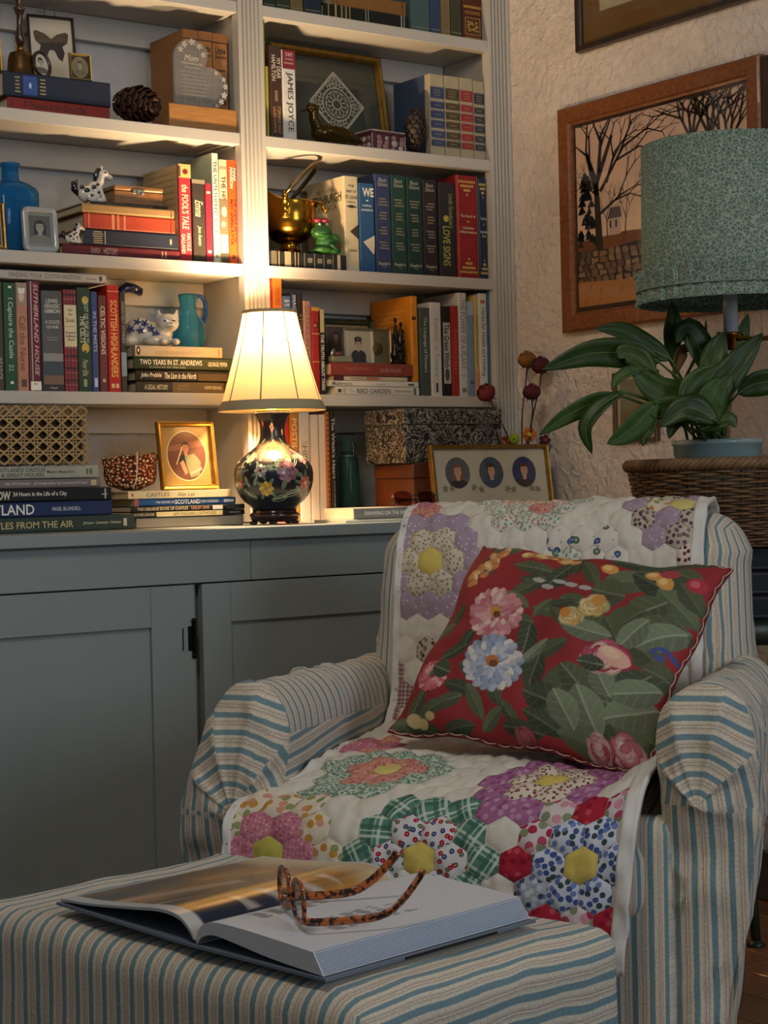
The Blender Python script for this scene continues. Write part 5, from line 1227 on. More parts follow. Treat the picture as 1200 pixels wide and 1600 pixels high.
def sp_(ang, t):
    # eight slightly flat panels
    r_ = srad(t); seg = 2*math.pi/npan; b_ = (ang % seg)-seg/2
    rr = r_*(1-0.35*(1-math.cos(b_))*1.0)
    return (rr*math.cos(ang), rr*math.sin(ang), zrim+(zs1-zrim)*t)
for k in range(npan):
    a0 = fa+0.10+2*math.pi*k/npan-fa*0
    seg = 2*math.pi/npan; a0 = seg*round(a0/seg)
    mb = MB(); mb.grid(8, 12, lambda u, v: sp_(seg*k+seg*u*0.9999+0.00001, v)); mb.build('shade_panel', SHADE, tl, True)
    MB().tube([Vector(sp_(seg*k+0.00002, t))*1.0 for t in np.linspace(0, 1, 9)], 0.0014, 5).build('seam', mat('shade_trim', '#5c5038', 0.8), tl, True)
TRIM = mat('shade_band', '#a89a78', 0.7)
rb_ = srad(0)
o = MB().lathe([(rb_-0.0002, zrim+0.001), (rb_+0.002, zrim-0.002), (rb_+7*s, zs0+0.001), (rb_+7*s, zs0-0.001), (rb_+5*s, zs0), (rb_-0.0015, zrim-0.001)], 48, capb=False, capt=False).build('bottom_band', TRIM, tl, True)
rt = srad(1)
MB().lathe([(rt-0.001, zs1-0.003), (rt+0.0015, zs1-0.003), (rt+0.002, zs1+0.004), (rt-0.0015, zs1+0.004), (rt-0.001, zs1-0.003)], 48, capb=False, capt=False).build('top_band', TRIM, tl, True)
vt = vz[-1][0]
MB().lathe([(28.5*s, vt), (28*s, vt+0.004), (8*s, vt+0.006), (7*s, vt+0.02), (10*s, vt+0.022), (10*s, vt+0.05)], 24).build('socket', BRASS, tl, True)
hp = [(0.0, 0.030*math.sin(a), vt+0.03+0.085*(1-math.cos(a))) for a in np.linspace(0, math.pi, 14)]
MB().tube([(0.028*math.sin(a), 0.006, vt+0.02+0.088*(1-math.cos(a))) for a in np.linspace(0.0, 2*math.pi, 24)], 0.0012, 5, closed=True).build('harp', BRASS, tl)
ld = bpy.data.lights.new('lamp_bulb', 'POINT'); ld.energy = 39; ld.color = (1.0, 0.71, 0.42); ld.shadow_soft_size = 0.028
lo = bpy.data.objects.new('lamp_bulb', ld); COL.objects.link(lo); lo.parent = tl; lo.location = (0, -0.0, lz(522))
# cord
MB().tube([(-0.02, 0.045, 0.004), (-0.012, 0.07, 0.003), (-0.004, 0.10, 0.003), (0.0, 0.145, 0.003)], 0.0022, 6).build('cord', hexmat('#3a2618', 0.5), tl, True)
# ------------------------------------------------------------------ right bay, second shelf: lace frame, duck, shell box, cone
fx0 = P(437, 140, 0.10).x; fx1 = P(608, 150, 0.10).x
fw = 0.338; fh = 0.266
r, pr = pframe('lace_frame', 'large gilt frame holding white lace on dark green, leaning on the back wall', 'frame', ((fx0+fx1)/2+0.012, 0.110, S3), fw, fh, 0.020, 0.018, GILTM, rz=0.02, tilt=0.16, back='#3a4238', easel=False)
pr.rect(-fw/2+0.022, fw/2-0.022, 0.022, fh-0.022, '#333b34')
lc_ = Print(lambda a, b, k: pr.fn(a, b, k+2))
def lacering(cx, cy, pts, w_, col='#b9b6a6'):
    n = len(pts)
    for i in range(n):
        a = Vector(pts[i]); b = Vector(pts[(i+1) % n]); t = (b-a)
        if t.length < 1e-6: continue
        t.normalize(); nn = Vector((-t.y, t.x))*w_/2
        lc_.k = 1; lc_.shape([tuple(a-nn), tuple(b-nn), tuple(b+nn), tuple(a+nn)], col, 0)
cx, cy, R_ = 0.022, fh*0.49, 0.083
dia = lambda k: [(cx, cy+R_*k), (cx+R_*0.98*k, cy), (cx, cy-R_*k), (cx-R_*0.98*k, cy)]
lacering(cx, cy, dia(1.0), 0.004); lacering(cx, cy, dia(0.93), 0.0018)
for rr, w_ in ((0.042, 0.0035), (0.034, 0.002), (0.012, 0.002)):
    lacering(cx, cy, [(cx+rr*math.cos(a), cy+rr*math.sin(a)) for a in np.linspace(0, 2*math.pi, 29)[:-1]], w_)
for k in range(12):
    a = 2*math.pi*k/12
    lacering(cx, cy, [(cx+math.cos(a)*0.022+0.010*math.cos(a)*math.cos(t)-0.005*math.sin(a)*math.sin(t), cy+math.sin(a)*0.022+0.010*math.sin(a)*math.cos(t)+0.005*math.cos(a)*math.sin(t)) for t in np.linspace(0, 2*math.pi, 11)[:-1]], 0.0017)
for k in range(4):
    a = k*math.pi/2
    for j in range(-2, 3):
        for rad in (0.050, 0.060):
            d = abs(j)*0.010; aa = a+j*0.19
            c2 = (cx+rad*math.cos(aa)*(1.0 if j == 0 else 1-0.04*abs(j)), cy+rad*math.sin(aa)*(1-0.04*abs(j)))
            if abs(c2[0]-cx)+abs(c2[1]-cy) < R_*0.90:
                lacering(0, 0, [(c2[0]+0.0058*math.cos(t), c2[1]+0.0058*math.sin(t)) for t in np.linspace(0, 2*math.pi, 9)[:-1]], 0.0017)
    for rad in (0.068, 0.074): 
        c2 = (cx+rad*math.cos(a), cy+rad*math.sin(a)); lacering(0, 0, [(c2[0]+0.004*math.cos(t), c2[1]+0.004*math.sin(t)) for t in np.linspace(0, 2*math.pi, 8)[:-1]], 0.0015)
for k in range(24):
    a = 2*math.pi*k/24; c1 = (cx+0.042*math.cos(a), cy+0.042*math.sin(a)); L_ = R_*0.93/(abs(math.cos(a))+abs(math.sin(a))); c2 = (cx+L_*math.cos(a), cy+L_*math.sin(a))
    lacering(0, 0, [c1, c2], 0.0012)
lc_.mb.v = lc_.mb.v; pr.build('ground', r); lab(lc_.build('lace', r), 'white lace diamond')
# brass duck
du = thing('brass_duck', 'dark brass duck in front of the lace frame', 'figurine', (P(520, 226, 0.035).x, 0.040, S3+0.0004), rz=0.03)
DK = mat('dark_brass', '#5c4a26', 0.22, 0.85, 0.3, 30)
mb = MB(); E = lambda c, rr, M=None: mb.ell(c, rr, 16, 12, M=M)
E((0.0, 0, 0.026), (0.058, 0.026, 0.024)); E((-0.022, 0, 0.030), (0.034, 0.026, 0.026)); E((0.055, 0, 0.024), (0.034, 0.014, 0.010), Matrix.Rotation(0.12, 3, 'Y'))
mb.tube([(-0.036, 0, 0.040), (-0.050, 0, 0.060), (-0.051, 0, 0.078)], [0.018, 0.012, 0.011], 12); E((-0.053, 0, 0.086), (0.017, 0.0125, 0.0125))
E((-0.0745, 0, 0.080), (0.015, 0.0075, 0.003), Matrix.Rotation(-0.35, 3, 'Y')); E((0.0, 0, 0.006), (0.040, 0.018, 0.006))
fuse(mb.build('body', DK, du), 0.0016, 5)
for sg in (-1, 1):
    MB().ell((0.012, sg*0.0235, 0.030), (0.040, 0.0045, 0.015), 14, 8, M=Matrix.Rotation(0.12, 3, 'Y')).build('wing', DK, du, True)
    MB().ell((-0.058, sg*0.0115, 0.089), 0.002, 8, 6).build('eye', BLK, du, True)
# shell box
sx = P(608, 235, 0.02).x
sb = thing('shell_box', 'small box faced with pink shells and a white beaded edge', 'box', (sx, 0.022, S3+0.0004), rz=0.06)
SHB = hexmat('#5c2c30', 0.6); SHL = mat('shell', '#a8807c', 0.35, 0, 0.35, 90); SHW = mat('shell_white', '#b8b0a8', 0.4)
bw_ = 0.052; bh_ = 0.040
MB().box(-bw_, bw_, 0.0, 0.060, 0, bh_, ch=0.001).build('body', SHB, sb); MB().box(-bw_-0.001, bw_+0.001, -0.001, 0.061, bh_+0.0002, bh_+0.008, ch=0.001).build('lid', SHB, sb)
random.seed(11)
for i in range(4):
    for j in range(3):
        x = -0.030+0.0235*i+random.uniform(-0.003, 0.003); z_ = 0.008+0.012*j+random.uniform(-0.002, 0.002)
        rr = random.choice((0.006, 0.008, 0.010)); MB().ell((x, -0.0008, z_), (rr, 0.003, rr*0.85), 12, 6).build('shell', SHL if random.random() < 0.7 else SHW, sb, True)
for i in range(3):
    for j in range(2): MB().ell((-bw_-0.0006, 0.012+0.018*i, 0.012+0.016*j), (0.003, 0.008, 0.007), 12, 6).build('shell', SHL if (i+j) % 2 else SHW, sb, True)
def beadrow(a, b, n):
    mb = MB()
    for k in range(n):
        t = (k+0.5)/n; mb.ell(Vector(a).lerp(Vector(b), t), 0.0020, 7, 5)
    mb.build('bead_edging', SHW, sb, True)
beadrow((-bw_, -0.002, bh_+0.007), (bw_, -0.002, bh_+0.007), 26); beadrow((bw_, -0.001, 0), (bw_, -0.001, bh_), 10); beadrow((-bw_, -0.001, 0), (-bw_, -0.001, bh_), 10); beadrow((-bw_-0.002, 0, bh_+0.007), (-bw_-0.002, 0.06, bh_+0.007), 16); beadrow((-bw_, -0.0015, 0.002), (bw_, -0.0015, 0.002), 26)
# dark cone standing on end
dc_ = P(652, 200, 0.04)
pine_cone('pine_cone', 'dark brown pine cone standing on end before the cream volumes', (0.516, 0.020, S3+0.056), 0.029, 0.106, Matrix.Rotation(0.12, 4, 'Y'), mat('dark_cone', '#2c1c14', 0.6, 0, 0.5, 60, 0.2, 200), 10, 9, 1.05)

# ------------------------------------------------------------------ right bay, third shelf: brass pot and frog
pp = P(454, 390, 0.07); s = mpp(pp)
bp_ = thing('brass_pot', 'polished brass footed pot with a tilted spout and upright handle', 'pot', (P(458, 385, 0.072).x+0.003, 0.092, ZPOT+0.0004), rz=-0.62)
bp_.scale = (1.2, 1.2, 1.2)
BR2 = mat('polished_brass', '#b8862c', 0.20, 1.0, 0.2, 18)
def potf(u, v):
    a = 2*math.pi*u
    prof = [(0.034, 0.0), (0.034, 0.003), (0.022, 0.011), (0.019, 0.020), (0.020, 0.026), (0.038, 0.034), (0.050, 0.048), (0.055, 0.066), (0.055, 0.084), (0.053, 0.100), (0.053, 0.108)]
    t = v*(len(prof)-1); i = min(int(t), len(prof)-2); f_ = t-i
    r_ = prof[i][0]*(1-f_)+prof[i+1][0]*f_; z_ = prof[i][1]*(1-f_)+prof[i+1][1]*f_
    # the rim rises into a pouring lip on the left
    k = max(0, (z_-0.06)/0.048); lip = max(0, -math.cos(a))**2.0
    z_ += k*lip*0.045; r2 = r_+k*lip*0.018
    return (r2*math.cos(a), r_*math.sin(a), z_)
mb = MB(); mb.grid(48, 30, potf); o = mb.build('pot_body', BR2, bp_, True); solid(o, 0.0016)
mb = MB(); mb.lathe([(0.0345, 0.0), (0.0345, 0.0012)], 32); mb.build('foot_plate', BR2, bp_)
for sg, in ((-1,), (1,)):
    mb = MB(); mb.ell((-0.004, sg*0.0555, 0.098), (0.010, 0.0025, 0.012), 12, 8); mb.ell((-0.004, sg*0.0560, 0.085), (0.007, 0.0022, 0.009), 12, 8); mb.ell((-0.004, sg*0.0558, 0.073), (0.011, 0.002, 0.004), 12, 8); mb.ell((-0.004, sg*0.0565, 0.114), (0.006, 0.004, 0.008), 12, 8)
    mb.build('handle_mount', BR2, bp_, True)
hp = []
for t in np.linspace(0, math.pi, 20):
    y_ = -0.0565*math.cos(t); l_ = math.sin(t)**0.8
    hp.append((-0.004+0.066*l_, y_, 0.116+0.070*l_))
MB().tube(hp, [0.0035]+[0.0045]*18+[0.0035], 8, flat=1.0).build('bail_handle', mat('aged_brass', '#6a5a3c', 0.3, 0.9), bp_, True)
MB().tube([(0.053, -0.004, 0.098), (0.060, -0.012, 0.106), (0.068, -0.016, 0.102), (0.071, -0.016, 0.090), (0.074, -0.017, 0.086), (0.080, -0.018, 0.092)], [0.003, 0.003, 0.003, 0.0045, 0.004, 0.002], 8).build('rear_hook', BR2, bp_, True)
# green frog with a red bow
fg = thing('frog_figurine', 'bright green toy frog with a red bow, leaning by the brass pot', 'figurine', (P(507, 394, 0.022).x, 0.024, ZPOT+0.0004), rz=-0.1)
fg.scale = (1.06, 1.06, 1.06)
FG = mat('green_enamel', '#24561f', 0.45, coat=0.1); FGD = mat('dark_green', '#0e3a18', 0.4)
mb = MB(); E = lambda c, rr, M=None: mb.ell(c, rr, 16, 12, M=M)
E((0.006, 0, 0.026), (0.026, 0.020, 0.018)); E((-0.006, -0.002, 0.050), (0.026, 0.020, 0.017)); E((-0.010, -0.012, 0.046), (0.022, 0.012, 0.011)); E((0.024, -0.004, 0.036), (0.016, 0.012, 0.012))
E((-0.006, -0.006, 0.010), (0.022, 0.018, 0.010)); E((0.020, -0.010, 0.007), (0.018, 0.010, 0.007)); E((-0.028, 0.0, 0.006), (0.012, 0.012, 0.006))
for sg in (-1, 1): E((-0.006+sg*0.009, -0.006, 0.065), (0.008, 0.007, 0.007))
fuse(mb.build('body', FG, fg), 0.0016, 4)
mb = MB(); mb.tube([(0.004, -0.016, 0.024), (0.012, -0.020, 0.018), (0.022, -0.020, 0.010), (0.030, -0.018, 0.006)], 0.0045, 8); mb.build('dark_arm', FGD, fg, True)  # the frog's lower arm, in its darker green
for sg in (-1, 1): 
    MB().ell((-0.006+sg*0.009, -0.0125, 0.066), (0.0032, 0.0015, 0.0032), 10, 6).build('eye', hexmat('#e0dcc0', 0.3), fg, True); MB().ell((-0.006+sg*0.009, -0.0138, 0.066), (0.0015, 0.001, 0.0015), 8, 6).build('pupil', BLK, fg, True)
MB().tube([(-0.026, -0.020, 0.044), (-0.010, -0.0245, 0.041), (0.010, -0.020, 0.045)], 0.0008, 5).build('mouth', FGD, fg, True)
mb = MB(); mb.ell((-0.016, -0.004, 0.0755), (0.010, 0.008, 0.007), 12, 8); mb.ell((0.002, -0.004, 0.0755), (0.010, 0.008, 0.007), 12, 8); mb.ell((-0.007, -0.006, 0.075), (0.004, 0.005, 0.004), 10, 8); lab(mb.build('bow', mat('red_enamel', '#7a2230', 0.4), fg, True), 'red bow')

# ------------------------------------------------------------------ right bay, bottom shelf: portraits, bronze, little glass dish
r, pr = pframe('family_frame', 'dark olive frame with a dim family photograph behind the soldier portrait', 'frame', (P(547, 540, 0.13).x, 0.125, ZSOL), 0.158, 0.118, 0.014, 0.014, mat('olive_frame', '#3f4230', 0.4, 0.3, 0.2, 40), rz=0.0, tilt=0.10, back='#8a7c5c', easel=False)
pr.rect(-0.066, 0.066, 0.013, 0.105, '#9c8a5c'); pr.rect(-0.060, 0.060, 0.018, 0.099, '#4a4038')
for x_, y_, c_ in ((-0.034, 0.074, '#4c4a48'), (0.002, 0.078, '#3c3632'), (0.030, 0.076, '#4a3c34')): bust(pr, x_, y_, 0.0105, '#8d7864', '#2a2320', c_, bottom=0.02)
pr.build('photograph', r)
mw = P(620, 540, 0.02).x-P(546, 540, 0.02).x; mh = 56*mpp(P(580, 540, 0.02))
r, pr = pframe('soldier_portrait', 'thin metal frame with a uniformed portrait and a bronze medal', 'frame', ((P(620, 540, 0.02).x+P(546, 540, 0.02).x)/2, 0.040, ZSOL), mw, mh, 0.003, 0.012, mat('pewter', '#a39c88', 0.35, 0.7), rz=0.02, tilt=0.04, back='#5c5238')
pr.rect(-mw/2+0.003, mw/2-0.003, 0.003, mh-0.003, '#6a5f42'); pr.rect(-mw/2+0.010, mw*0.16, 0.004, mh-0.006, '#cfc6ae'); pr.rect(-mw/2+0.015, mw*0.10, 0.004, mh-0.006, '#b3aa94'); pr.rect(mw*0.10, mw*0.16, 0.004, mh-0.005, '#d8d0ba')
bust(pr, -mw*0.17, mh*0.56, 0.0108, '#b89a80', '#2a2522', '#2c3036', cap='#23262c', bottom=0.004, collar='#b8b4a4')
for i in range(4): pr.oval(-mw*0.16, mh*0.36-0.006*i, 0.0008, 0.0008, '#a89a68', 6)
pr.build('photograph', r)
mb = MB(); mb.lathe([(0.0145, -0.003), (0.0150, -0.001), (0.0140, 0.0005), (0.0125, 0.0), (0.012, 0.0002)], 28); mb.xf(Matrix.Translation((mw*0.24, 0.0055, mh*0.44)) @ Matrix.Rotation(math.pi/2, 4, 'X'))
md = mb.build('medal', mat('bronze_medal', '#7a6436', 0.35, 0.8), r, True)
mb = MB(); c3 = [(mw*0.24+0.009*math.cos(a), 0.0042, mh*0.44+0.009*math.sin(a)) for a in (math.pi/2, math.pi*7/6, math.pi*11/6)]; mb.tube(c3, 0.0009, 5, closed=True); mb.build('medal_triangle', mat('bronze_light', '#a48c50', 0.35, 0.8), md)
gd = thing('glass_dish', 'small cut-glass dish with a silver stopper before the family frame', 'dish', (P(533, 562, 0.02).x, 0.0235, ZSOL+0.0004))
CGL = vol_glass('cut_glass', '#b8b8a0', 0.08, 1.3, 0.6)
mb = MB(); mb.box(-0.030, 0.030, -0.011, 0.011, 0, 0.016, ch=0.004); o = mb.build('dish', CGL, gd)
for k in range(7): MB().prism([(-0.026+0.0085*k-0.004, 0.002), (-0.026+0.0085*k, 0.014), (-0.026+0.0085*k+0.004, 0.002)], 'y', -0.0130, -0.0112).build('cut_facet', CGL, gd)
MB().ell((-0.006, 0, 0.021), (0.012, 0.010, 0.006), 12, 8).build('contents', mat('dull_red', '#6a3430', 0.4), gd, True); MB().ell((-0.024, -0.004, 0.024), (0.006, 0.004, 0.010), 10, 8, M=Matrix.Rotation(0.5, 3, 'Y')).build('stopper', SILV, gd, True)
# bronze of entwined standing figures
bz = thing('bronze_figures', 'dark bronze of slender figures standing together before the orange book', 'sculpture', (P(622, 565, 0.03).x, 0.030, ZSOL+0.0004))
BZ = mat('dark_bronze', '#241c16', 0.25, 0.7)
mb = MB(); mb.lathe([(0.020, 0), (0.021, 0.004), (0.016, 0.008)], 20)
for x_, h_, y_, l_ in ((-0.006, 0.120, 0.0, 0.0), (0.005, 0.108, -0.004, 0.006), (0.011, 0.090, 0.002, 0.012), (-0.012, 0.074, -0.003, -0.008)):
    mb.tube([(x_*0.6, y_, 0.004), (x_*1.0, y_, h_*0.3), (x_*0.8+l_*0.3, y_, h_*0.6), (x_+l_*0.4, y_, h_*0.82)], [0.010, 0.011, 0.006, 0.003], 10); mb.ell((x_+l_*0.45, y_, h_*0.90), (0.0042, 0.0042, 0.0075), 10, 8)
mb.tube([(-0.012, -0.008, 0.03), (0.004, -0.013, 0.045), (0.014, -0.006, 0.058)], 0.0045, 8); mb.tube([(0.014, -0.006, 0.02), (0.0, -0.013, 0.034), (-0.010, -0.006, 0.05)], 0.0045, 8)
fuse(mb.build('figures', BZ, bz), 0.0013, 3)

# ------------------------------------------------------------------ worktop, right: jar, boxes, glasses, portraits
jx_ = P(543, 740, 0.06)
s = mpp(jx_)
jr = thing('preserving_jar', 'old blue-green glass preserving jar with a domed lid beside the black book', 'jar', (P(545, 740, 0.075).x, 0.078, ZC+0.0004))
JG = vol_glass('aqua_glass', '#86b4ac', 0.04, 1.2, 0.92)
hJ = P(545, 680, 0.078).z-ZC
MB().lathe([(0.022, 0), (0.0265, 0.004), (0.027, 0.012), (0.027, hJ*0.66), (0.025, hJ*0.72), (0.018, hJ*0.77), (0.0185, hJ*0.80), (0.0165, hJ*0.80), (0.016, hJ*0.76), (0.0235, hJ*0.70), (0.0245, 0.012), (0.02, 0.006)], 32).build('jar_body', JG, jr, True)
MB().lathe([(0.020, hJ*0.803), (0.021, hJ*0.83), (0.0205, hJ*0.90), (0.0175, hJ*0.965), (0.010, hJ*0.995), (0.004, hJ)], 32).build('lid', JG, jr, True)
mb = MB(); mb.tube([(0.0275*math.cos(a), 0.0275*math.sin(a), hJ*0.75) for a in np.linspace(0, 2*math.pi, 24)[:-1]], 0.0011, 5, closed=True); mb.tube([(0, -0.0265, hJ*0.75), (0, -0.026, hJ*0.86), (0, -0.012, hJ*1.0), (0, 0.012, hJ*1.0), (0, 0.026, hJ*0.86), (0, 0.0265, hJ*0.75)], 0.0011, 5); mb.build('wire_bail', SILV, jr, True)
# floral box over a brown leather box
yb0 = -0.165
xb = P(632, 680, yb0).x; xe = P(784, 680, yb0).x
xb2 = P(646, 750, yb0-0.004).x
zl = P(646, 723, yb0).z
lb = thing('leather_box', 'brown leather box under the black and white floral box', 'box', (xb2, yb0-0.004, ZC+0.0004))
LEA = mat('brown_leather', '#6c3a1c', 0.42, 0, 0.4, 14, 0.3, 300, coat=0.1)
wl2 = xe-xb2-0.012; dl = -0.008-yb0; hl2 = zl-ZC-0.001
MB().box(0, wl2, 0, dl, 0, hl2*0.72, ch=0.003).build('body', LEA, lb); MB().box(-0.001, wl2+0.001, -0.001, dl+0.001, hl2*0.72+0.0006, hl2, ch=0.003).build('lid', LEA, lb)
mb = MB(); mb.box(wl2*0.4, wl2*0.4+0.018, -0.003, -0.0012, hl2*0.62, hl2*0.84, ch=0.0006); mb.build('clasp', BRASS, lb)
fb = thing('floral_box', 'black and white floral patterned box on the leather box', 'box', (xb, yb0, ZC+0.0004+hl2+0.0004))
hf = P(632, 638, yb0).z-(ZC+hl2)-0.001; wf = min(xe-xb, 0.80-xb-0.004); df = -0.007-yb0
def scroll_mat():
    m_ = bpy.data.materials.new('scroll_print'); m_.use_nodes = True; nt = m_.node_tree; N = nt.nodes; Lk = nt.links
    b = N['Principled BSDF']; b.inputs['Roughness'].default_value = 0.45
    tc = N.new('ShaderNodeTexCoord'); n1 = N.new('ShaderNodeTexNoise'); n1.inputs['Scale'].default_value = 36; n1.inputs['Detail'].default_value = 1.0; n1.inputs['Distortion'].default_value = 3.0
    Lk.new(tc.outputs['Object'], n1.inputs['Vector'])
    r_ = N.new('ShaderNodeValToRGB'); e = r_.color_ramp.elements; e[0].position = 0.44; e[0].color = H('#17161a'); e[1].position = 0.47; e[1].color = H('#9a917e'); q_ = e.new(0.53); q_.color = H('#9a917e'); q_ = e.new(0.56); q_.color = H('#17161a')
    Lk.new(n1.outputs['Fac'], r_.inputs[0]); Lk.new(r_.outputs[0], b.inputs['Base Color']); return m_
SCR = scroll_mat()
MB().box(0, wf, 0, df, 0, hf*0.70, ch=0.0015).build('body', SCR, fb); MB().box(-0.002, wf+0.001, -0.002, df+0.001, hf*0.70+0.0006, hf, ch=0.002).build('lid', SCR, fb)
# folded glasses with rosy lenses
def lens_loop(w_, h_, n=28, k=2.7):
    out = []
    for i in range(n):
        a = 2*math.pi*i/n; d = (abs(math.cos(a))**k+abs(math.sin(a))**k)**(-1/k)
        out.append((w_*d*math.cos(a), h_*d*math.sin(a)*(1+0.06*math.cos(a)*0)))
    return out
def spectacles(name, label, loc, M, frame_m, lens_m, wl_, hl_, gap, temples, rad=0.0017, tr=(0.0016, 0.0045)):
    r = thing(name, label, 'glasses', loc)
    for sg in (-1, 1):
        cx_ = sg*(wl_+gap/2)
        lo_ = lens_loop(wl_, hl_)
        mb = MB(); mb.tube([(cx_+a, 0, b) for a, b in lo_], rad, 8, closed=True, flat=1.25); mb.xf(M); rim = mb.build('rim', frame_m, r, True)
        mb = MB(); mb.prism([(cx_+a*0.97, b*0.97) for a, b in lo_], 'y', -0.0006, 0.0006); mb.xf(M); mb.build('lens', lens_m, r)
        mb = MB(); mb.tube(temples(sg), [tr[1]]+[tr[0]*1.2+(tr[1]-tr[0]*1.2)*0.5]*(len(temples(sg))-3)+[tr[1]*0.9, tr[1]*0.8], 8, flat=0.42) if False else mb.tube(temples(sg), tr[0], 8, flat=tr[1]/tr[0])
        mb.xf(M); mb.build('temple', frame_m, r, True)
    mb = MB(); mb.tube([(-gap/2-0.001, 0, 0.004), (0, -0.002, 0.008), (gap/2+0.001, 0, 0.004)], rad*1.1, 8); mb.xf(M); mb.build('bridge', frame_m, r, True)
    return r
TORT = mat('tortoiseshell', '#b0581a', 0.2, 0, 0.0, 150, coat=0.6, col2='#1c0c06')
_rp = [n for n in TORT.node_tree.nodes if n.type == 'VALTORGB'][0].color_ramp.elements; _rp[0].position = 0.45; _rp[1].position = 0.56
gl0 = P(648, 776, -0.10)
wl_, hl_, gp = 0.0255, 0.0165, 0.016
wtot = 2*(2*wl_+gp/2)
Mg = Matrix.Rotation(-0.35, 4, 'X')
spectacles('folded_glasses', 'folded glasses with rosy lenses on the drawing manual', (P(648, 776, -0.25).x, -0.25, ZDRAW+0.0175), Mg, mat('dark_tortoise', '#5a2a1c', 0.25, 0, 0.0, 120, coat=0.5, col2='#1c0e0a'), glass_mat('rosy_lens', (0.62, 0.42, 0.38, 1)), wl_, hl_, gp,
           lambda sg: [(sg*(2*wl_+gp/2), 0.0, 0.006), (sg*(2*wl_+gp/2+0.002), 0.006, 0.005), (sg*(2*wl_+gp/2-0.006), 0.0115+0.003*(sg > 0), 0.004), (sg*0.0, 0.013+0.004*(sg > 0), 0.002), (-sg*(wl_*1.6), 0.012+0.004*(sg > 0), -0.001), (-sg*(wl_*2.1), 0.012+0.004*(sg > 0), -0.010)], rad=0.0014, tr=(0.0012, 0.0024))
# gilt frame with three oval portraits
yt_ = -0.225
xa = P(683, 760, yt_).x; xc = P(868, 760, yt_).x; wt_ = xc-xa; ht_ = P(775, 697, yt_).z-ZC
r, pr = pframe('triple_portrait_frame', 'gilt frame with three oval portraits above the chair back', 'frame', ((xa+xc)/2, yt_, ZC), wt_, ht_+0.004, 0.010, 0.014, GILTM, rz=0.0, tilt=0.13, back='#d6cdb6')
pr.rect(-wt_/2+0.010, wt_/2-0.010, 0.010, ht_-0.008, '#d2c8b0')
for x_, bgc, hair, cl, lg in ((-wt_*0.28, '#5c6068', '#8a5a34', '#2c2a30', True), (0.0, '#4a5866', '#4a3424', '#3c5068', False), (wt_*0.28, '#2c3a68', '#6a4428', '#3a2c30', False)):
    cc_ = (x_, ht_*0.63, wt_*0.098, ht_*0.215); pr.oval(cc_[0], cc_[1], cc_[2]+0.0012, cc_[3]+0.0012, '#3a3630', 28); pr.oval(*cc_, bgc, 28)
    bust(pr, x_, ht_*0.655, 0.0150, '#dcae90', hair, cl, long=lg, clip=cc_)
random.seed(5)
for x_ in (-0.34, -0.16, -0.10, 0.12, 0.17, 0.33, 0.38, -0.40):
    for k in range(5):
        a = k*1.3+x_*9; pr.oval(x_*wt_+0.005*math.cos(a), ht_*0.40+0.005*math.sin(a)+0.004*math.sin(x_*30), 0.0038, 0.0016, '#8d7f66' if k % 2 else '#6a7060', 8, rot=a)
pr.build('portraits', r)

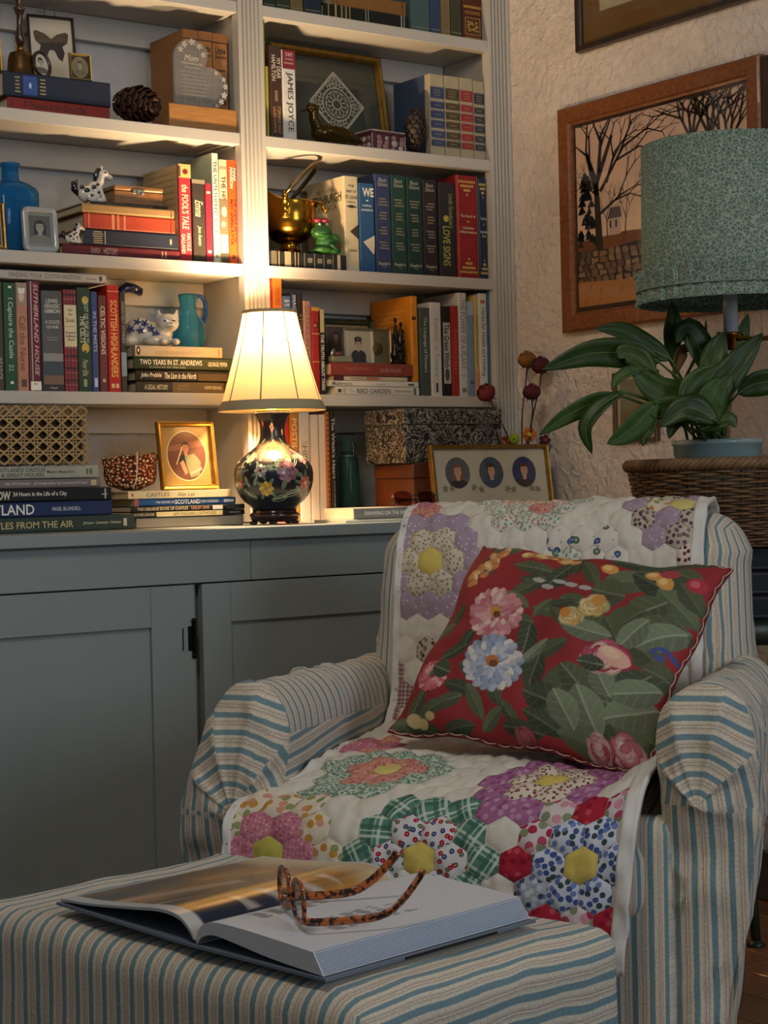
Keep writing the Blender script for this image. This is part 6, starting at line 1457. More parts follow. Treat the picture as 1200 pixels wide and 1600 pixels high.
# bunch of dried roses and felt flowers in a small vase behind that frame
YV = -0.12
vx = min(P(812, 700, YV).x, XW-0.045)
vs_o = thing('bud_vase', 'small dark vase holding dried roses behind the triple portrait frame', 'vase', (vx, YV, ZC+0.0004))
MB().lathe([(0.020, 0), (0.026, 0.01), (0.028, 0.05), (0.020, 0.085), (0.018, 0.095), (0.022, 0.10), (0.019, 0.10), (0.015, 0.09), (0.024, 0.05), (0.018, 0.008)], 24).build('vase_body', mat('dark_glaze', '#2c3a3a', 0.25, coat=0.4), vs_o, True)
RK = [0]
def rose(label, px, py, y, c1, c2, size=0.021, bend=0.0, base=None, stemcol='#3a2416', tiltv=(0, 0, 1), lowpx=None):
    h = P(px, py, y); bx, by, bz_ = (vx+0.0065*math.cos(RK[0]*1.57), YV+0.0065*math.sin(RK[0]*1.57), ZC+0.012) if base is None else base; RK[0] += 1
    r = thing('dried_rose', label, 'flower', (bx, by, bz_))
    L_ = Vector((h.x-bx, h.y-by, h.z-bz_))
    mid = [Vector((0, 0, 0)), Vector((L_.x*0.10+bend*0.3, L_.y*0.2, L_.z*0.35)), Vector((L_.x*0.45+bend, L_.y*0.5, L_.z*0.68)), Vector((L_.x*0.9+bend*0.4, L_.y*0.9, L_.z*0.92)), L_]
    MB().tube(mid, [0.0022, 0.0020, 0.0018, 0.0016, 0.0022], 6).build('stem', hexmat(stemcol, 0.8), r, True)
    up = (L_-mid[3]).normalized() if tiltv is None else Vector(tiltv).normalized()
    Q = up.to_track_quat('Z', 'Y').to_matrix().to_4x4(); T_ = Matrix.Translation(L_)
    m1 = hexmat(c1, 0.8, var=0.35); m2_ = hexmat(c2, 0.8, var=0.35)
    for k in range(9):
        ring = k//3; a0 = k*2.1+ring*0.5; rad = size*(0.34+0.20*ring); hh = size*(1.75-0.12*ring)
        def pf(u, v, a0=a0, rad=rad, hh=hh, ring=ring):
            a = a0+(u-0.5)*2.5*(0.5+0.5*math.sin(math.pi*min(v*0.9+0.1, 1)))
            rr = rad*(0.25+1.05*math.sin(math.pi*(0.12+0.78*v)))+size*0.10*ring*v*v
            return (rr*math.cos(a), rr*math.sin(a), hh*v+0.08*size*math.sin(9*u+ring*3)*v)
        mb = MB(); mb.grid(8, 6, pf); mb.xf(T_ @ Q); o = mb.build('petal', m1 if k % 2 else m2_, r, True); solid(o, 0.0006)
    for k in range(5):
        a = k*1.257
        mb = MB(); mb.tube([(0, 0, 0.001), (size*0.55*math.cos(a), size*0.55*math.sin(a), 0.000), (size*0.9*math.cos(a), size*0.9*math.sin(a), -size*0.25)], [0.0022, 0.0018, 0.0005], 5, flat=0.5); mb.xf(T_ @ Q); mb.build('sepal', hexmat('#3c3a1c', 0.8), r)
    return r
random.seed(21)
rose('dried ochre-yellow rose, highest of the bunch beside the pilaster', 824, 574, -0.10, '#a8741f', '#8a5a18', 0.0235, -0.006)
rose('dried dark red rose just right of the yellow one', 845, 583, -0.16, '#6e1420', '#54101c', 0.0235, 0.012)
rose('dried red rose halfway down the tall stems', 831, 624, -0.17, '#7c1c28', '#5c1220', 0.022, 0.018)
rose('dried pink-red rose leaning left over the shelf edge', 766, 622, -0.06, '#8a2e34', '#7a2029', 0.024, 0.0, tiltv=(-0.75, -0.1, 0.7))
FK = [0]
def felt(label, px, py, y, c, cen, rad, petals):
    h = P(px, py, y); FK[0] += 1; an_ = FK[0]*1.05; bx_, by_ = vx+0.0125*math.cos(an_), YV+0.0125*math.sin(an_); r = thing('felt_flower', label, 'ornament', (bx_, by_, ZC+0.06)); L_ = Vector((h.x-bx_, h.y-by_, h.z-ZC-0.06))
    MB().tube([(0, 0, 0), (L_.x*0.3, L_.y*0.3, L_.z*0.6), tuple(L_)], 0.0007, 5).build('wire_stem', hexmat('#3a3a22', 0.7), r, True)
    mm = hexmat(c, 0.95, bump=0.5, bs=400)
    tow = (CC-h).normalized(); Q = tow.to_track_quat('Z', 'Y').to_matrix().to_4x4(); T_ = Matrix.Translation(L_)
    if petals:
        for k in range(petals):
            a = 2*math.pi*k/petals; mb = MB(); mb.ell((rad*0.62*math.cos(a), rad*0.62*math.sin(a), 0), (rad*0.5, rad*0.42, rad*0.35), 10, 8, M=Matrix.Rotation(a, 3, 'Z')); mb.xf(T_ @ Q); mb.build('petal', mm, r, True)
    else:
        mb = MB(); mb.ell((0, 0, 0), (rad, rad, rad*0.9), 16, 12); mb.xf(T_ @ Q); mb.build('ball', mm, r, True)
    mb = MB(); mb.ell((0, 0, rad*0.45), (rad*0.42, rad*0.42, rad*0.5), 12, 8); mb.xf(T_ @ Q); mb.build('centre', hexmat(cen, 0.95), r, True)
felt('orange felt flower half hidden at the left of the frame top', 786, 692, -0.10, '#c8501c', '#e0b070', 0.0165, 6)
felt('lime green felt ball with a dark centre on the frame top', 803, 686, -0.13, '#9aa82c', '#5c6a20', 0.0145, 0)
felt('orange felt flower with a yellow centre above the frame', 827, 679, -0.135, '#d06a28', '#d8b83c', 0.0165, 6)
felt('dark plum felt flower at the right of the frame top', 851, 688, -0.14, '#5c1a2a', '#8a3a44', 0.0140, 5)
felt('small yellow-green felt ball under the leaf tip', 862, 675, -0.12, '#7f8c2a', '#98a440', 0.0115, 0)

# ------------------------------------------------------------------ right wall: pictures
OAK = wood('oak_frame', '#8a4f22', '#6a3814', 0.38, (30, 6, 30), 0.3)
def wall_frame(name, label, y0, y1, z0, z1, bw, dep, fm, back, paint, glass=True):
    """hangs on the right-hand wall; local x runs along the wall towards the room's near end"""
    w = y0-y1; h = z1-z0
    r = thing(name, label, 'picture', (XW-dep-0.0006, (y0+y1)/2, z0), rot=(0, 0, -math.pi/2))
    prof = [(0, dep), (0, dep*0.2), (bw*0.12, 0), (bw*0.80, dep*0.08), (bw*0.88, dep*0.3), (bw, dep*0.4), (bw, dep)]
    ringframe(w, h, prof).build('frame', fm, r)
    MB().box(-w/2+bw*0.5, w/2-bw*0.5, dep*0.75, dep, bw*0.5, h-bw*0.5).build('backing', hexmat(back, 0.85), r)
    if glass: MB().box(-w/2+bw*0.98, w/2-bw*0.98, dep*0.50, dep*0.56, bw*0.98, h-bw*0.98).build('glass', PANE, r)
    pr = Print(lambda a, b, k: (a, dep*0.75-0.0002-0.00006*k, b)); paint(pr, w, h, bw); pr.build('print', r); return r
def landscape(pr, w, h, bw):
    rng = random.Random(4)
    x0, x1, z0, z1 = -w/2+bw, w/2-bw, bw, h-bw
    W = x1-x0; Hh = z1-z0
    pr.rect(x0, x1, z0, z1, '#3a2418')
    m_ = 0.006; x0 += m_; x1 -= m_; z0 += m_*2; z1 -= m_
    for i in range(8):
        c = [a+(b-a)*(i/7) for a, b in zip(H('#d8b49c')[:3], H('#ecc8a4')[:3])]
        pr.rect(x0, x1, z1-(z1-z0)*0.75*(i+1)/8, z1-(z1-z0)*0.75*i/8, (c[0], c[1], c[2], 1))
    def T(u, v): return (x0+(x1-x0)*u, z0+(z1-z0)*v)
    pr.shape([T(0, 0.36), T(0.3, 0.38), T(0.6, 0.36), T(1, 0.39), T(1, 0.26), T(0, 0.26)], '#7d4a24')
    # farmhouse
    pr.shape([T(0.20, 0.37), T(0.20, 0.46), T(0.27, 0.46), T(0.27, 0.37)], '#c8ac98'); pr.shape([T(0.192, 0.46), T(0.21, 0.52), T(0.272, 0.52), T(0.28, 0.46)], '#6a565a'); pr.rect(*[T(0.205, 0)[0], T(0.215, 0)[0], T(0, 0.41)[1], T(0, 0.45)[1]], '#3a2c28'); pr.rect(*[T(0.24, 0)[0], T(0.25, 0)[0], T(0, 0.41)[1], T(0, 0.45)[1]], '#3a2c28')
    def branch(p, a, L_, wd, d, col):
        p = Vector(p); t = Vector((math.cos(a), math.sin(a))); e = p+t*L_; n_ = Vector((-t.y, t.x))
        def cl(q_): return (min(max(q_.x, x0), x1), min(max(q_.y, z0), z1))
        pr.shape([cl(p-n_*wd/2), cl(e-n_*wd*0.32), cl(e+n_*wd*0.32), cl(p+n_*wd/2)], col, 0)
        if d > 0:
            for k in range(2 if d < 4 else 3):
                branch(e-t*L_*0.15*k, a+rng.uniform(0.2, 0.65)*(1 if k % 2 else -1)+rng.uniform(-0.15, 0.15), L_*rng.uniform(0.62, 0.85), wd*0.62, d-1, col)
    pr.k += 1; branch(T(0.19, 0.36), 1.6, 0.05, 0.004, 4, '#4a342c'); branch(T(0.30, 0.36), 1.5, 0.05, 0.004, 4, '#4a342c')
    for k in range(60):     # dark fir at the left
        v_ = rng.uniform(0.34, 0.72); u_ = 0.06+rng.uniform(-0.06, 0.06)*(0.8-v_)/0.4; p_ = T(max(u_, 0.005), v_); pr.k += 0
        q_ = rng.uniform(0.008, 0.016); pr.shape([(max(p_[0]-q_, x0), p_[1]-0.006), (p_[0]+q_, p_[1]-0.006), (p_[0], p_[1]+0.014)], '#1d1713', 0)
    pr.k += 1; branch(T(0.14, 0.30), 1.62, 0.16, 0.026, 1, '#2c1c14')
    for a_, L_, w_, u_, v_ in ((2.0, 0.15, 0.011, 0.135, 0.66), (1.45, 0.16, 0.014, 0.14, 0.70), (0.85, 0.20, 0.010, 0.15, 0.62), (0.45, 0.13, 0.008, 0.15, 0.50), (1.15, 0.12, 0.009, 0.19, 0.66), (2.5, 0.06, 0.006, 0.13, 0.60)):
        branch(T(u_, v_), a_, L_*0.62, w_, 4, '#2c1c14')
    for u_, sc in ((0.70, 1.0), (0.80, 1.0), (0.90, 0.8)):
        branch(T(u_, 0.36), 1.57, 0.19*sc, 0.016, 0, '#2c1f18')
        for a_ in (1.0, 1.35, 1.7, 2.1): branch(T(u_, 0.36+0.42*sc), a_, 0.075, 0.010, 4, '#2c1f18')
    # dry stone wall and grass
    pr.k += 1; pr.shape([T(0, 0.31), T(0.2, 0.30), T(0.5, 0.33), T(1, 0.31), T(1, 0.12), T(0.5, 0.15), T(0, 0.12)], '#3a2c22')
    pr.k += 1
    for j in range(5):
        u_ = -0.02+0.01*j
        while u_ < 0.99:
            wd = rng.uniform(0.03, 0.06); a = T(max(u_+0.004, 0.002), 0.125+0.036*j); b = T(min(u_+wd-0.004, 0.998), 0.125+0.036*j+rng.uniform(0.024, 0.032))
            if b[0] > a[0]: j_ = lambda: rng.uniform(-0.004, 0.004); pr.shape([(a[0]+abs(j_()), a[1]+j_()), (b[0], a[1]+j_()), (b[0]-abs(j_()), b[1]+j_()), ((a[0]+b[0])/2, b[1]+j_()+0.002), (a[0], b[1]+j_())], rng.choice(('#8a6a4c', '#7d5c40', '#66503c', '#9a7c58')), 0)
            u_ += wd
    pr.k += 1; pr.shape([T(0, 0.14), T(0.3, 0.12), T(0.6, 0.17), T(1, 0.13), T(1, 0), T(0, 0)], '#b07840')
    pr.k += 1
    for k in range(160):
        p_ = T(rng.uniform(0.01, 0.99), rng.uniform(0.0, 0.11)); pr.shape([(p_[0]-0.0012, p_[1]), (p_[0]+0.0012, p_[1]), (p_[0]+rng.uniform(-0.004, 0.004), p_[1]+rng.uniform(0.012, 0.026))], rng.choice(('#b5783c', '#a0662e', '#6a3c1a', '#c08c50')), 0)
wall_frame('landscape_picture', 'oak framed print of bare trees and a dry stone wall on the right wall', -0.200, -0.862, 1.295, 1.842, 0.046, 0.022, OAK, '#3a2418', landscape)
def antique(pr, w, h, bw):
    pr.rect(-w/2+bw, w/2-bw, bw, h-bw, '#6a4c20'); pr.rect(-w/2+0.075, w/2-0.075, 0.085, h-0.08, '#a39a7c')
    for i in range(12): pr.rect(-w/2+0.085, w/2-0.085-0.02*(i % 3), h-0.10-0.016*i, h-0.098-0.016*i, '#7d7458')
wall_frame('antique_picture', 'dark framed print with a brown mount, cut by the top of the picture', -0.272, -0.90, 1.967, 2.40, 0.016, 0.020, DARKW, '#4a3414', antique)
def plain(pr, w, h, bw):
    pr.rect(-w/2+bw, w/2-bw, bw, h-bw, '#b9a888'); pr.rect(-w/2+bw*2.2, w/2-bw*2.2, bw*2.2, h-bw*2.2, '#7d7a5c'); pr.shape([(-w/2+bw*2.2, h*0.4), (0, h*0.55), (w/2-bw*2.2, h*0.42), (w/2-bw*2.2, bw*2.2), (-w/2+bw*2.2, bw*2.2)], '#8a6a44')
wall_frame('small_picture', 'small gilt framed picture half hidden behind the leaves', -0.368, -0.515, 1.020, 1.185, 0.008, 0.014, mat('thin_dark_gilt', '#5c4426', 0.4, 0.4), '#b9a888', plain)
wall_frame('dark_picture', 'dark framed picture at the right edge beside the oak frame', -0.8632, -1.30, 1.32, 1.836, 0.03, 0.02, DARKW, '#8a7a60', plain)
# ------------------------------------------------------------------ swing-arm lamp over the plant
def vine_mat():
    m_ = bpy.data.materials.new('vine_print'); m_.use_nodes = True; nt = m_.node_tree; N = nt.nodes; Lk = nt.links
    b = N['Principled BSDF']; b.inputs['Roughness'].default_value = 0.9; b.inputs['Specular IOR Level'].default_value = 0.1
    tc = N.new('ShaderNodeTexCoord'); nz = N.new('ShaderNodeTexNoise'); nz.inputs['Scale'].default_value = 130; Lk.new(tc.outputs['Object'], nz.inputs['Vector'])
    ad = N.new('ShaderNodeMix'); ad.data_type = 'VECTOR'; ad.inputs[0].default_value = 0.012; Lk.new(tc.outputs['Object'], ad.inputs[4]); Lk.new(nz.outputs['Color'], ad.inputs[5])
    vo = N.new('ShaderNodeTexVoronoi'); vo.feature = 'DISTANCE_TO_EDGE'; vo.inputs['Scale'].default_value = 135; Lk.new(ad.outputs[1], vo.inputs['Vector'])
    r_ = N.new('ShaderNodeValToRGB'); e = r_.color_ramp.elements; e[0].position = 0.05; e[0].color = H('#94a392'); e[1].position = 0.12; e[1].color = H('#5d6f63')
    Lk.new(vo.outputs['Distance'], r_.inputs[0]); Lk.new(r_.outputs[0], b.inputs['Base Color']); return m_
VINE = vine_mat()
DL = 3.62
sc_ = PD(1138, 340, DL); sl = thing('swing_arm_lamp', 'green vine-print drum shade lamp on a brass swing arm above the plant', 'lamp', (sc_.x, sc_.y, 1.20))
zt_ = PD(1138, 200, DL-0.18).z-1.20; zb_ = PD(1138, 458, DL-0.18).z-1.20
rt_ = 133*DL/FPX; rb2 = 138*DL/FPX
zr_ = zb_+0.058
o = MB().lathe([(rb2-0.002+(rt_-rb2)*0.0, zb_+0.012), (rb2-0.002, zr_), (rt_, zt_), (rt_-0.002, zt_), (rb2-0.004, zr_), (rb2-0.004, zb_+0.012)], 72, capb=False, capt=False).build('shade', VINE, sl, True)
def ruf(u, v):
    a = 2*math.pi*u; k = 34
    t = (a*k/(2*math.pi)) % 1.0
    d = 0.011*(t if t < 0.85 else (1-t)*5.67)*(0.30+abs(v-0.42)*1.5)
    return ((rb2+0.0035+d)*math.cos(a), (rb2+0.0035+d)*math.sin(a), zb_-0.002+0.064*v)
mb = MB(); mb.grid(680, 4, ruf); mb.build('pleated_ruffle', VINE, sl, False)
tw = [((rb2+0.0085)*math.cos(a), (rb2+0.0085)*math.sin(a), zb_+0.025+0.0008*math.sin(a*160)) for a in np.linspace(0, 2*math.pi, 241)[:-1]]
MB().tube(tw, 0.0018, 6, closed=True).build('braid', hexmat('#6f7a70', 0.9), sl, True)
z1_ = PD(1138, 440, DL).z-1.20; z2_ = PD(1138, 519, DL).z-1.20
MB().lathe([(0.0145, z2_), (0.0145, z1_+0.03)], 24).build('candle_sleeve', mat('white_sleeve', '#a9b4c0', 0.25, coat=0.3), sl, True)
mb = MB(); mb.lathe([(0.006, z2_-0.036), (0.011, z2_-0.034), (0.012, z2_-0.008), (0.018, z2_-0.006), (0.018, z2_-0.001)], 20); mb.ell((-0.024*CR.x, -0.024*CR.y, z2_-0.003), 0.0045); mb.ell((0.024*CR.x, 0.024*CR.y, z2_-0.003), 0.0045); mb.build('brass_cup', BRASS, sl, True)
a0 = Vector((0, 0, z2_-0.016)); wy = -1.42
a3 = Vector((XW-0.012-sc_.x, wy-sc_.y, z2_-0.012))
e1 = PD(1200, 528, DL-0.02)-Vector((sc_.x, sc_.y, 1.20))
MB().tube([a0, a0.lerp(e1, 0.35)+Vector((0, 0, 0.003)), a0.lerp(e1, 0.7)+Vector((0, 0, -0.001)), e1, e1+Vector((0.10, -0.07, 0.0))], 0.0048, 8).build('arm', BRASS, sl, True)
e2 = e1+Vector((0.10, -0.07, 0.0))
MB().tube([e2+Vector((0, 0, -0.015)), e2+Vector((0, 0, 0.015))], 0.009, 12).build('joint', BRASS, sl, True)
MB().tube([e2, Vector((XW-0.010-sc_.x, e2.y-0.12, e2.z))], 0.0055, 8).build('arm', BRASS, sl, True)
MB().box(XW-0.012-sc_.x, XW-0.0008-sc_.x, e2.y-0.16, e2.y-0.08, e2.z-0.07, e2.z+0.07, ch=0.003).build('wall_plate', BRASS, sl)

# ------------------------------------------------------------------ stool, black volumes, basket, pot and plant
bcx, bcy = 0.585, -0.942
stl = thing('plant_stool', 'dark green stool with curved iron legs carrying the black volumes', 'stool', (bcx, bcy, 0.0))
GRN = mat('dark_green_paint', '#262e22', 0.4, 0.2)
MB().lathe([(0.15, 0.595), (0.168, 0.600), (0.172, 0.615), (0.172, 0.635), (0.165, 0.644)], 40).build('seat', GRN, stl, True)
for k in range(4):
    a = math.radians(235+90*k)
    d = Vector((math.cos(a), math.sin(a), 0))
    MB().tube([d*0.13+Vector((0, 0, 0.594)), d*0.145+Vector((0, 0, 0.45)), d*0.125+Vector((0, 0, 0.25)), d*0.135+Vector((0, 0, 0.10)), d*0.152+Vector((0, 0, 0.012))], [0.011, 0.010, 0.009, 0.009, 0.010], 8).build('leg', GRN, stl, True)
    MB().lathe([(0.018, 0), (0.018, 0.004), (0.010, 0.012)], 14, c=tuple(d*0.154)).build('foot', GRN, stl, True)
MB().tube([(0.128*math.cos(a), 0.128*math.sin(a), 0.27) for a in np.linspace(0, 2*math.pi, 33)[:-1]], 0.006, 8, closed=True).build('ring', GRN, stl, True)
zz = 0.6445
rzb = YAW-math.pi/2
for i, (t_, nm) in enumerate((('CREATION', 'lowest'), ('BLACK FOREST', 'middle'), ('BLACK SWAN', 'topmost'))):
    T_ = 0.0485
    loc = Vector((bcx, bcy, zz+0.0002))-CR.normalized()*0.145-Vector((CF.x, CF.y, 0)).normalized()*0.115
    loc.z = zz+0.0002
    book('book', 'black volume with a dull silver title under the wicker basket, %s of three' % nm, loc, 0.29, T_-0.0006, 0.21, '#191a20', [('R', 0.03, 0.97, 0.12, 0.16, '#3a3c44'), ('R', 0.03, 0.97, 0.84, 0.88, '#3a3c44'), ('R', 0.03, 0.036, 0.12, 0.88, '#3a3c44'), ('T', t_, 0.32, 0.5, 0.4, 0.34, '#6a6a70', 0.015)], stand=False, rz=rzb, pages=mat('dark_page_edges', '#3c382f', 0.8), rough=0.35)
    zz += T_
zk = zz+0.0006
bk = thing('wicker_basket', 'round brown wicker basket holding the potted peace lily', 'basket', (bcx, bcy, zk))
WIK = mat('wicker', '#7a5836', 0.6, 0, 0.5, 45, 0.2, 300); WIK2 = mat('wicker_dark', '#5c4026', 0.6, 0, 0.5, 45, 0.2, 300)
hB = 0.953-zk
def brad(z_): return 0.170+0.036*(z_/hB)**0.8
ns = 36
for k in range(ns):
    a = 2*math.pi*k/ns
    MB().tube([((brad(z_)-0.001)*math.cos(a), (brad(z_)-0.001)*math.sin(a), z_) for z_ in np.linspace(0.002, hB, 5)], 0.0026, 5).build('stake', WIK2, bk)
nr = 27
for j in range(nr):
    z_ = 0.004+(hB-0.016)*j/(nr-1); pts = []
    for i in range(ns*4):
        a = 2*math.pi*i/(ns*4); r_ = brad(z_)+0.0040*math.cos(math.pi*(i/4.0)+math.pi*j)
        pts.append((r_*math.cos(a), r_*math.sin(a), z_+0.0012*math.sin(a*7+j)))
    MB().tube(pts, 0.0031, 5, closed=True).build('weaver', WIK if j % 3 else WIK2, bk, True)
for k in range(4):
    pts = []
    for i in range(220):
        a = 2*math.pi*i/220; ph = a*26+k*math.pi/2
        pts.append(((brad(hB)+0.001+0.0075*math.cos(ph))*math.cos(a), (brad(hB)+0.001+0.0075*math.cos(ph))*math.sin(a), hB+0.004+0.0075*math.sin(ph)))
    MB().tube(pts, 0.0062, 6, closed=True).build('rim_braid', mat('wicker_rim', '#80603e', 0.6, 0, 0.45, 45), bk, True)
MB().lathe([(0.165, 0.001), (0.166, 0.006)], 40).build('bottom', WIK2, bk)
pcx, pcy = PD(1110, 700, 3.70).x, PD(1110, 700, 3.70).y
pcx, pcy = bcx-0.035, bcy-0.0
zp0 = zk+0.0075
ptp = thing('flower_pot', 'pale blue-green pot with a stepped rim inside the wicker basket', 'pot', (pcx, pcy, zp0))
pzt = PD(1110, 687, 3.66).z-zp0
POT = mat('pale_glaze', '#8fa5a4', 0.35, coat=0.3)
MB().lathe([(0.065, 0), (0.075, 0.01), (0.085, pzt-0.035), (0.089, pzt-0.03), (0.0895, pzt-0.012), (0.093, pzt-0.010), (0.093, pzt), (0.085, pzt), (0.080, pzt-0.03), (0.079, pzt-0.034)], 40).build('pot_body', POT, ptp, True)
MB().lathe([(0.0785, pzt-0.036), (0.0785, pzt-0.030)], 32).build('soil', hexmat('#2c2018', 0.95, bump=0.8, bs=80), ptp)
plt = thing('peace_lily', 'potted peace lily with broad dark green arching leaves', 'plant', (pcx, pcy, zp0+pzt-0.0295))
LEAF = [mat('leaf_green', '#36501a', 0.42, 0, 0.35, 30, spec=0.3), mat('leaf_dark', '#284012', 0.42, 0, 0.35, 30, spec=0.3), mat('leaf_light', '#4b6a30', 0.5, 0, 0.3, 30, spec=0.3), mat('leaf_olive', '#36541f', 0.5, 0, 0.3, 30, spec=0.3), mat('leaf_dry', '#8a6a48', 0.8, 0, 0.3, 60)]
PET = mat('petiole', '#3f5f2a', 0.5)
org = Vector(plt.location)
def spline(ps, n):
    ps = [Vector(p) for p in ps]; out = []
    ps = [ps[0]*2-ps[1]]+ps+[ps[-1]*2-ps[-2]]
    m_ = len(ps)-3
    for i in range(n+1):
        t = i/n*m_; k = min(int(t), m_-1); f_ = t-k
        a, b, c, d = ps[k:k+4]
        out.append(0.5*((2*b)+(c-a)*f_+(2*a-5*b+4*c-d)*f_*f_+(3*b-a-3*c+d)*f_**3))
    return out
def leaf(ctrl, wpx, mi, d=3.6, twist=0.0, fold=0.10, pet=True, dd=None):
    """ctrl: points of the midrib from the blade's base to its tip"""
    pts = [PD(x, y, (d if dd is None else dd[i]))-org for i, (x, y) in enumerate(ctrl)]
    n = 16; sp = spline(pts, n); w = wpx*d/FPX
    view = -CF
    v = []; f = []
    for i, p in enumerate(sp):
        t = i/n; tan = (sp[min(i+1, n)]-sp[max(i-1, 0)]).normalized()
        nrm = view-tan*view.dot(tan); nrm = nrm.normalized() if nrm.length > 1e-4 else Vector((0, 0, 1))
        nrm = Matrix.Rotation(twist*(0.5-t)*0.6+twist, 3, tan) @ nrm
        side = tan.cross(nrm).normalized()
        hw = 1.03*w/2*(max(t, 0.004)**0.62)*((1-t)**0.80)/0.378
        for k in (-2, -1, 0, 1, 2):
            u = k/2
            off = (fold+0.14)*hw*abs(u)+0.05*hw*math.sin(14*t+3*u)
            v.append(p+side*(hw*u)+nrm*off)
    for i in range(n):
        for k in range(4):
            a = i*5+k; f.append((a, a+1, a+6, a+5))
    mb = MB(); mb.add(v, f); o = mb.build('leaf', LEAF[mi], plt, True); solid(o, 0.0008)
    MB().tube([v[i*5+2]+view*0.0004 for i in range(0, n, 1)], [0.0011*(1-i/n)+0.0003 for i in range(n)], 5).build('midrib', mat('leaf_rib', '#5c7440', 0.5), plt, True)
    if pet:
        b_ = Vector((random.uniform(-0.03, 0.03), random.uniform(-0.03, 0.03), 0.0))
        c_ = sp[0]; mid = b_*0.6+c_*0.4; mid.z = max(mid.z, c_.z*0.62)
        MB().tube(spline([b_, mid, c_, sp[1]], 8), [0.003]*5+[0.0024]*4, 6).build('petiole', PET, plt, True)
random.seed(9)
leaf([(1030, 566), (985, 553), (920, 553), (846, 578)], 46, 1, 3.62, -0.1)
leaf([(1048, 562), (1018, 545), (975, 518), (930, 513)], 33, 1, 3.66, 0.15)
leaf([(1047, 566), (1042, 535), (1046, 505), (1050, 470)], 36, 3, 3.70, 0.5, 0.6)
leaf([(1025, 592), (1000, 560), (975, 552), (966, 560)], 34, 0, 3.60, 0.1)
leaf([(1010, 572), (985, 580), (966, 592), (955, 608)], 20, 3, 3.58, 0.5)
leaf([(968, 618), (930, 628), (885, 650), (842, 680)], 30, 0, 3.60, -0.2)
leaf([(975, 612), (938, 635), (915, 668), (925, 710)], 27, 1, 3.57, 0.5)
leaf([(1028, 628), (1005, 652), (980, 676), (948, 694)], 38, 3, 3.52, -0.15)
leaf([(1025, 650), (1018, 665), (1008, 682), (1004, 698)], 18, 1, 3.52, 0.4)
leaf([(1105, 640), (1060, 622), (1020, 606), (985, 570)], 48, 0, 3.58, 0.1)
leaf([(1112, 592), (1098, 555), (1076, 516), (1056, 536)], 46, 1, 3.64, 0.35)
leaf([(1108, 615), (1112, 575), (1120, 545), (1132, 518)], 40, 0, 3.60, -0.2)
leaf([(1120, 660), (1090, 640), (1065, 640), (1030, 668)], 44, 1, 3.50, 0.2)
leaf([(1128, 632), (1130, 600), (1155, 565), (1192, 520)], 46, 1, 3.58, -0.1)
leaf([(1125, 650), (1122, 618), (1132, 600), (1146, 585)], 32, 1, 3.55, -0.2)
leaf([(1150, 590), (1152, 550), (1160, 520), (1169, 490)], 26, 2, 3.72, 0.3)
leaf([(1153, 615), (1180, 600), (1215, 598), (1250, 620)], 40, 1, 3.62, 0.2)
leaf([(1100, 660), (1080, 625), (1090, 595), (1125, 570)], 44, 0, 3.54, 0.15)
leaf([(1085, 660), (1060, 640), (1030, 640), (1008, 655)], 40, 3, 3.53, -0.25)
leaf([(1115, 665), (1110, 635), (1118, 610), (1128, 590)], 46, 3, 3.52, 0.1)
leaf([(1095, 672), (1120, 660), (1140, 655), (1150, 668)], 26, 0, 3.52, -0.4)
leaf([(1075, 668), (1062, 655), (1052, 665), (1045, 686)], 24, 1, 3.55, 0.3)
leaf([(1060, 610), (1085, 560), (1100, 530), (1103, 498)], 10, 3, 3.70, 0.8)
leaf([(1052, 588), (1058, 560), (1068, 545), (1080, 545)], 22, 4, 3.68, 0.4, 0.5)
for (x_, y_), (x2, y2) in (((1085, 692), (1072, 640)), ((1095, 692), (1100, 630)), ((1105, 692), (1088, 600)), ((1115, 692), (1120, 640)), ((1122, 692), (1135, 640)), ((1075, 692), (1060, 650))):
    MB().tube(spline([PD(x_, y_, 3.66)-org, PD((x_+x2)/2+3, (y_+y2)/2, 3.63)-org, PD(x2, y2, 3.60)-org], 8), 0.003, 6).build('petiole', PET, plt, True)
MB().tube([PD(1135, 705, 3.70)-org, PD(1140, 610, 3.70)-org], 0.006, 8).build('support_stake', hexmat('#8a6a4c', 0.8), plt, True)

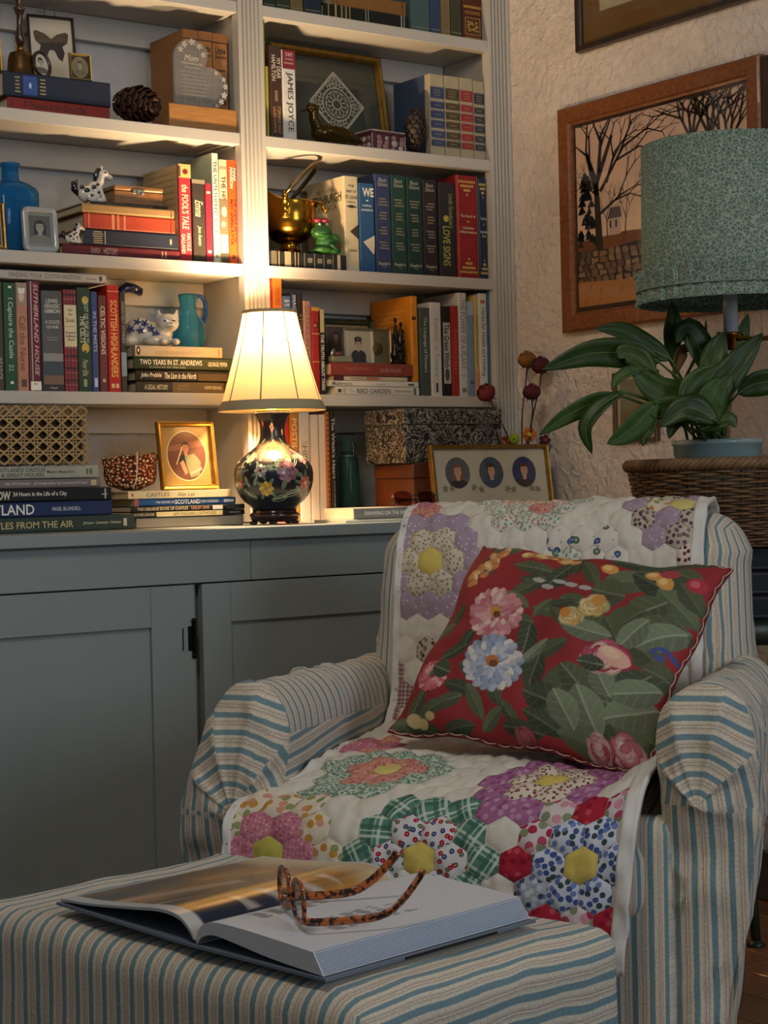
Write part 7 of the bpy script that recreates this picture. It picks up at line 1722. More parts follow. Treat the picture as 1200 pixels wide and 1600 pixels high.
# ------------------------------------------------------------------ slipcovered armchair
STR = stripe_mat()
def cloth(name, verts, faces, luv, parent, mtl=None, smooth=True):
    me = bpy.data.meshes.new(name); me.from_pydata([tuple(v) for v in verts], [], faces); me.materials.append(mtl or STR)
    l = me.uv_layers.new(name='UVMap'); l.data.foreach_set('uv', np.array([c for f_ in luv for c in f_], dtype=np.float32).ravel())
    me.polygons.foreach_set('use_smooth', [smooth]*len(faces)); me.update()
    o = bpy.data.objects.new(name, me); COL.objects.link(o); o.parent = parent; return o
def rbox(name, c, h, r, div, parent, deform, uvfn, mtl=None, skip=()):
    """box with rounded edges, subdivided; uvfn(side, p) gives the stripe coordinate on each of its six sides"""
    idx = {}; V = []; Fc = []; UV = []
    hx, hy, hz = h
    def vid(p):
        k = (round(p[0], 5), round(p[1], 5), round(p[2], 5))
        if k not in idx: idx[k] = len(V); V.append(p)
        return idx[k]
    sides = {'+x': (0, 1, 1, 2), '-x': (0, -1, 1, 2), '+y': (1, 1, 0, 2), '-y': (1, -1, 0, 2), '+z': (2, 1, 0, 1), '-z': (2, -1, 0, 1)}
    H3 = [hx, hy, hz]
    for sd, (ax, sg, a, b) in sides.items():
        if sd in skip: continue
        na, nb = max(2, int(2*H3[a]/div)), max(2, int(2*H3[b]/div))
        def pt(i, j):
            p = [0, 0, 0]; p[ax] = sg*H3[ax]; p[a] = -H3[a]+2*H3[a]*i/na; p[b] = -H3[b]+2*H3[b]*j/nb; return tuple(p)
        for j in range(nb):
            for i in range(na):
                q_ = [pt(i, j), pt(i+1, j), pt(i+1, j+1), pt(i, j+1)]
                flip = (sg > 0) == (ax == 1)
                if flip: q_ = q_[::-1]
                Fc.append(tuple(vid(p) for p in q_)); UV.append([uvfn(sd, p) for p in q_])
    out = []
    for p in V:
        p = Vector(p); inner = Vector([max(-H3[k]+r, min(H3[k]-r, p[k])) for k in range(3)])
        d = p-inner
        if d.length > 1e-7: p = inner+d.normalized()*r
        out.append(deform(p)+Vector(c))
    return cloth(name, out, Fc, UV, parent, mtl)
def wr(p, amp, sc=9.0, seed=0.0):
    return amp*noise.noise(Vector(p)*sc+Vector((seed, seed*1.7, -seed)))
def crease(p, sc, seed=0.0, w=4.5):
    n_ = noise.noise(Vector(p)*sc+Vector((seed*3.1, -seed, seed*0.7))); return max(0.0, 1-abs(n_)*w)**2
CH0 = Vector((-0.459, -1.39, 0.0)); CHA = math.radians(-54)
chair = thing('armchair', 'armchair in a loose blue and cream striped slipcover', 'armchair', CH0, CHA)
CHM = Matrix.Translation(CH0) @ Matrix.Rotation(CHA, 4, 'Z')
def cw(x, y, z_): return CHM @ Vector((x, y, z_))
# back
def backdef(p):
    q_ = Vector(p)
    q_.y += q_.z*0.18
    q_.x *= 1.0-0.03*max(0, q_.z/0.285)
    q_ += Vector((wr(p, 0.006, 7, 1), wr(p, 0.010, 6, 2), wr(p, 0.004, 8, 3)))
    if abs(p[0]) > 0.27: q_ += Vector((0.006*crease(p, 6, 1)*(1 if p[0] > 0 else -1), -0.005*crease(p, 7, 4), 0))
    return q_
rbox('back', (0, 0.615, 0.597), (0.352, 0.085, 0.270), 0.078, 0.014, chair, backdef, lambda sd, p: ((p[0] if sd in ('+y', '-y', '+z', '-z') else (0.352 if p[0] > 0 else -0.352)+p[1]*(1 if p[0] > 0 else -1)), p[2]))
# seat cushion
def cushdef(p):
    q_ = Vector(p); q_.z += 0.012*math.cos(p[0]*4.5)*math.cos(p[1]*5) if p[2] > 0 else 0
    q_.z -= 0.060*max(0, (0.06-p[1])/0.32)**1.5
    return q_+Vector((0, 0, wr(p, 0.005, 9, 5)))
rbox('seat_cushion', (-0.015, 0.215, 0.397), (0.290, 0.262, 0.065), 0.045, 0.03, chair, cushdef, lambda sd, p: (p[0], p[1]))
# front panel of the cover
def frontdef(p):
    q_ = Vector(p); k = (0.214-p[2])/0.43
    q_.y -= 0.010*k+0.012*math.sin(p[0]*42+1.2)*k*k
    return q_
rbox('front_panel', (-0.010, 0.006, 0.216), (0.315, 0.032, 0.214), 0.022, 0.02, chair, frontdef, lambda sd, p: (p[0], p[2]))
MB().box(-0.29, 0.30, 0.05, 0.62, 0.06, 0.335).build('seat_base', hexmat('#2c2a28', 0.9), chair)
for x_, y_ in ((-0.36, 0.06), (0.32, 0.06), (-0.30, 0.62), (0.30, 0.62)):
    mb = MB(); mb.lathe([(0.016, 0.0), (0.022, 0.03), (0.024, 0.058)], 14, c=(x_, y_, 0.0005)); mb.build('foot', hexmat('#1c1410', 0.4), chair, True)
def arm(prof, Q, sectors, prof_r, ylen, seed):
    """cross-section swept from the front (y = 0) back; the front is closed by a pleated cap gathered towards Q"""
    V = []; Fc = []; UV = []
    # resample the profile evenly
    def resample(pr_, n):
        P_ = [Vector(p) for p in pr_]; d = [0]
        for a, b in zip(P_[:-1], P_[1:]): d.append(d[-1]+(b-a).length)
        out = []
        for i in range(n+1):
            t = d[-1]*i/n; k = max(j for j in range(len(d)) if d[j] <= t+1e-9); k = min(k, len(P_)-2)
            f_ = (t-d[k])/(d[k+1]-d[k]); out.append(P_[k].lerp(P_[k+1], f_))
        return out
    K = 112; A = resample(spline([(p[0], 0, p[1]) for p in prof], 160), K); B = resample(spline([(p[0], 0, p[1]) for p in prof_r], 160), K)
    N_ = 56
    sg = -1 if Q[0] < 0 else 1
    arc = [0]
    for a, b in zip(A[:-1], A[1:]): arc.append(arc[-1]+(b-a).length)
    itop = max(range(K+1), key=lambda i: A[i].z)
    for j in range(N_+1):
        y_ = ylen*j/N_
        for i in range(K+1):
            p = A[i].lerp(B[i], j/N_); zf = p.z
            q_ = Vector((p.x, y_, p.z))
            am = 0.006+0.005*(1-min(1, zf/0.62))
            ou = 1 if i > itop else 0
            # long soft folds falling down the outer side
            q_.x += sg*ou*(0.007*math.sin(y_*38+3*noise.noise(Vector((y_*4, zf*3, seed))))*min(1, (0.62-zf)*4))
            q_ += Vector((wr((p.x, y_, p.z), am, 8, seed), wr((p.x, y_, p.z), 0.003, 9, seed+3), wr((p.x, y_, p.z), am*0.8, 8, seed+6)))
            cr_ = 0.008*crease((p.x*0.6, y_, p.z), 5.5, seed)+0.005*crease((p.x, y_*1.3, p.z*0.7), 10, seed+2)
            dn = Vector((q_.x-Q[0], 0, q_.z-Q[1])); dn = dn.normalized() if dn.length > 1e-5 else Vector((0, 0, 1))
            q_ += dn*cr_*(0.4 if (i < itop) else 1.0)
            V.append(q_)
    W_ = K+1
    for j in range(N_):
        for i in range(K):
            q_ = (j*W_+i, j*W_+i+1, (j+1)*W_+i+1, (j+1)*W_+i)
            Fc.append(q_ if sg < 0 else q_[::-1])
            inner = i < itop-10
            def uvf(a):
                jj, ii = divmod(a, W_)
                return ((arc[itop]-arc[ii])*0.98+0.004+ylen*jj/N_*0.10, ylen*jj/N_) if inner else (ylen*jj/N_+0.010*math.sin(ii*0.1)+wr((arc[ii], ylen*jj/N_, seed), 0.012, 6), arc[ii])
            UV.append([uvf(a) for a in Fc[-1]])
    # pleated front cap
    ring0 = list(range(W_)); Rn = 26; rings = [ring0]
    for t in np.linspace(0, 1, 12)[1:-1]:
        V.append(V[K].lerp(V[0], float(t))+Vector((0, 0.010*math.sin(t*14), 0))); ring0.append(len(V)-1)
    ring0.append(0); KC = len(ring0)-1
    Qv = Vector((Q[0], 0, Q[1]))
    def sect(p):
        an = math.atan2(p.z-Q[1], p.x-Q[0]); return an
    for k in range(1, Rn+1):
        t = k/Rn; rg = []
        for i in ring0:
            p = V[i].lerp(Qv, t); an = sect(V[i])
            bul = -(0.040 if p.z > Q[1] else 0.040-0.022*min(1, (Q[1]-p.z)/0.07))*math.sin(t*math.pi/2)**0.8
            fold_ = 0.0
            for e_ in sectors[1:-1]:
                d = abs(an-e_); fold_ += -0.016*max(0, 1-d/0.13)*(1-t)*min(1, t*5)
            below = max(0, min(1, (Q[1]-p.z)/0.25))
            bul += -0.012*below*math.sin(p.x*60+seed)*(1-t)
            V.append(Vector((p.x, bul+fold_+wr(p, 0.006, 12, seed)-0.007*crease(p, 8, seed+5)*min(1, t*6), p.z))); rg.append(len(V)-1)
        rings.append(rg)
    def capuv(p):
        if p.z < Q[1]-0.01: return (p.x*1.0, p.z)
        an = sect(p); dx, dz = p.x-Q[0], p.z-Q[1]
        for a, b in zip(sectors[:-1], sectors[1:]):
            if a <= an <= b:
                m_ = (a+b)/2; return (dx*math.cos(m_)+dz*math.sin(m_), -dx*math.sin(m_)+dz*math.cos(m_))
        return (dx, dz)
    for k in range(Rn):
        for i in range(KC):
            q_ = (rings[k][i], rings[k+1][i], rings[k+1][i+1], rings[k][i+1])
            if sg > 0: q_ = q_[::-1]
            Fc.append(q_)
            cen = sum((V[a] for a in q_), Vector())/4
            an = sect(cen); low = cen.z < Q[1]-0.01
            if low: UV.append([(V[a].x, V[a].z) for a in q_])
            else:
                m_ = 0
                for a, b in zip(sectors[:-1], sectors[1:]):
                    if a <= an <= b: m_ = (a+b)/2
                UV.append([((V[a].x-Q[0])*math.cos(m_)+(V[a].z-Q[1])*math.sin(m_), -(V[a].x-Q[0])*math.sin(m_)+(V[a].z-Q[1])*math.cos(m_)) for a in q_])
    return cloth('arm', V, Fc, UV, chair)
pi = math.pi
arm([(-.312, .05), (-.314, .30), (-.312, .45), (-.302, .545), (-.314, .592), (-.346, .618), (-.388, .613), (-.420, .580), (-.450, .52), (-.474, .44), (-.484, .36), (-.484, .25), (-.476, .12), (-.470, .012)],
    (-.385, .42), [-0.4, 0.9, 1.35, 1.85, 2.5, 3.6], [(-.30, .05), (-.30, .30), (-.30, .45), (-.300, .54), (-.312, .588), (-.340, .608), (-.372, .604), (-.40, .575), (-.425, .52), (-.44, .44), (-.445, .36), (-.44, .25), (-.43, .12), (-.42, .012)], 0.64, 2.0)
arm([(.288, .05), (.288, .30), (.286, .45), (.280, .53), (.294, .588), (.33, .620), (.372, .624), (.406, .603), (.428, .555), (.430, .48), (.420, .40), (.406, .31), (.390, .2), (.378, .1), (.370, .012)],
    (.345, .455), [-0.4, 0.75, 1.32, 1.85, 2.35, 3.6], [(.29, .05), (.29, .30), (.288, .45), (.284, .53), (.296, .58), (.325, .604), (.355, .602), (.38, .575), (.39, .53), (.388, .46), (.372, .39), (.350, .30), (.326, .2), (.310, .1), (.302, .012)], 0.64, 7.0)
# ------------------------------------------------------------------ patchwork quilt over back and seat
QP = [(.775, .60), (.785, .70), (.782, .79), (.764, .852), (.715, .887), (.640, .887), (.584, .856), (.551, .80), (.532, .72), (.514, .62), (.498, .545), (.474, .507), (.43, .490), (.30, .489), (.17, .485), (.07, .476), (.00, .462), (-.045, .440), (-.074, .405), (-.086, .36), (-.088, .30), (-.088, .215)]
qs = spline([(0, a, b) for a, b in QP], 400)
QL = [0.0]
for a, b in zip(qs[:-1], qs[1:]): QL.append(QL[-1]+(b-a).length)
QL = np.array(QL); QY = np.array([p.y for p in qs]); QZ = np.array([p.z for p in qs]); SMAX = QL[-1]
QW = 0.62
def q_edges(s):
    y_ = np.interp(s, QL, QY); t = min(1, max(0, (0.06-y_)/0.13)); t = t*t*(3-2*t)
    zf = np.interp(s, QL, QZ)
    xl = -0.292-0.088*t; xr = 0.274-0.008*t-(0.022*max(0, (0.46-zf)/0.22) if y_ < 0 else 0)
    return xl, xr
HS = 0.0275; HW = HS*math.sqrt(3)          # side and width of the little hexagons
def hexd(u, s):
    # distance to the nearest seam of the hexagon lattice (pointy in s)
    best = 9; cu = cs = 0
    r0 = round(s/(1.5*HS))
    for r_ in (r0-1, r0, r0+1):
        off = (r_ % 2)*HW/2; c0 = round((u-off)/HW)
        for c in (c0-1, c0, c0+1):
            x_ = c*HW+off; y_ = r_*1.5*HS; d = (u-x_)**2+(s-y_)**2
            if d < best: best = d; cu, cs = x_, y_
    dx, dy = abs(u-cu), abs(s-cs)
    return min(HW/2-dx, (HW-(dx+math.sqrt(3)*dy))/2), cu, cs
def qpoint(u, s, lift=0.0):
    s = min(max(s, 0), SMAX)
    y_ = float(np.interp(s, QL, QY)); z_ = float(np.interp(s, QL, QZ))
    e = 0.006; a = max(0, s-e); b = min(SMAX, s+e)
    ty = float(np.interp(b, QL, QY)-np.interp(a, QL, QY)); tz = float(np.interp(b, QL, QZ)-np.interp(a, QL, QZ)); L_ = math.hypot(ty, tz)
    ny, nz_ = tz/L_, -ty/L_          # outward normal
    ny, nz_ = (ny, nz_) if True else (ny, nz_)
    xl, xr = q_edges(s); x_ = xl+(xr-xl)*u/QW
    d, cu, cs = hexd(u, s)
    h = 0.0044*(1-math.exp(-max(d, 0)/0.006))
    h += 0.007*noise.noise(Vector((x_*6, s*6, 3.1)))+0.0045*noise.noise(Vector((x_*24, s*16, 1.3)))+0.0042*noise.noise(Vector((x_*62, s*38, 4.4)))
    # the edges hang a little softer
    if y_ < 0.12 and x_ > 0.12: z_ += 0.030*min(1, (x_-0.12)/0.15)**2*min(1, max(0, (z_-0.33)/0.12))
    return Vector((x_, y_, z_))+Vector((0, ny, nz_))*(h+lift)
# orientation check: outward must point away from the cushion on the seat (upwards)
_t = qpoint(0.3, float(np.interp(0, [0], [0]))+SMAX*0.66)
quilt = thing('patchwork_quilt', 'cream patchwork quilt with fabric flowers over the armchair back and seat', 'quilt', CH0, CHA)
QG = mat('quilt_cotton', '#d2cbbe', 0.95, 0, 0.08, 20, 0.35, 400, spec=0.1)
nu_, ns_ = 220, 540
V = []; Fc = []; UV = []
for j in range(ns_+1):
    s_ = SMAX*j/ns_
    for i in range(nu_+1): V.append(qpoint(QW*i/nu_, s_))
for j in range(ns_):
    for i in range(nu_):
        a = j*(nu_+1)+i; Fc.append((a, a+nu_+1, a+nu_+2, a+1)); UV.append([(QW*(b % (nu_+1))/nu_, SMAX*(b//(nu_+1))/ns_) for b in Fc[-1]])
o = cloth('ground', V, Fc, UV, quilt, QG); solid(o, 0.004, -1.0)
# white binding down both long edges
BIND = mat('quilt_binding', '#d5d2cc', 0.9, 0, 0.04, 20, 0.2, 400, spec=0.1)
for u0, u1 in ((QW-0.021, QW+0.002), (-0.002, 0.012)):
    V = []; Fc = []; UV = []
    for j in range(161):
        for i in range(7): V.append(qpoint(u0+(u1-u0)*i/6, SMAX*j/160, 0.0016))
    for j in range(160):
        for i in range(6):
            a = j*7+i; Fc.append((a, a+7, a+8, a+1)); UV.append([(0, 0)]*4)
    o = cloth('binding', V, Fc, UV, quilt, BIND); solid(o, 0.0075, -1.0)
# where a spot of the photograph lies on the quilt
GU, GS = np.meshgrid(np.linspace(0, QW, 60), np.linspace(0.2, SMAX, 220))
GP = [(u, s_, proj(CHM @ qpoint(u, s_))) for u, s_ in zip(GU.ravel(), GS.ravel())]
def quilt_uv(px, py):
    b = sorted(GP, key=lambda g: (g[2][0]-px)**2+(g[2][1]-py)**2)[:6]
    b = min(b, key=lambda g: g[2][2]+0.02*math.hypot(g[2][0]-px, g[2][1]-py)); return b[0], b[1]
M_ = {
 'yellow': mat('patch_yellow', '#cdb75c', 0.95, 0, 0.1, 200, 0.2, 400), 'lime': mat('patch_lime', '#b0a84c', 0.95, 0, 0.15, 300), 'cream_y': mat('patch_butter', '#cdbc72', 0.95, 0, 0.1, 200),
 'plaid': plaid('patch_green_plaid', '#557d6d', '#c2cdbd', '#3a6152', 0.030), 'redflower': calico('patch_red_sprig', '#c9c6c6', ['#a3242e', '#a3242e', '#3c4a78', '#4f6a4a'], 85, 0.32, 0.07, '#d8b0a8'),
 'pink': calico('patch_pink', '#b4707e', ['#c98f98', '#9c5566'], 150, 0.30), 'peach': calico('patch_peach', '#cfc2ac', ['#b8873c', '#8a8f5c', '#c48a70'], 60, 0.36),
 'blue': calico('patch_blue_leaf', '#c3c8d4', ['#55699c', '#41558a', '#3a4a4c', '#6a7fb0'], 95, 0.40), 'crimson': calico('patch_crimson', '#a32638', ['#b84a58', '#8a1c2c'], 70, 0.3), 'rosewhite': calico('patch_rose_white', '#c8bcbc', ['#b04a62', '#a02c48', '#7d8a68', '#c48a98'], 62, 0.42),
 'greycal': calico('patch_grey_blue', '#9aa0a8', ['#5c6880', '#3a4458', '#b8bcc4'], 90, 0.38), 'greencal': calico('patch_green_calico', '#b4bcae', ['#54745f', '#5f806a', '#8a9a88'], 190, 0.42), 'coral': calico('patch_coral', '#c08478', ['#a85f58', '#cc9a84'], 120, 0.32),
 'magenta': calico('patch_magenta', '#9c6488', ['#874d76', '#b487a4'], 80, 0.34), 'brownsprig': calico('patch_brown_sprig', '#cbbfae', ['#6a3a30', '#8a5a48', '#7a2c3c'], 120, 0.28), 'lav': calico('patch_lavender', '#a08c9c', ['#8c768c', '#c4b4c0', '#957d95'], 120, 0.24, 0.09, '#d6cad6'),
 'creamsprig': calico('patch_cream_sprig', '#c6baa2', ['#7d7a5c', '#8a7a88', '#9a8a6c'], 125, 0.26), 'stripe': plaid('patch_stripe', '#cbb8a0', '#b0604c', '#d8cbb4', 0.012), 'palegreen': calico('patch_pale_green', '#c9c6b8', ['#7a9480', '#8fa890', '#b08a80'], 130, 0.36),
 'bluerose': calico('patch_blue_rose', '#cfc8bc', ['#3f5578', '#4a6080', '#cfc8bc', '#cfc8bc', '#5c6a4a'], 42, 0.30, 0.10, '#8fa2b8'), 'burg': plaid('patch_burgundy_check', '#b8aaa2', '#5c2434', '#7a3444', 0.016), 'winesprig': calico('patch_wine_sprig', '#cbbfae', ['#5c2630', '#74343c'], 80, 0.28), 'dusk': calico('patch_dusk', '#b5a898', ['#4f4450', '#6a5560', '#7a6a58'], 100, 0.36)}
def snap(u, s_):
    d, cu, cs = hexd(u, s_); return cu, cs
def hexpatch(cu, cs, mtl, rot):
    V = []; Fc = []; UV = []
    if cu < 0.01 or cu > QW-0.03 or cs < 0.02 or cs > SMAX-0.01: 
        pass
    Rg = 5
    V.append((cu, cs))
    for r_ in range(1, Rg+1):
        for k in range(6):
            a0, a1 = math.radians(90+60*k), math.radians(90+60*(k+1))
            for t in range(r_):
                f_ = t/r_; rr = HS*0.985*r_/Rg
                V.append((cu+rr*(math.cos(a0)*(1-f_)+math.cos(a1)*f_), cs+rr*(math.sin(a0)*(1-f_)+math.sin(a1)*f_)))
    def ix(r_, k): return 0 if r_ == 0 else 1+3*r_*(r_-1)+(k % (6*r_))
    for r_ in range(1, Rg+1):
        for k in range(6):
            for t in range(r_):
                Fc.append((ix(r_-1, k*(r_-1)+t) if r_ > 1 else 0, ix(r_, k*r_+t), ix(r_, k*r_+t+1)))
                if t < r_-1: Fc.append((ix(r_-1, k*(r_-1)+t), ix(r_, k*r_+t+1), ix(r_-1, k*(r_-1)+t+1)))
    lim = lambda u: min(max(u, 0.004), QW-0.019)
    if sum(1 for u, s_ in V if u < 0.004 or u > QW-0.024 or s_ > SMAX-0.004) > len(V)*0.7: return
    P3 = [qpoint(lim(u), min(s_, SMAX-0.004), 0.0011) for u, s_ in V]
    c_, s2 = math.cos(rot), math.sin(rot); ou, os_ = random.random(), random.random()
    for f_ in Fc: UV.append([(ou+V[a][0]*c_-V[a][1]*s2, os_+V[a][0]*s2+V[a][1]*c_) for a in f_])
    o = cloth('patch', P3, Fc, UV, quilt, mtl); return o
used = set()
def flower_block(px, py, cen, r1, r2, rr1=None):
    cu, cs = snap(*quilt_uv(px, py))
    def put(du, ds, m_):
        k = (round((cu+du)/HW*2), round((cs+ds)/(1.5*HS)))
        if k in used: return
        used.add(k)
        if m_ is None: return
        hexpatch(cu+du, cs+ds, M_[m_], random.choice((0, pi/3, 2*pi/3, pi)))
    put(0, 0, cen)
    ring1 = [(HW, 0), (HW/2, 1.5*HS), (-HW/2, 1.5*HS), (-HW, 0), (-HW/2, -1.5*HS), (HW/2, -1.5*HS)]
    for i, (a, b) in enumerate(ring1): put(a, b, r1[i % len(r1)])
    ring2 = [(2*HW, 0), (1.5*HW, 1.5*HS), (HW, 3*HS), (0, 3*HS), (-HW, 3*HS), (-1.5*HW, 1.5*HS), (-2*HW, 0), (-1.5*HW, -1.5*HS), (-HW, -3*HS), (0, -3*HS), (HW, -3*HS), (1.5*HW, -1.5*HS)]
    for i, (a, b) in enumerate(ring2): put(a, b, r2[i % len(r2)])
random.seed(17)
flower_block(663, 1340, 'yellow', ['redflower'], ['plaid'])
flower_block(922, 1366, 'yellow', ['blue'], ['rosewhite', 'greycal', 'crimson', 'rosewhite', 'crimson', 'greycal', 'crimson', 'rosewhite', 'rosewhite', 'crimson'])
flower_block(397, 1320, 'lime', ['pink'], ['peach'])
flower_block(602, 1203, 'cream_y', ['coral'], ['greencal'])
flower_block(850, 1217, 'yellow', ['brownsprig'], ['magenta'])
flower_block(678, 888, 'yellow', ['creamsprig'], ['lav'])
flower_block(852, 781, 'stripe', ['stripe', 'coral', 'palegreen'], ['palegreen'])
flower_block(1075, 785, 'cream_y', ['peach', 'dusk', 'lav'], ['lav', 'dusk'])
flower_block(908, 905, 'cream_y', ['palegreen', 'bluerose'], ['bluerose'])
flower_block(1110, 930, 'winesprig', ['winesprig'], [None])
flower_block(590, 1090, 'burg', ['burg'], ['burg', None, None])
flower_block(690, 1050, 'dusk', ['dusk', 'creamsprig'], [None])
flower_block(568, 1166, 'pink', ['pink', 'coral'], [None])
flower_block(640, 760, 'coral', ['coral', 'pink'], [None])

# ------------------------------------------------------------------ red floral cushion
CUW, CUH = 0.482, 0.392
Bm = Matrix(((1, 0, 0), (0, 0, -1), (0, 1, 0)))      # (a right, b up, c to the viewer) in chair axes: x, z, -y
rv = Vector((-0.676, -0.289, -0.191)); Rm = Matrix.Rotation(rv.length, 3, rv.normalized())
cm = (CHM.to_3x3() @ Bm @ Rm).to_4x4(); cm.translation = cw(0.0815, 0.233, 0.650)
pil = thing('floral_cushion', 'square red cushion printed with roses, chrysanthemums and grey-green leaves', 'cushion', cm.translation)
pil.rotation_euler = cm.to_euler()
def pilp(a, b, side):
    # a, b in -1..1
    ea = 1-0.055*(1-b*b); eb = 1-0.075*(1-a*a)
    t = max(0, (1-abs(a)**2.4))*max(0, (1-abs(b)**2.4)); t = t**0.42
    th = 0.060*t
    x_ = a*CUW/2*ea; y_ = b*CUH/2*eb-0.012*(1-b*b)*(1-a*a)
    w_ = 0.006*noise.noise(Vector((a*2.2, b*2.2, 2.0+side)))*t+0.004*noise.noise(Vector((a*5+3, b*5, side)))*t**0.5
    edge = (1-t)*0.008*math.sin(a*9+b*7)
    return Vector((x_, y_, side*th+w_*side+edge))
# cloth print: shapes listed where they sit on the photographed cushion
src = np.array([(617, 1165), (1000, 1215), (1152, 912), (745, 853)], float); dst = np.array([(-1, -1), (1, -1), (1, 1), (-1, 1)], float)
A_ = []; b_ = []
for (x_, y_), (u, v_) in zip(src, dst):
    A_ += [[x_, y_, 1, 0, 0, 0, -u*x_, -u*y_], [0, 0, 0, x_, y_, 1, -v_*x_, -v_*y_]]; b_ += [u, v_]
hh = np.linalg.solve(np.array(A_), np.array(b_)); Hm = np.append(hh, 1).reshape(3, 3)
def ph(px, py): q_ = Hm @ [px, py, 1]; return q_[:2]/q_[2]
NA, NB = 330, 270
aa, bb = np.meshgrid(np.linspace(-1, 1, NA+1), np.linspace(-1, 1, NB+1))
# each grid point back to photograph coordinates so that shapes keep their drawn form
Hi = np.linalg.inv(Hm); w_ = Hi[2, 0]*aa+Hi[2, 1]*bb+Hi[2, 2]
GX = (Hi[0, 0]*aa+Hi[0, 1]*bb+Hi[0, 2])/w_; GY = (Hi[1, 0]*aa+Hi[1, 1]*bb+Hi[1, 2])/w_
img = np.zeros(GX.shape+(3,)); img[:] = H('#8a1f24')[:3]
img *= (1-0.10*np.sin(GX*0.011+GY*0.017))[..., None]
def put_ell(cx, cy, ra, rb, rot, col, soft=0):
    c_, s2 = math.cos(rot), math.sin(rot); dx, dy = GX-cx, GY-cy
    u = (dx*c_+dy*s2)/ra; v_ = (-dx*s2+dy*c_)/rb; m_ = u*u+v_*v_ < 1
    img[m_] = H(col)[:3]; return m_, u, v_
def put_leaf(cx, cy, L_, W_, rot, col='#5c6648', rib='#8a9474'):
    c_, s2 = math.cos(rot), math.sin(rot); dx, dy = GX-cx, GY-cy
    u = (dx*c_+dy*s2)/L_; v_ = (-dx*s2+dy*c_)/W_
    m_ = (np.abs(u) < 1) & (np.abs(v_) < (1-u*u)**0.7*np.where(u > 0, 1, 1))
    img[m_] = H(col)[:3]
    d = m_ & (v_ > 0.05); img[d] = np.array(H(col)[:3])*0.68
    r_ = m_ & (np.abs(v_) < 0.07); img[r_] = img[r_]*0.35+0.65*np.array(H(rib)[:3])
    r2 = m_ & (np.abs(((u*2.6+np.abs(v_)*1.2) % 1.0)-0.5) < 0.09) & (np.abs(v_) > 0.12); img[r2] = img[r2]*0.8+0.2*np.array(H(rib)[:3])
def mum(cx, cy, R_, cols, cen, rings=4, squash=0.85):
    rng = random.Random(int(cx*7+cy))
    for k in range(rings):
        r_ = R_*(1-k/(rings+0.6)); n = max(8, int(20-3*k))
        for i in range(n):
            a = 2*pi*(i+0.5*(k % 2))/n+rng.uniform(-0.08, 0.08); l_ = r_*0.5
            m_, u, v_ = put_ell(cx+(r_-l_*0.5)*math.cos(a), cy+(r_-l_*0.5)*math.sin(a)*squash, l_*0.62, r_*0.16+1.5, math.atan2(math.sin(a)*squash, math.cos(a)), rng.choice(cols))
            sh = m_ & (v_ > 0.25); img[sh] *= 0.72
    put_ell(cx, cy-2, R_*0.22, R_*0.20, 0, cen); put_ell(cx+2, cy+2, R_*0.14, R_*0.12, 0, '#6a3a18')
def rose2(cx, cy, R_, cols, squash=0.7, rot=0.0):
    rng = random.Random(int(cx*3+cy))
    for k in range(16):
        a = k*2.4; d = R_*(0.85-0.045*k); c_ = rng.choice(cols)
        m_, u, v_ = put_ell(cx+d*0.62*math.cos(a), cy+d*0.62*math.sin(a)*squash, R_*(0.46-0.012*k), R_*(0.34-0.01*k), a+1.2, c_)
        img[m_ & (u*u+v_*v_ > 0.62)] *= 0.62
G1, G2, G3, G4 = '#4c5339', '#5c664a', '#3a4230', '#717b62'
rl = random.Random(12)
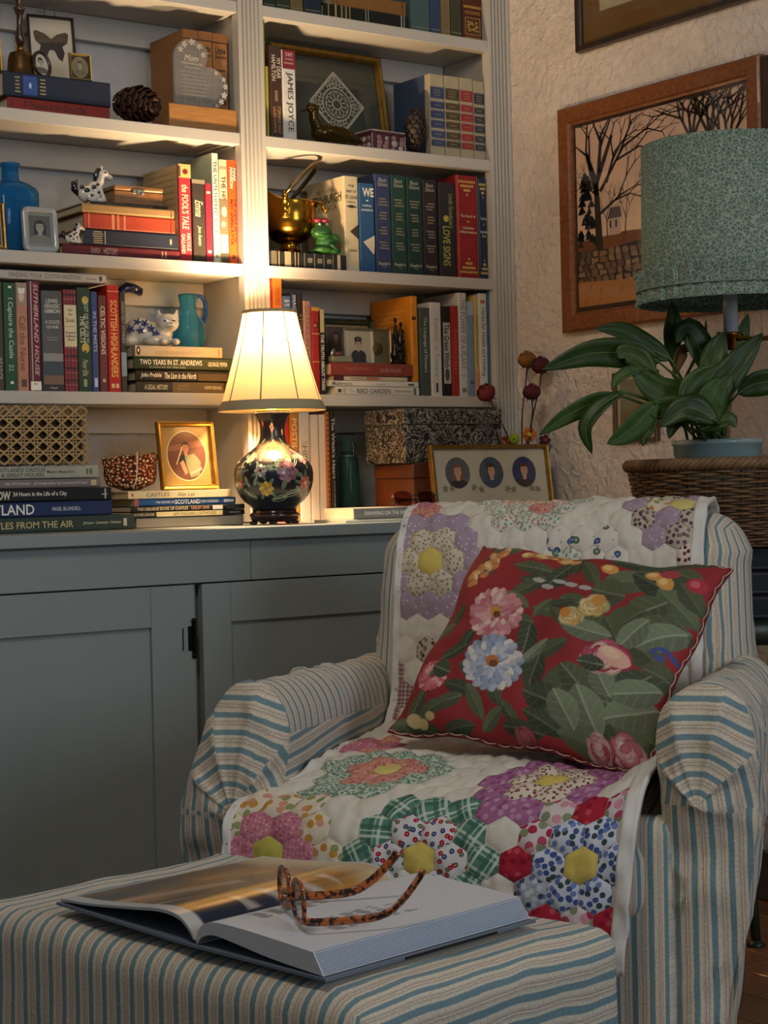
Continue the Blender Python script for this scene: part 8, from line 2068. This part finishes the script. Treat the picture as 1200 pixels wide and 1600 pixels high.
LV = [(860, 915, 50, 13, 0.25), (880, 940, 55, 12, 0.1), (850, 950, 45, 12, -0.5), (905, 925, 40, 14, -0.9), (935, 905, 30, 10, -1.2), (955, 925, 36, 13, 1.1), (800, 870, 40, 12, 0.2), (772, 905, 30, 14, 1.5), (835, 975, 32, 12, 0.6),
      (1020, 905, 48, 14, 0.15), (1060, 915, 50, 18, -0.2), (1110, 905, 40, 14, 0.1), (1015, 945, 52, 24, -0.1), (1060, 955, 62, 24, 0.65), (985, 965, 34, 26, 0.3), (1095, 935, 34, 16, 0.5), (1080, 985, 45, 22, 0.9), (1040, 1000, 44, 28, -0.6), (1100, 970, 34, 16, 1.1),
      (930, 980, 30, 16, 0.4), (905, 985, 40, 9, -0.2), (895, 1000, 42, 9, 0.3), (910, 1010, 34, 9, 0.9), (880, 990, 28, 8, -0.8), (960, 1020, 48, 22, 0.2), (1010, 1015, 44, 24, -0.5), (1055, 1030, 50, 26, -0.2), (990, 1030, 30, 18, 1.2), (1035, 1065, 34, 24, 0.8), (1050, 1095, 32, 18, 0.4),
      (855, 1040, 34, 17, -1.3), (870, 1075, 48, 12, -0.7), (890, 1060, 44, 12, -0.4), (865, 1095, 40, 18, -1.2), (745, 1045, 36, 10, -0.9), (725, 1060, 34, 10, -0.4), (740, 1120, 34, 12, 0.3), (765, 1140, 34, 12, 1.2), (720, 1140, 34, 11, -0.3), (800, 1130, 24, 12, 1.3), (790, 1045, 30, 12, 0.9), (840, 1010, 34, 12, 0.2), (760, 1095, 36, 12, 0.6), (720, 1000, 34, 9, -0.9), (700, 1020, 26, 10, -0.5),
      (905, 1120, 50, 26, -0.9), (880, 1140, 46, 26, 0.4), (940, 1145, 50, 32, 1.2), (930, 1110, 40, 22, 0.9), (985, 1120, 55, 26, -0.3), (1000, 1145, 55, 22, 0.2), (965, 1100, 34, 26, 1.3), (1010, 1110, 40, 20, -0.5), (960, 1170, 54, 26, -0.5), (895, 1165, 48, 20, -0.4), (1005, 1170, 44, 22, 0.2), (870, 1170, 40, 14, 0.5), (930, 1190, 55, 16, 0.2), (1000, 1190, 30, 24, -0.8), (820, 1160, 30, 10, 1.0), (835, 1180, 40, 12, 0.2), (790, 1165, 30, 9, -0.6), (690, 1150, 44, 12, -0.4), (665, 1140, 34, 12, -0.9), (640, 1160, 30, 9, 0.1), (675, 1170, 40, 8, 0.3), (735, 1175, 32, 9, -0.1), (705, 1088, 22, 17, 0.4)]
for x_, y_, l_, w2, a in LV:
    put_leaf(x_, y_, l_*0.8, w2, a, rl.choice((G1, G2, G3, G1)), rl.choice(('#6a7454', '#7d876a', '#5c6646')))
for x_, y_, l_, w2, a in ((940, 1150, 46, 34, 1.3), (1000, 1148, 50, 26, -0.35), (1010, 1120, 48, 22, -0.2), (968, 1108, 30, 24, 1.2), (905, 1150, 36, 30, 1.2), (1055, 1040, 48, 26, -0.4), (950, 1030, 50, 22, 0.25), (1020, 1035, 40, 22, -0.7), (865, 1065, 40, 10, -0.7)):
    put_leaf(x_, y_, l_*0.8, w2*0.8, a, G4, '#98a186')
for i in range(26):      # peach hydrangea heads
    t = i/25; x_ = 795-50*t+rl.uniform(-13, 13); y_ = 872+66*t+rl.uniform(-10, 10)
    m_, u, v_ = put_ell(x_, y_, 9, 7, rl.uniform(0, 3), rl.choice(('#d6a96c', '#c98f54', '#e0bf8a', '#c07c4c'))); img[m_ & (v_ > 0.3)] *= 0.7
for i in range(16):
    m_, u, v_ = put_ell(840+80*i/15+rl.uniform(-6, 6), 880+14*i/15+rl.uniform(-8, 8), 10, 6, rl.uniform(-0.5, 0.5), rl.choice(('#d0a05c', '#d8b06c', '#c07a48', '#e0c48a'))); img[m_ & (v_ > 0.3)] *= 0.72
for x_, y_ in ((905, 942), (885, 950), (925, 948), (948, 955), (870, 938)): put_ell(x_, y_, 11, 4, 0.2, '#a8a4a0')
for x_, y_, r_, a in ((985, 920, 14, 0.4), (1066, 945, 16, 1.0), (1050, 930, 14, 0.2)): put_ell(x_, y_, r_, r_*0.7, a, '#c9924a'); put_ell(x_-3, y_-3, r_*0.5, r_*0.4, a, '#dcb878')
put_ell(1072, 928, 16, 9, 0.3, '#a03a40'); put_ell(1110, 952, 15, 12, 0.5, '#a82838'); put_ell(1108, 950, 7, 6, 0.5, '#c05c68')
mum(797, 998, 48, ['#cf9a9a', '#c27f86', '#dcb8b0', '#b86a76'], '#c08a3c')
mum(797, 1082, 50, ['#c8c4c4', '#b8bcc8', '#8d9cb4', '#d6d0c8', '#a8b0c0'], '#b06a2c')
mum(690, 1098, 27, ['#c87078', '#b85560', '#d89a98'], '#5c6040', 3); put_leaf(706, 1088, 18, 15, 0.4, G3)
rose2(962, 988, 30, ['#c9a860', '#bfae7a', '#d6c08a', '#a8a070'], 0.85); put_ell(970, 978, 11, 12, 0.3, '#c08a40')
rose2(928, 1008, 24, ['#c9a058', '#b8a878', '#d0b880'], 0.85); put_ell(920, 1002, 8, 9, 0.3, '#c07c34')
rose2(975, 1072, 46, ['#b8566a', '#cf9a98', '#a83a50', '#d6b0a0'], 0.6); put_ell(990, 1072, 24, 14, 0.5, '#d4a494'); put_ell(985, 1066, 14, 8, 0.5, '#dcb89c'); put_leaf(955, 1082, 20, 12, 0.1, G3)
rose2(985, 1195, 30, ['#cf9a9a', '#b86470', '#dcc4bc'], 0.9); rose2(945, 1195, 26, ['#c48a8c', '#a84c58', '#d0a8a0'], 0.8)
rose2(755, 1195, 18, ['#a8444c', '#b8666c'], 0.6); rose2(835, 1188, 20, ['#9a3a42', '#b05c60'], 0.5)
for x_, y_, l_, a in ((1060, 1058, 9, 0.4), (1068, 1066, 8, 1.0), (1052, 1070, 8, 0.1), (1046, 1060, 7, -0.4)): put_ell(x_, y_, l_, 4, a, '#3c4a86')
for x_, y_, r_ in ((660, 1158, 14), (675, 1164, 10), (690, 1158, 9)): put_ell(x_, y_, r_, r_*0.6, 0.3, '#c0aa78')
V = []; Cl = []; Fc = []
for j in range(NB+1):
    for i in range(NA+1):
        V.append(tuple(pilp(aa[j, i], bb[j, i], 1)))
        Cl.append((img[j, i, 0], img[j, i, 1], img[j, i, 2], 1.0))
for j in range(NB):
    for i in range(NA):
        a = j*(NA+1)+i; Fc.append((a, a+1, a+NA+2, a+NA+1))
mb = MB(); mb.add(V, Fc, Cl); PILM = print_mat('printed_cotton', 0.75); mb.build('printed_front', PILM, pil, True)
mb = MB(); mb.grid(40, 34, lambda u, v_: pilp(u*2-1, v_*2-1, -1)); mb.build('back', hexmat('#7c1d22', 0.85), pil, True)
ed = [pilp(t, -1, 1) for t in np.linspace(-1, 1, 40)]+[pilp(1, t, 1) for t in np.linspace(-1, 1, 34)[1:]]+[pilp(t, 1, 1) for t in np.linspace(1, -1, 40)[1:]]+[pilp(-1, t, 1) for t in np.linspace(1, -1, 34)[1:-1]]
MB().tube(ed, 0.0036, 6, closed=True).build('piping', hexmat('#6e1c22', 0.85), pil, True)
tw = [p+Vector((0.0022*math.cos(i*1.3), 0.0022*math.sin(i*1.3), 0.0036)) for i, p in enumerate(spline([p*1.004 for p in ed], 300))]
MB().tube(tw, 0.0011, 5).build('piping_thread', hexmat('#b8a08c', 0.85), pil, True)

# ------------------------------------------------------------------ striped ottoman
OU = 0.735; OV = 0.44; ZO = 0.40
oA = Vector((-0.838, -1.273, 0)); ou = Vector((0.17, -0.985, 0)).normalized(); ov = Vector((-0.985, -0.17, 0)).normalized()
oc = oA+ou*OU/2+ov*OV/2
ott = thing('ottoman', 'low ottoman in a blue and cream striped loose cover', 'ottoman', (oc.x, oc.y, 0), math.atan2(ou.y, ou.x))
def ottdef(p):
    q_ = Vector(p); k = max(0, (0.12-p[2])/0.32)
    ed_ = math.atan2(p[1]/OV, p[0]/OU)
    q_.x *= 1+0.02*k; q_.y *= 1+0.03*k
    if p[2] > 0.1: q_.z += 0.006*math.cos(p[0]*3.4)*math.cos(p[1]*5)+wr(p, 0.006, 6, 4)+wr(p, 0.002, 22, 9)+0.0035*crease(p, 5, 6)
    else:
        f_ = 0.010*k*math.sin(ed_*22+2*noise.noise(Vector((p[0]*5, p[1]*5, 0)))); q_.x += f_*(1 if p[0] > 0 else -1)*(abs(p[0]) > OU/2-0.05); q_.y += f_*(1 if p[1] > 0 else -1)*(abs(p[1]) > OV/2-0.05)
    return q_
def ottuv(sd, p):
    x_ = p[0]+wr((p[0], p[1], 0), 0.006, 5, 8)
    if sd == '+x': return (OU/2+wr((OU/2, p[1], 0), 0.006, 5, 8)+(ZO/2-p[2]), p[1])
    if sd == '-x': return (-OU/2-(ZO/2-p[2]), p[1])
    return (x_, p[1]+p[2])
rbox('cover', (0, 0, ZO/2+0.004), (OU/2, OV/2, ZO/2), 0.034, 0.014, ott, ottdef, ottuv, skip=('-z',))
MB().box(-OU/2+0.05, OU/2-0.05, -OV/2+0.05, OV/2-0.05, 0.06, ZO-0.05).build('inner_box', hexmat('#2c2a28', 0.9), ott)
for sx_ in (-1, 1):
    for sy_ in (-1, 1): MB().lathe([(0.015, 0), (0.022, 0.06)], 12, c=(sx_*(OU/2-0.07), sy_*(OV/2-0.07), 0.0)).build('foot', hexmat('#1c1410', 0.4), ott, True)

# ------------------------------------------------------------------ open picture book and tortoiseshell glasses on it
zt0 = ZO+0.018
S0 = PZ(305, 1480, zt0); th = math.radians(9)
bk2 = thing('open_book', 'large open picture book with a golden photograph on its left page', 'book', (S0.x, S0.y, zt0), th)
# local x along the spine (away from the viewer), local -y to the right page, +y to the left page
LB_, WL_, WR_ = 0.325, 0.262, 0.212
JK = mat('book_jacket', '#6a7482', 0.4)
mb = MB(); mb.prism([(-WR_-0.006, 0.0), (-WR_-0.006, 0.0032), (-0.012, 0.0032), (0.012, 0.0032), (WL_+0.004, 0.012), (WL_+0.004, 0.0088), (0.014, 0.0), ], 'x', -0.003, LB_+0.003); mb.build('cover', JK, bk2)
MB().box(-0.004+LB_*0.36, LB_*0.80, -WR_-0.0075, -WR_-0.0062, 0.0002, 0.003).build('jacket_print', hexmat('#15161a', 0.3), bk2)
rp = spline([(0, -0.001, 0.008), (0, -0.010, 0.024), (0, -0.030, 0.0325), (0, -0.07, 0.0335), (0, -0.13, 0.031), (0, -WR_+0.016, 0.027)], 24)
rb_p = [(0, -WR_+0.001, 0.0042)]
low = spline([(0, -0.003, 0.0045), (0, -0.014, 0.014), (0, -0.035, 0.0185), (0, -0.07, 0.0155), (0, -0.13, 0.009), (0, -WR_+0.001, 0.0042)], 24)
prof = [(p.y, p.z) for p in rp]+[(p.y, p.z) for p in low[::-1]]
mb = MB(); n = len(rp)
V = []; Fc = []
for x_ in (0.0, LB_):
    V += [(x_, p.y, p.z) for p in rp]+[(x_, p.y, p.z) for p in low]
for i in range(n-1):
    Fc += [(i, i+1, 2*n+i+1, 2*n+i), (n+i+1, n+i, 3*n+i, 3*n+i+1), (i+1, i, n+i, n+i+1), (2*n+i, 2*n+i+1, 3*n+i+1, 3*n+i)]
Fc += [(n-1, 2*n-1, 4*n-1, 3*n-1)]
mb.add(V, Fc); mb.build('page_block', mat('white_pages', '#c9cbd0', 0.6, 0, 0.10, 600, 0.25, 900, stretch=(1, 1, 10)), bk2)
# leaves of the fore-edge
ln = MB()
for k in range(1, 12):
    t = k/12; y_ = -WR_+0.016-0.015*t; z_ = 0.029+(0.0042-0.029)*t; ln.box(0.002, LB_-0.002, y_-0.0012, y_-0.0002, z_, z_+0.0007)
ln.build('page_edges', hexmat('#8fa0b8', 0.6), bk2)
pr = Print(lambda a, b, k: None)
def rpt(t, x_, k=0):
    i = min(int(t*(n-1)), n-2); f_ = t*(n-1)-i; p = rp[i].lerp(rp[i+1], f_); return (x_, p.y, p.z+0.0003+0.00005*k)
rng = random.Random(2); pm = MB()
for c0, x0_, w0 in ((0.44, 0.045, 0.0), (0.74, 0.07, 0.0)):
    for i in range(13):
        y_ = c0+0.011*i
        for wseg in range(rng.randint(4, 6)):
            a = x0_+0.022*wseg+rng.uniform(0, 0.004); b = a+rng.uniform(0.010, 0.017)
            pm.add([rpt(y_, a), rpt(y_, b), rpt(y_+0.0035, b), rpt(y_+0.0035, a)], [(0, 1, 2, 3)], H('#55555a'))
pm.build('page_text', INK, bk2)
lpth = spline([(0, 0.001, 0.008), (0, 0.010, 0.020), (0, 0.030, 0.0315), (0, 0.065, 0.0335), (0, 0.12, 0.0275), (0, 0.20, 0.0195), (0, WL_-0.002, 0.0165)], 40)
lpth2 = spline([(0, 0.0035, 0.008), (0, 0.013, 0.018), (0, 0.031, 0.0275), (0, 0.065, 0.0300), (0, 0.12, 0.0245), (0, 0.20, 0.0168), (0, WL_-0.002, 0.0138)], 40)
nl = len(lpth); nx_ = 70
mb = MB(); V = []; Fc = []; Cl = []
def picture(u, v_):
    """golden blurred photograph: u along the page edge, v from gutter to fore-edge"""
    n1 = noise.noise(Vector((u*2.2, v_*7, 0.5)))+0.5*noise.noise(Vector((u*5, v_*16, 2.5)))
    gold = np.array(H('#a87838')[:3]); brown = np.array(H('#4f3c28')[:3]); white = np.array(H('#c2baae')[:3]); navy = np.array(H('#1c2438')[:3]); cream = np.array(H('#b8a684')[:3])
    if u < 0.06 or u > 0.985 or v_ > 0.985: return np.array(H('#b9b8b4')[:3])
    c = brown*(1-max(0, min(1, 0.5+n1)))+gold*max(0, min(1, 0.5+n1))
    band = math.exp(-((v_-0.50-0.12*(u-0.5))/0.035)**2); c = c*(1-band)+np.array(H('#d8a448')[:3])*band
    if v_ < 0.40 and u < 0.62: 
        k = min(1, (0.40-v_)*9)*min(1, (0.62-u)*8); c = c*(1-k)+navy*k
    if 0.22 < v_ < 0.46 and 0.28 < u < 0.75:
        k = max(0, math.sin(u*40+v_*8))*0.75; c = c*(1-k)+white*k
    if v_ > 0.80 and u < 0.5:
        c = c*0.35+np.array(H('#4c4a48')[:3])*0.65
    if 0.58 < v_ < 0.80 and u < 0.55:
        k = max(0, math.sin(v_*34+u*6))*0.6; c = c*(1-k)+np.array(H('#cfa98a')[:3])*k
    if u > 0.80: 
        k = min(1, (u-0.80)*8); c = c*(1-k)+cream*k
    return c
for i in range(nl):
    for j in range(nx_+1):
        V.append((LB_*j/nx_, lpth[i].y, lpth[i].z)); Cl.append(tuple(picture(j/nx_, i/(nl-1)))+(1,))
for i in range(nl-1):
    for j in range(nx_):
        a = i*(nx_+1)+j; Fc.append((a, a+1, a+nx_+2, a+nx_+1))
mb.add(V, Fc, Cl); mb.build('picture_page', print_mat('glossy_page', 0.25), bk2, True)
V = []; Fc = []
for x_ in (0.0, LB_): V += [(x_, p.y, p.z-0.0002) for p in lpth]+[(x_, p.y, p.z) for p in lpth2]
m2_ = nl
for i in range(nl-1): Fc += [(m2_+i, m2_+i+1, 3*m2_+i+1, 3*m2_+i), (i, i+1, m2_+i+1, m2_+i), (2*m2_+i, 2*m2_+i+1, 3*m2_+i+1, 3*m2_+i)]
Fc += [(m2_-1, 2*m2_-1, 4*m2_-1, 3*m2_-1)]
MB().add(V, Fc).build('left_leaves', hexmat('#a8adb4', 0.7), bk2, False)

zpg = zt0+0.033
N0 = PZ(476, 1448, zpg+0.006)
Tdir = Vector((math.cos(math.radians(-20)), math.sin(math.radians(-20)), 0)); Wdir = Vector((-Tdir.y, Tdir.x, 0))
wl_, hl_, gp = 0.0265, 0.0215, 0.018
gc = N0+Wdir*(2*wl_+gp/2); gc.z = zpg+hl_+0.0065
Mg = Matrix((Wdir, Tdir, Vector((0, 0, -1)))).transposed().to_4x4()
sp2 = spectacles('reading_glasses', 'tortoiseshell reading glasses lying upside down on the open book', gc, Mg, TORT, glass_mat('clear_lens', (0.9, 0.9, 0.9, 1)), wl_, hl_, gp,
    lambda sg: spline([(sg*(2*wl_+gp/2+0.0005), 0.0, 0.0155), (sg*(2*wl_+gp/2+0.0035), 0.006, 0.0170), (sg*(2*wl_+gp/2+0.003), 0.04, 0.0190), (sg*(2*wl_+gp/2+0.001), 0.085, 0.0175), (sg*(2*wl_+gp/2-0.003), 0.11, 0.004), (sg*(2*wl_+gp/2-0.008), 0.130, -0.016), (sg*(2*wl_+gp/2-0.010), 0.138, -0.026)], 24), rad=0.0027, tr=(0.0019, 0.0048))
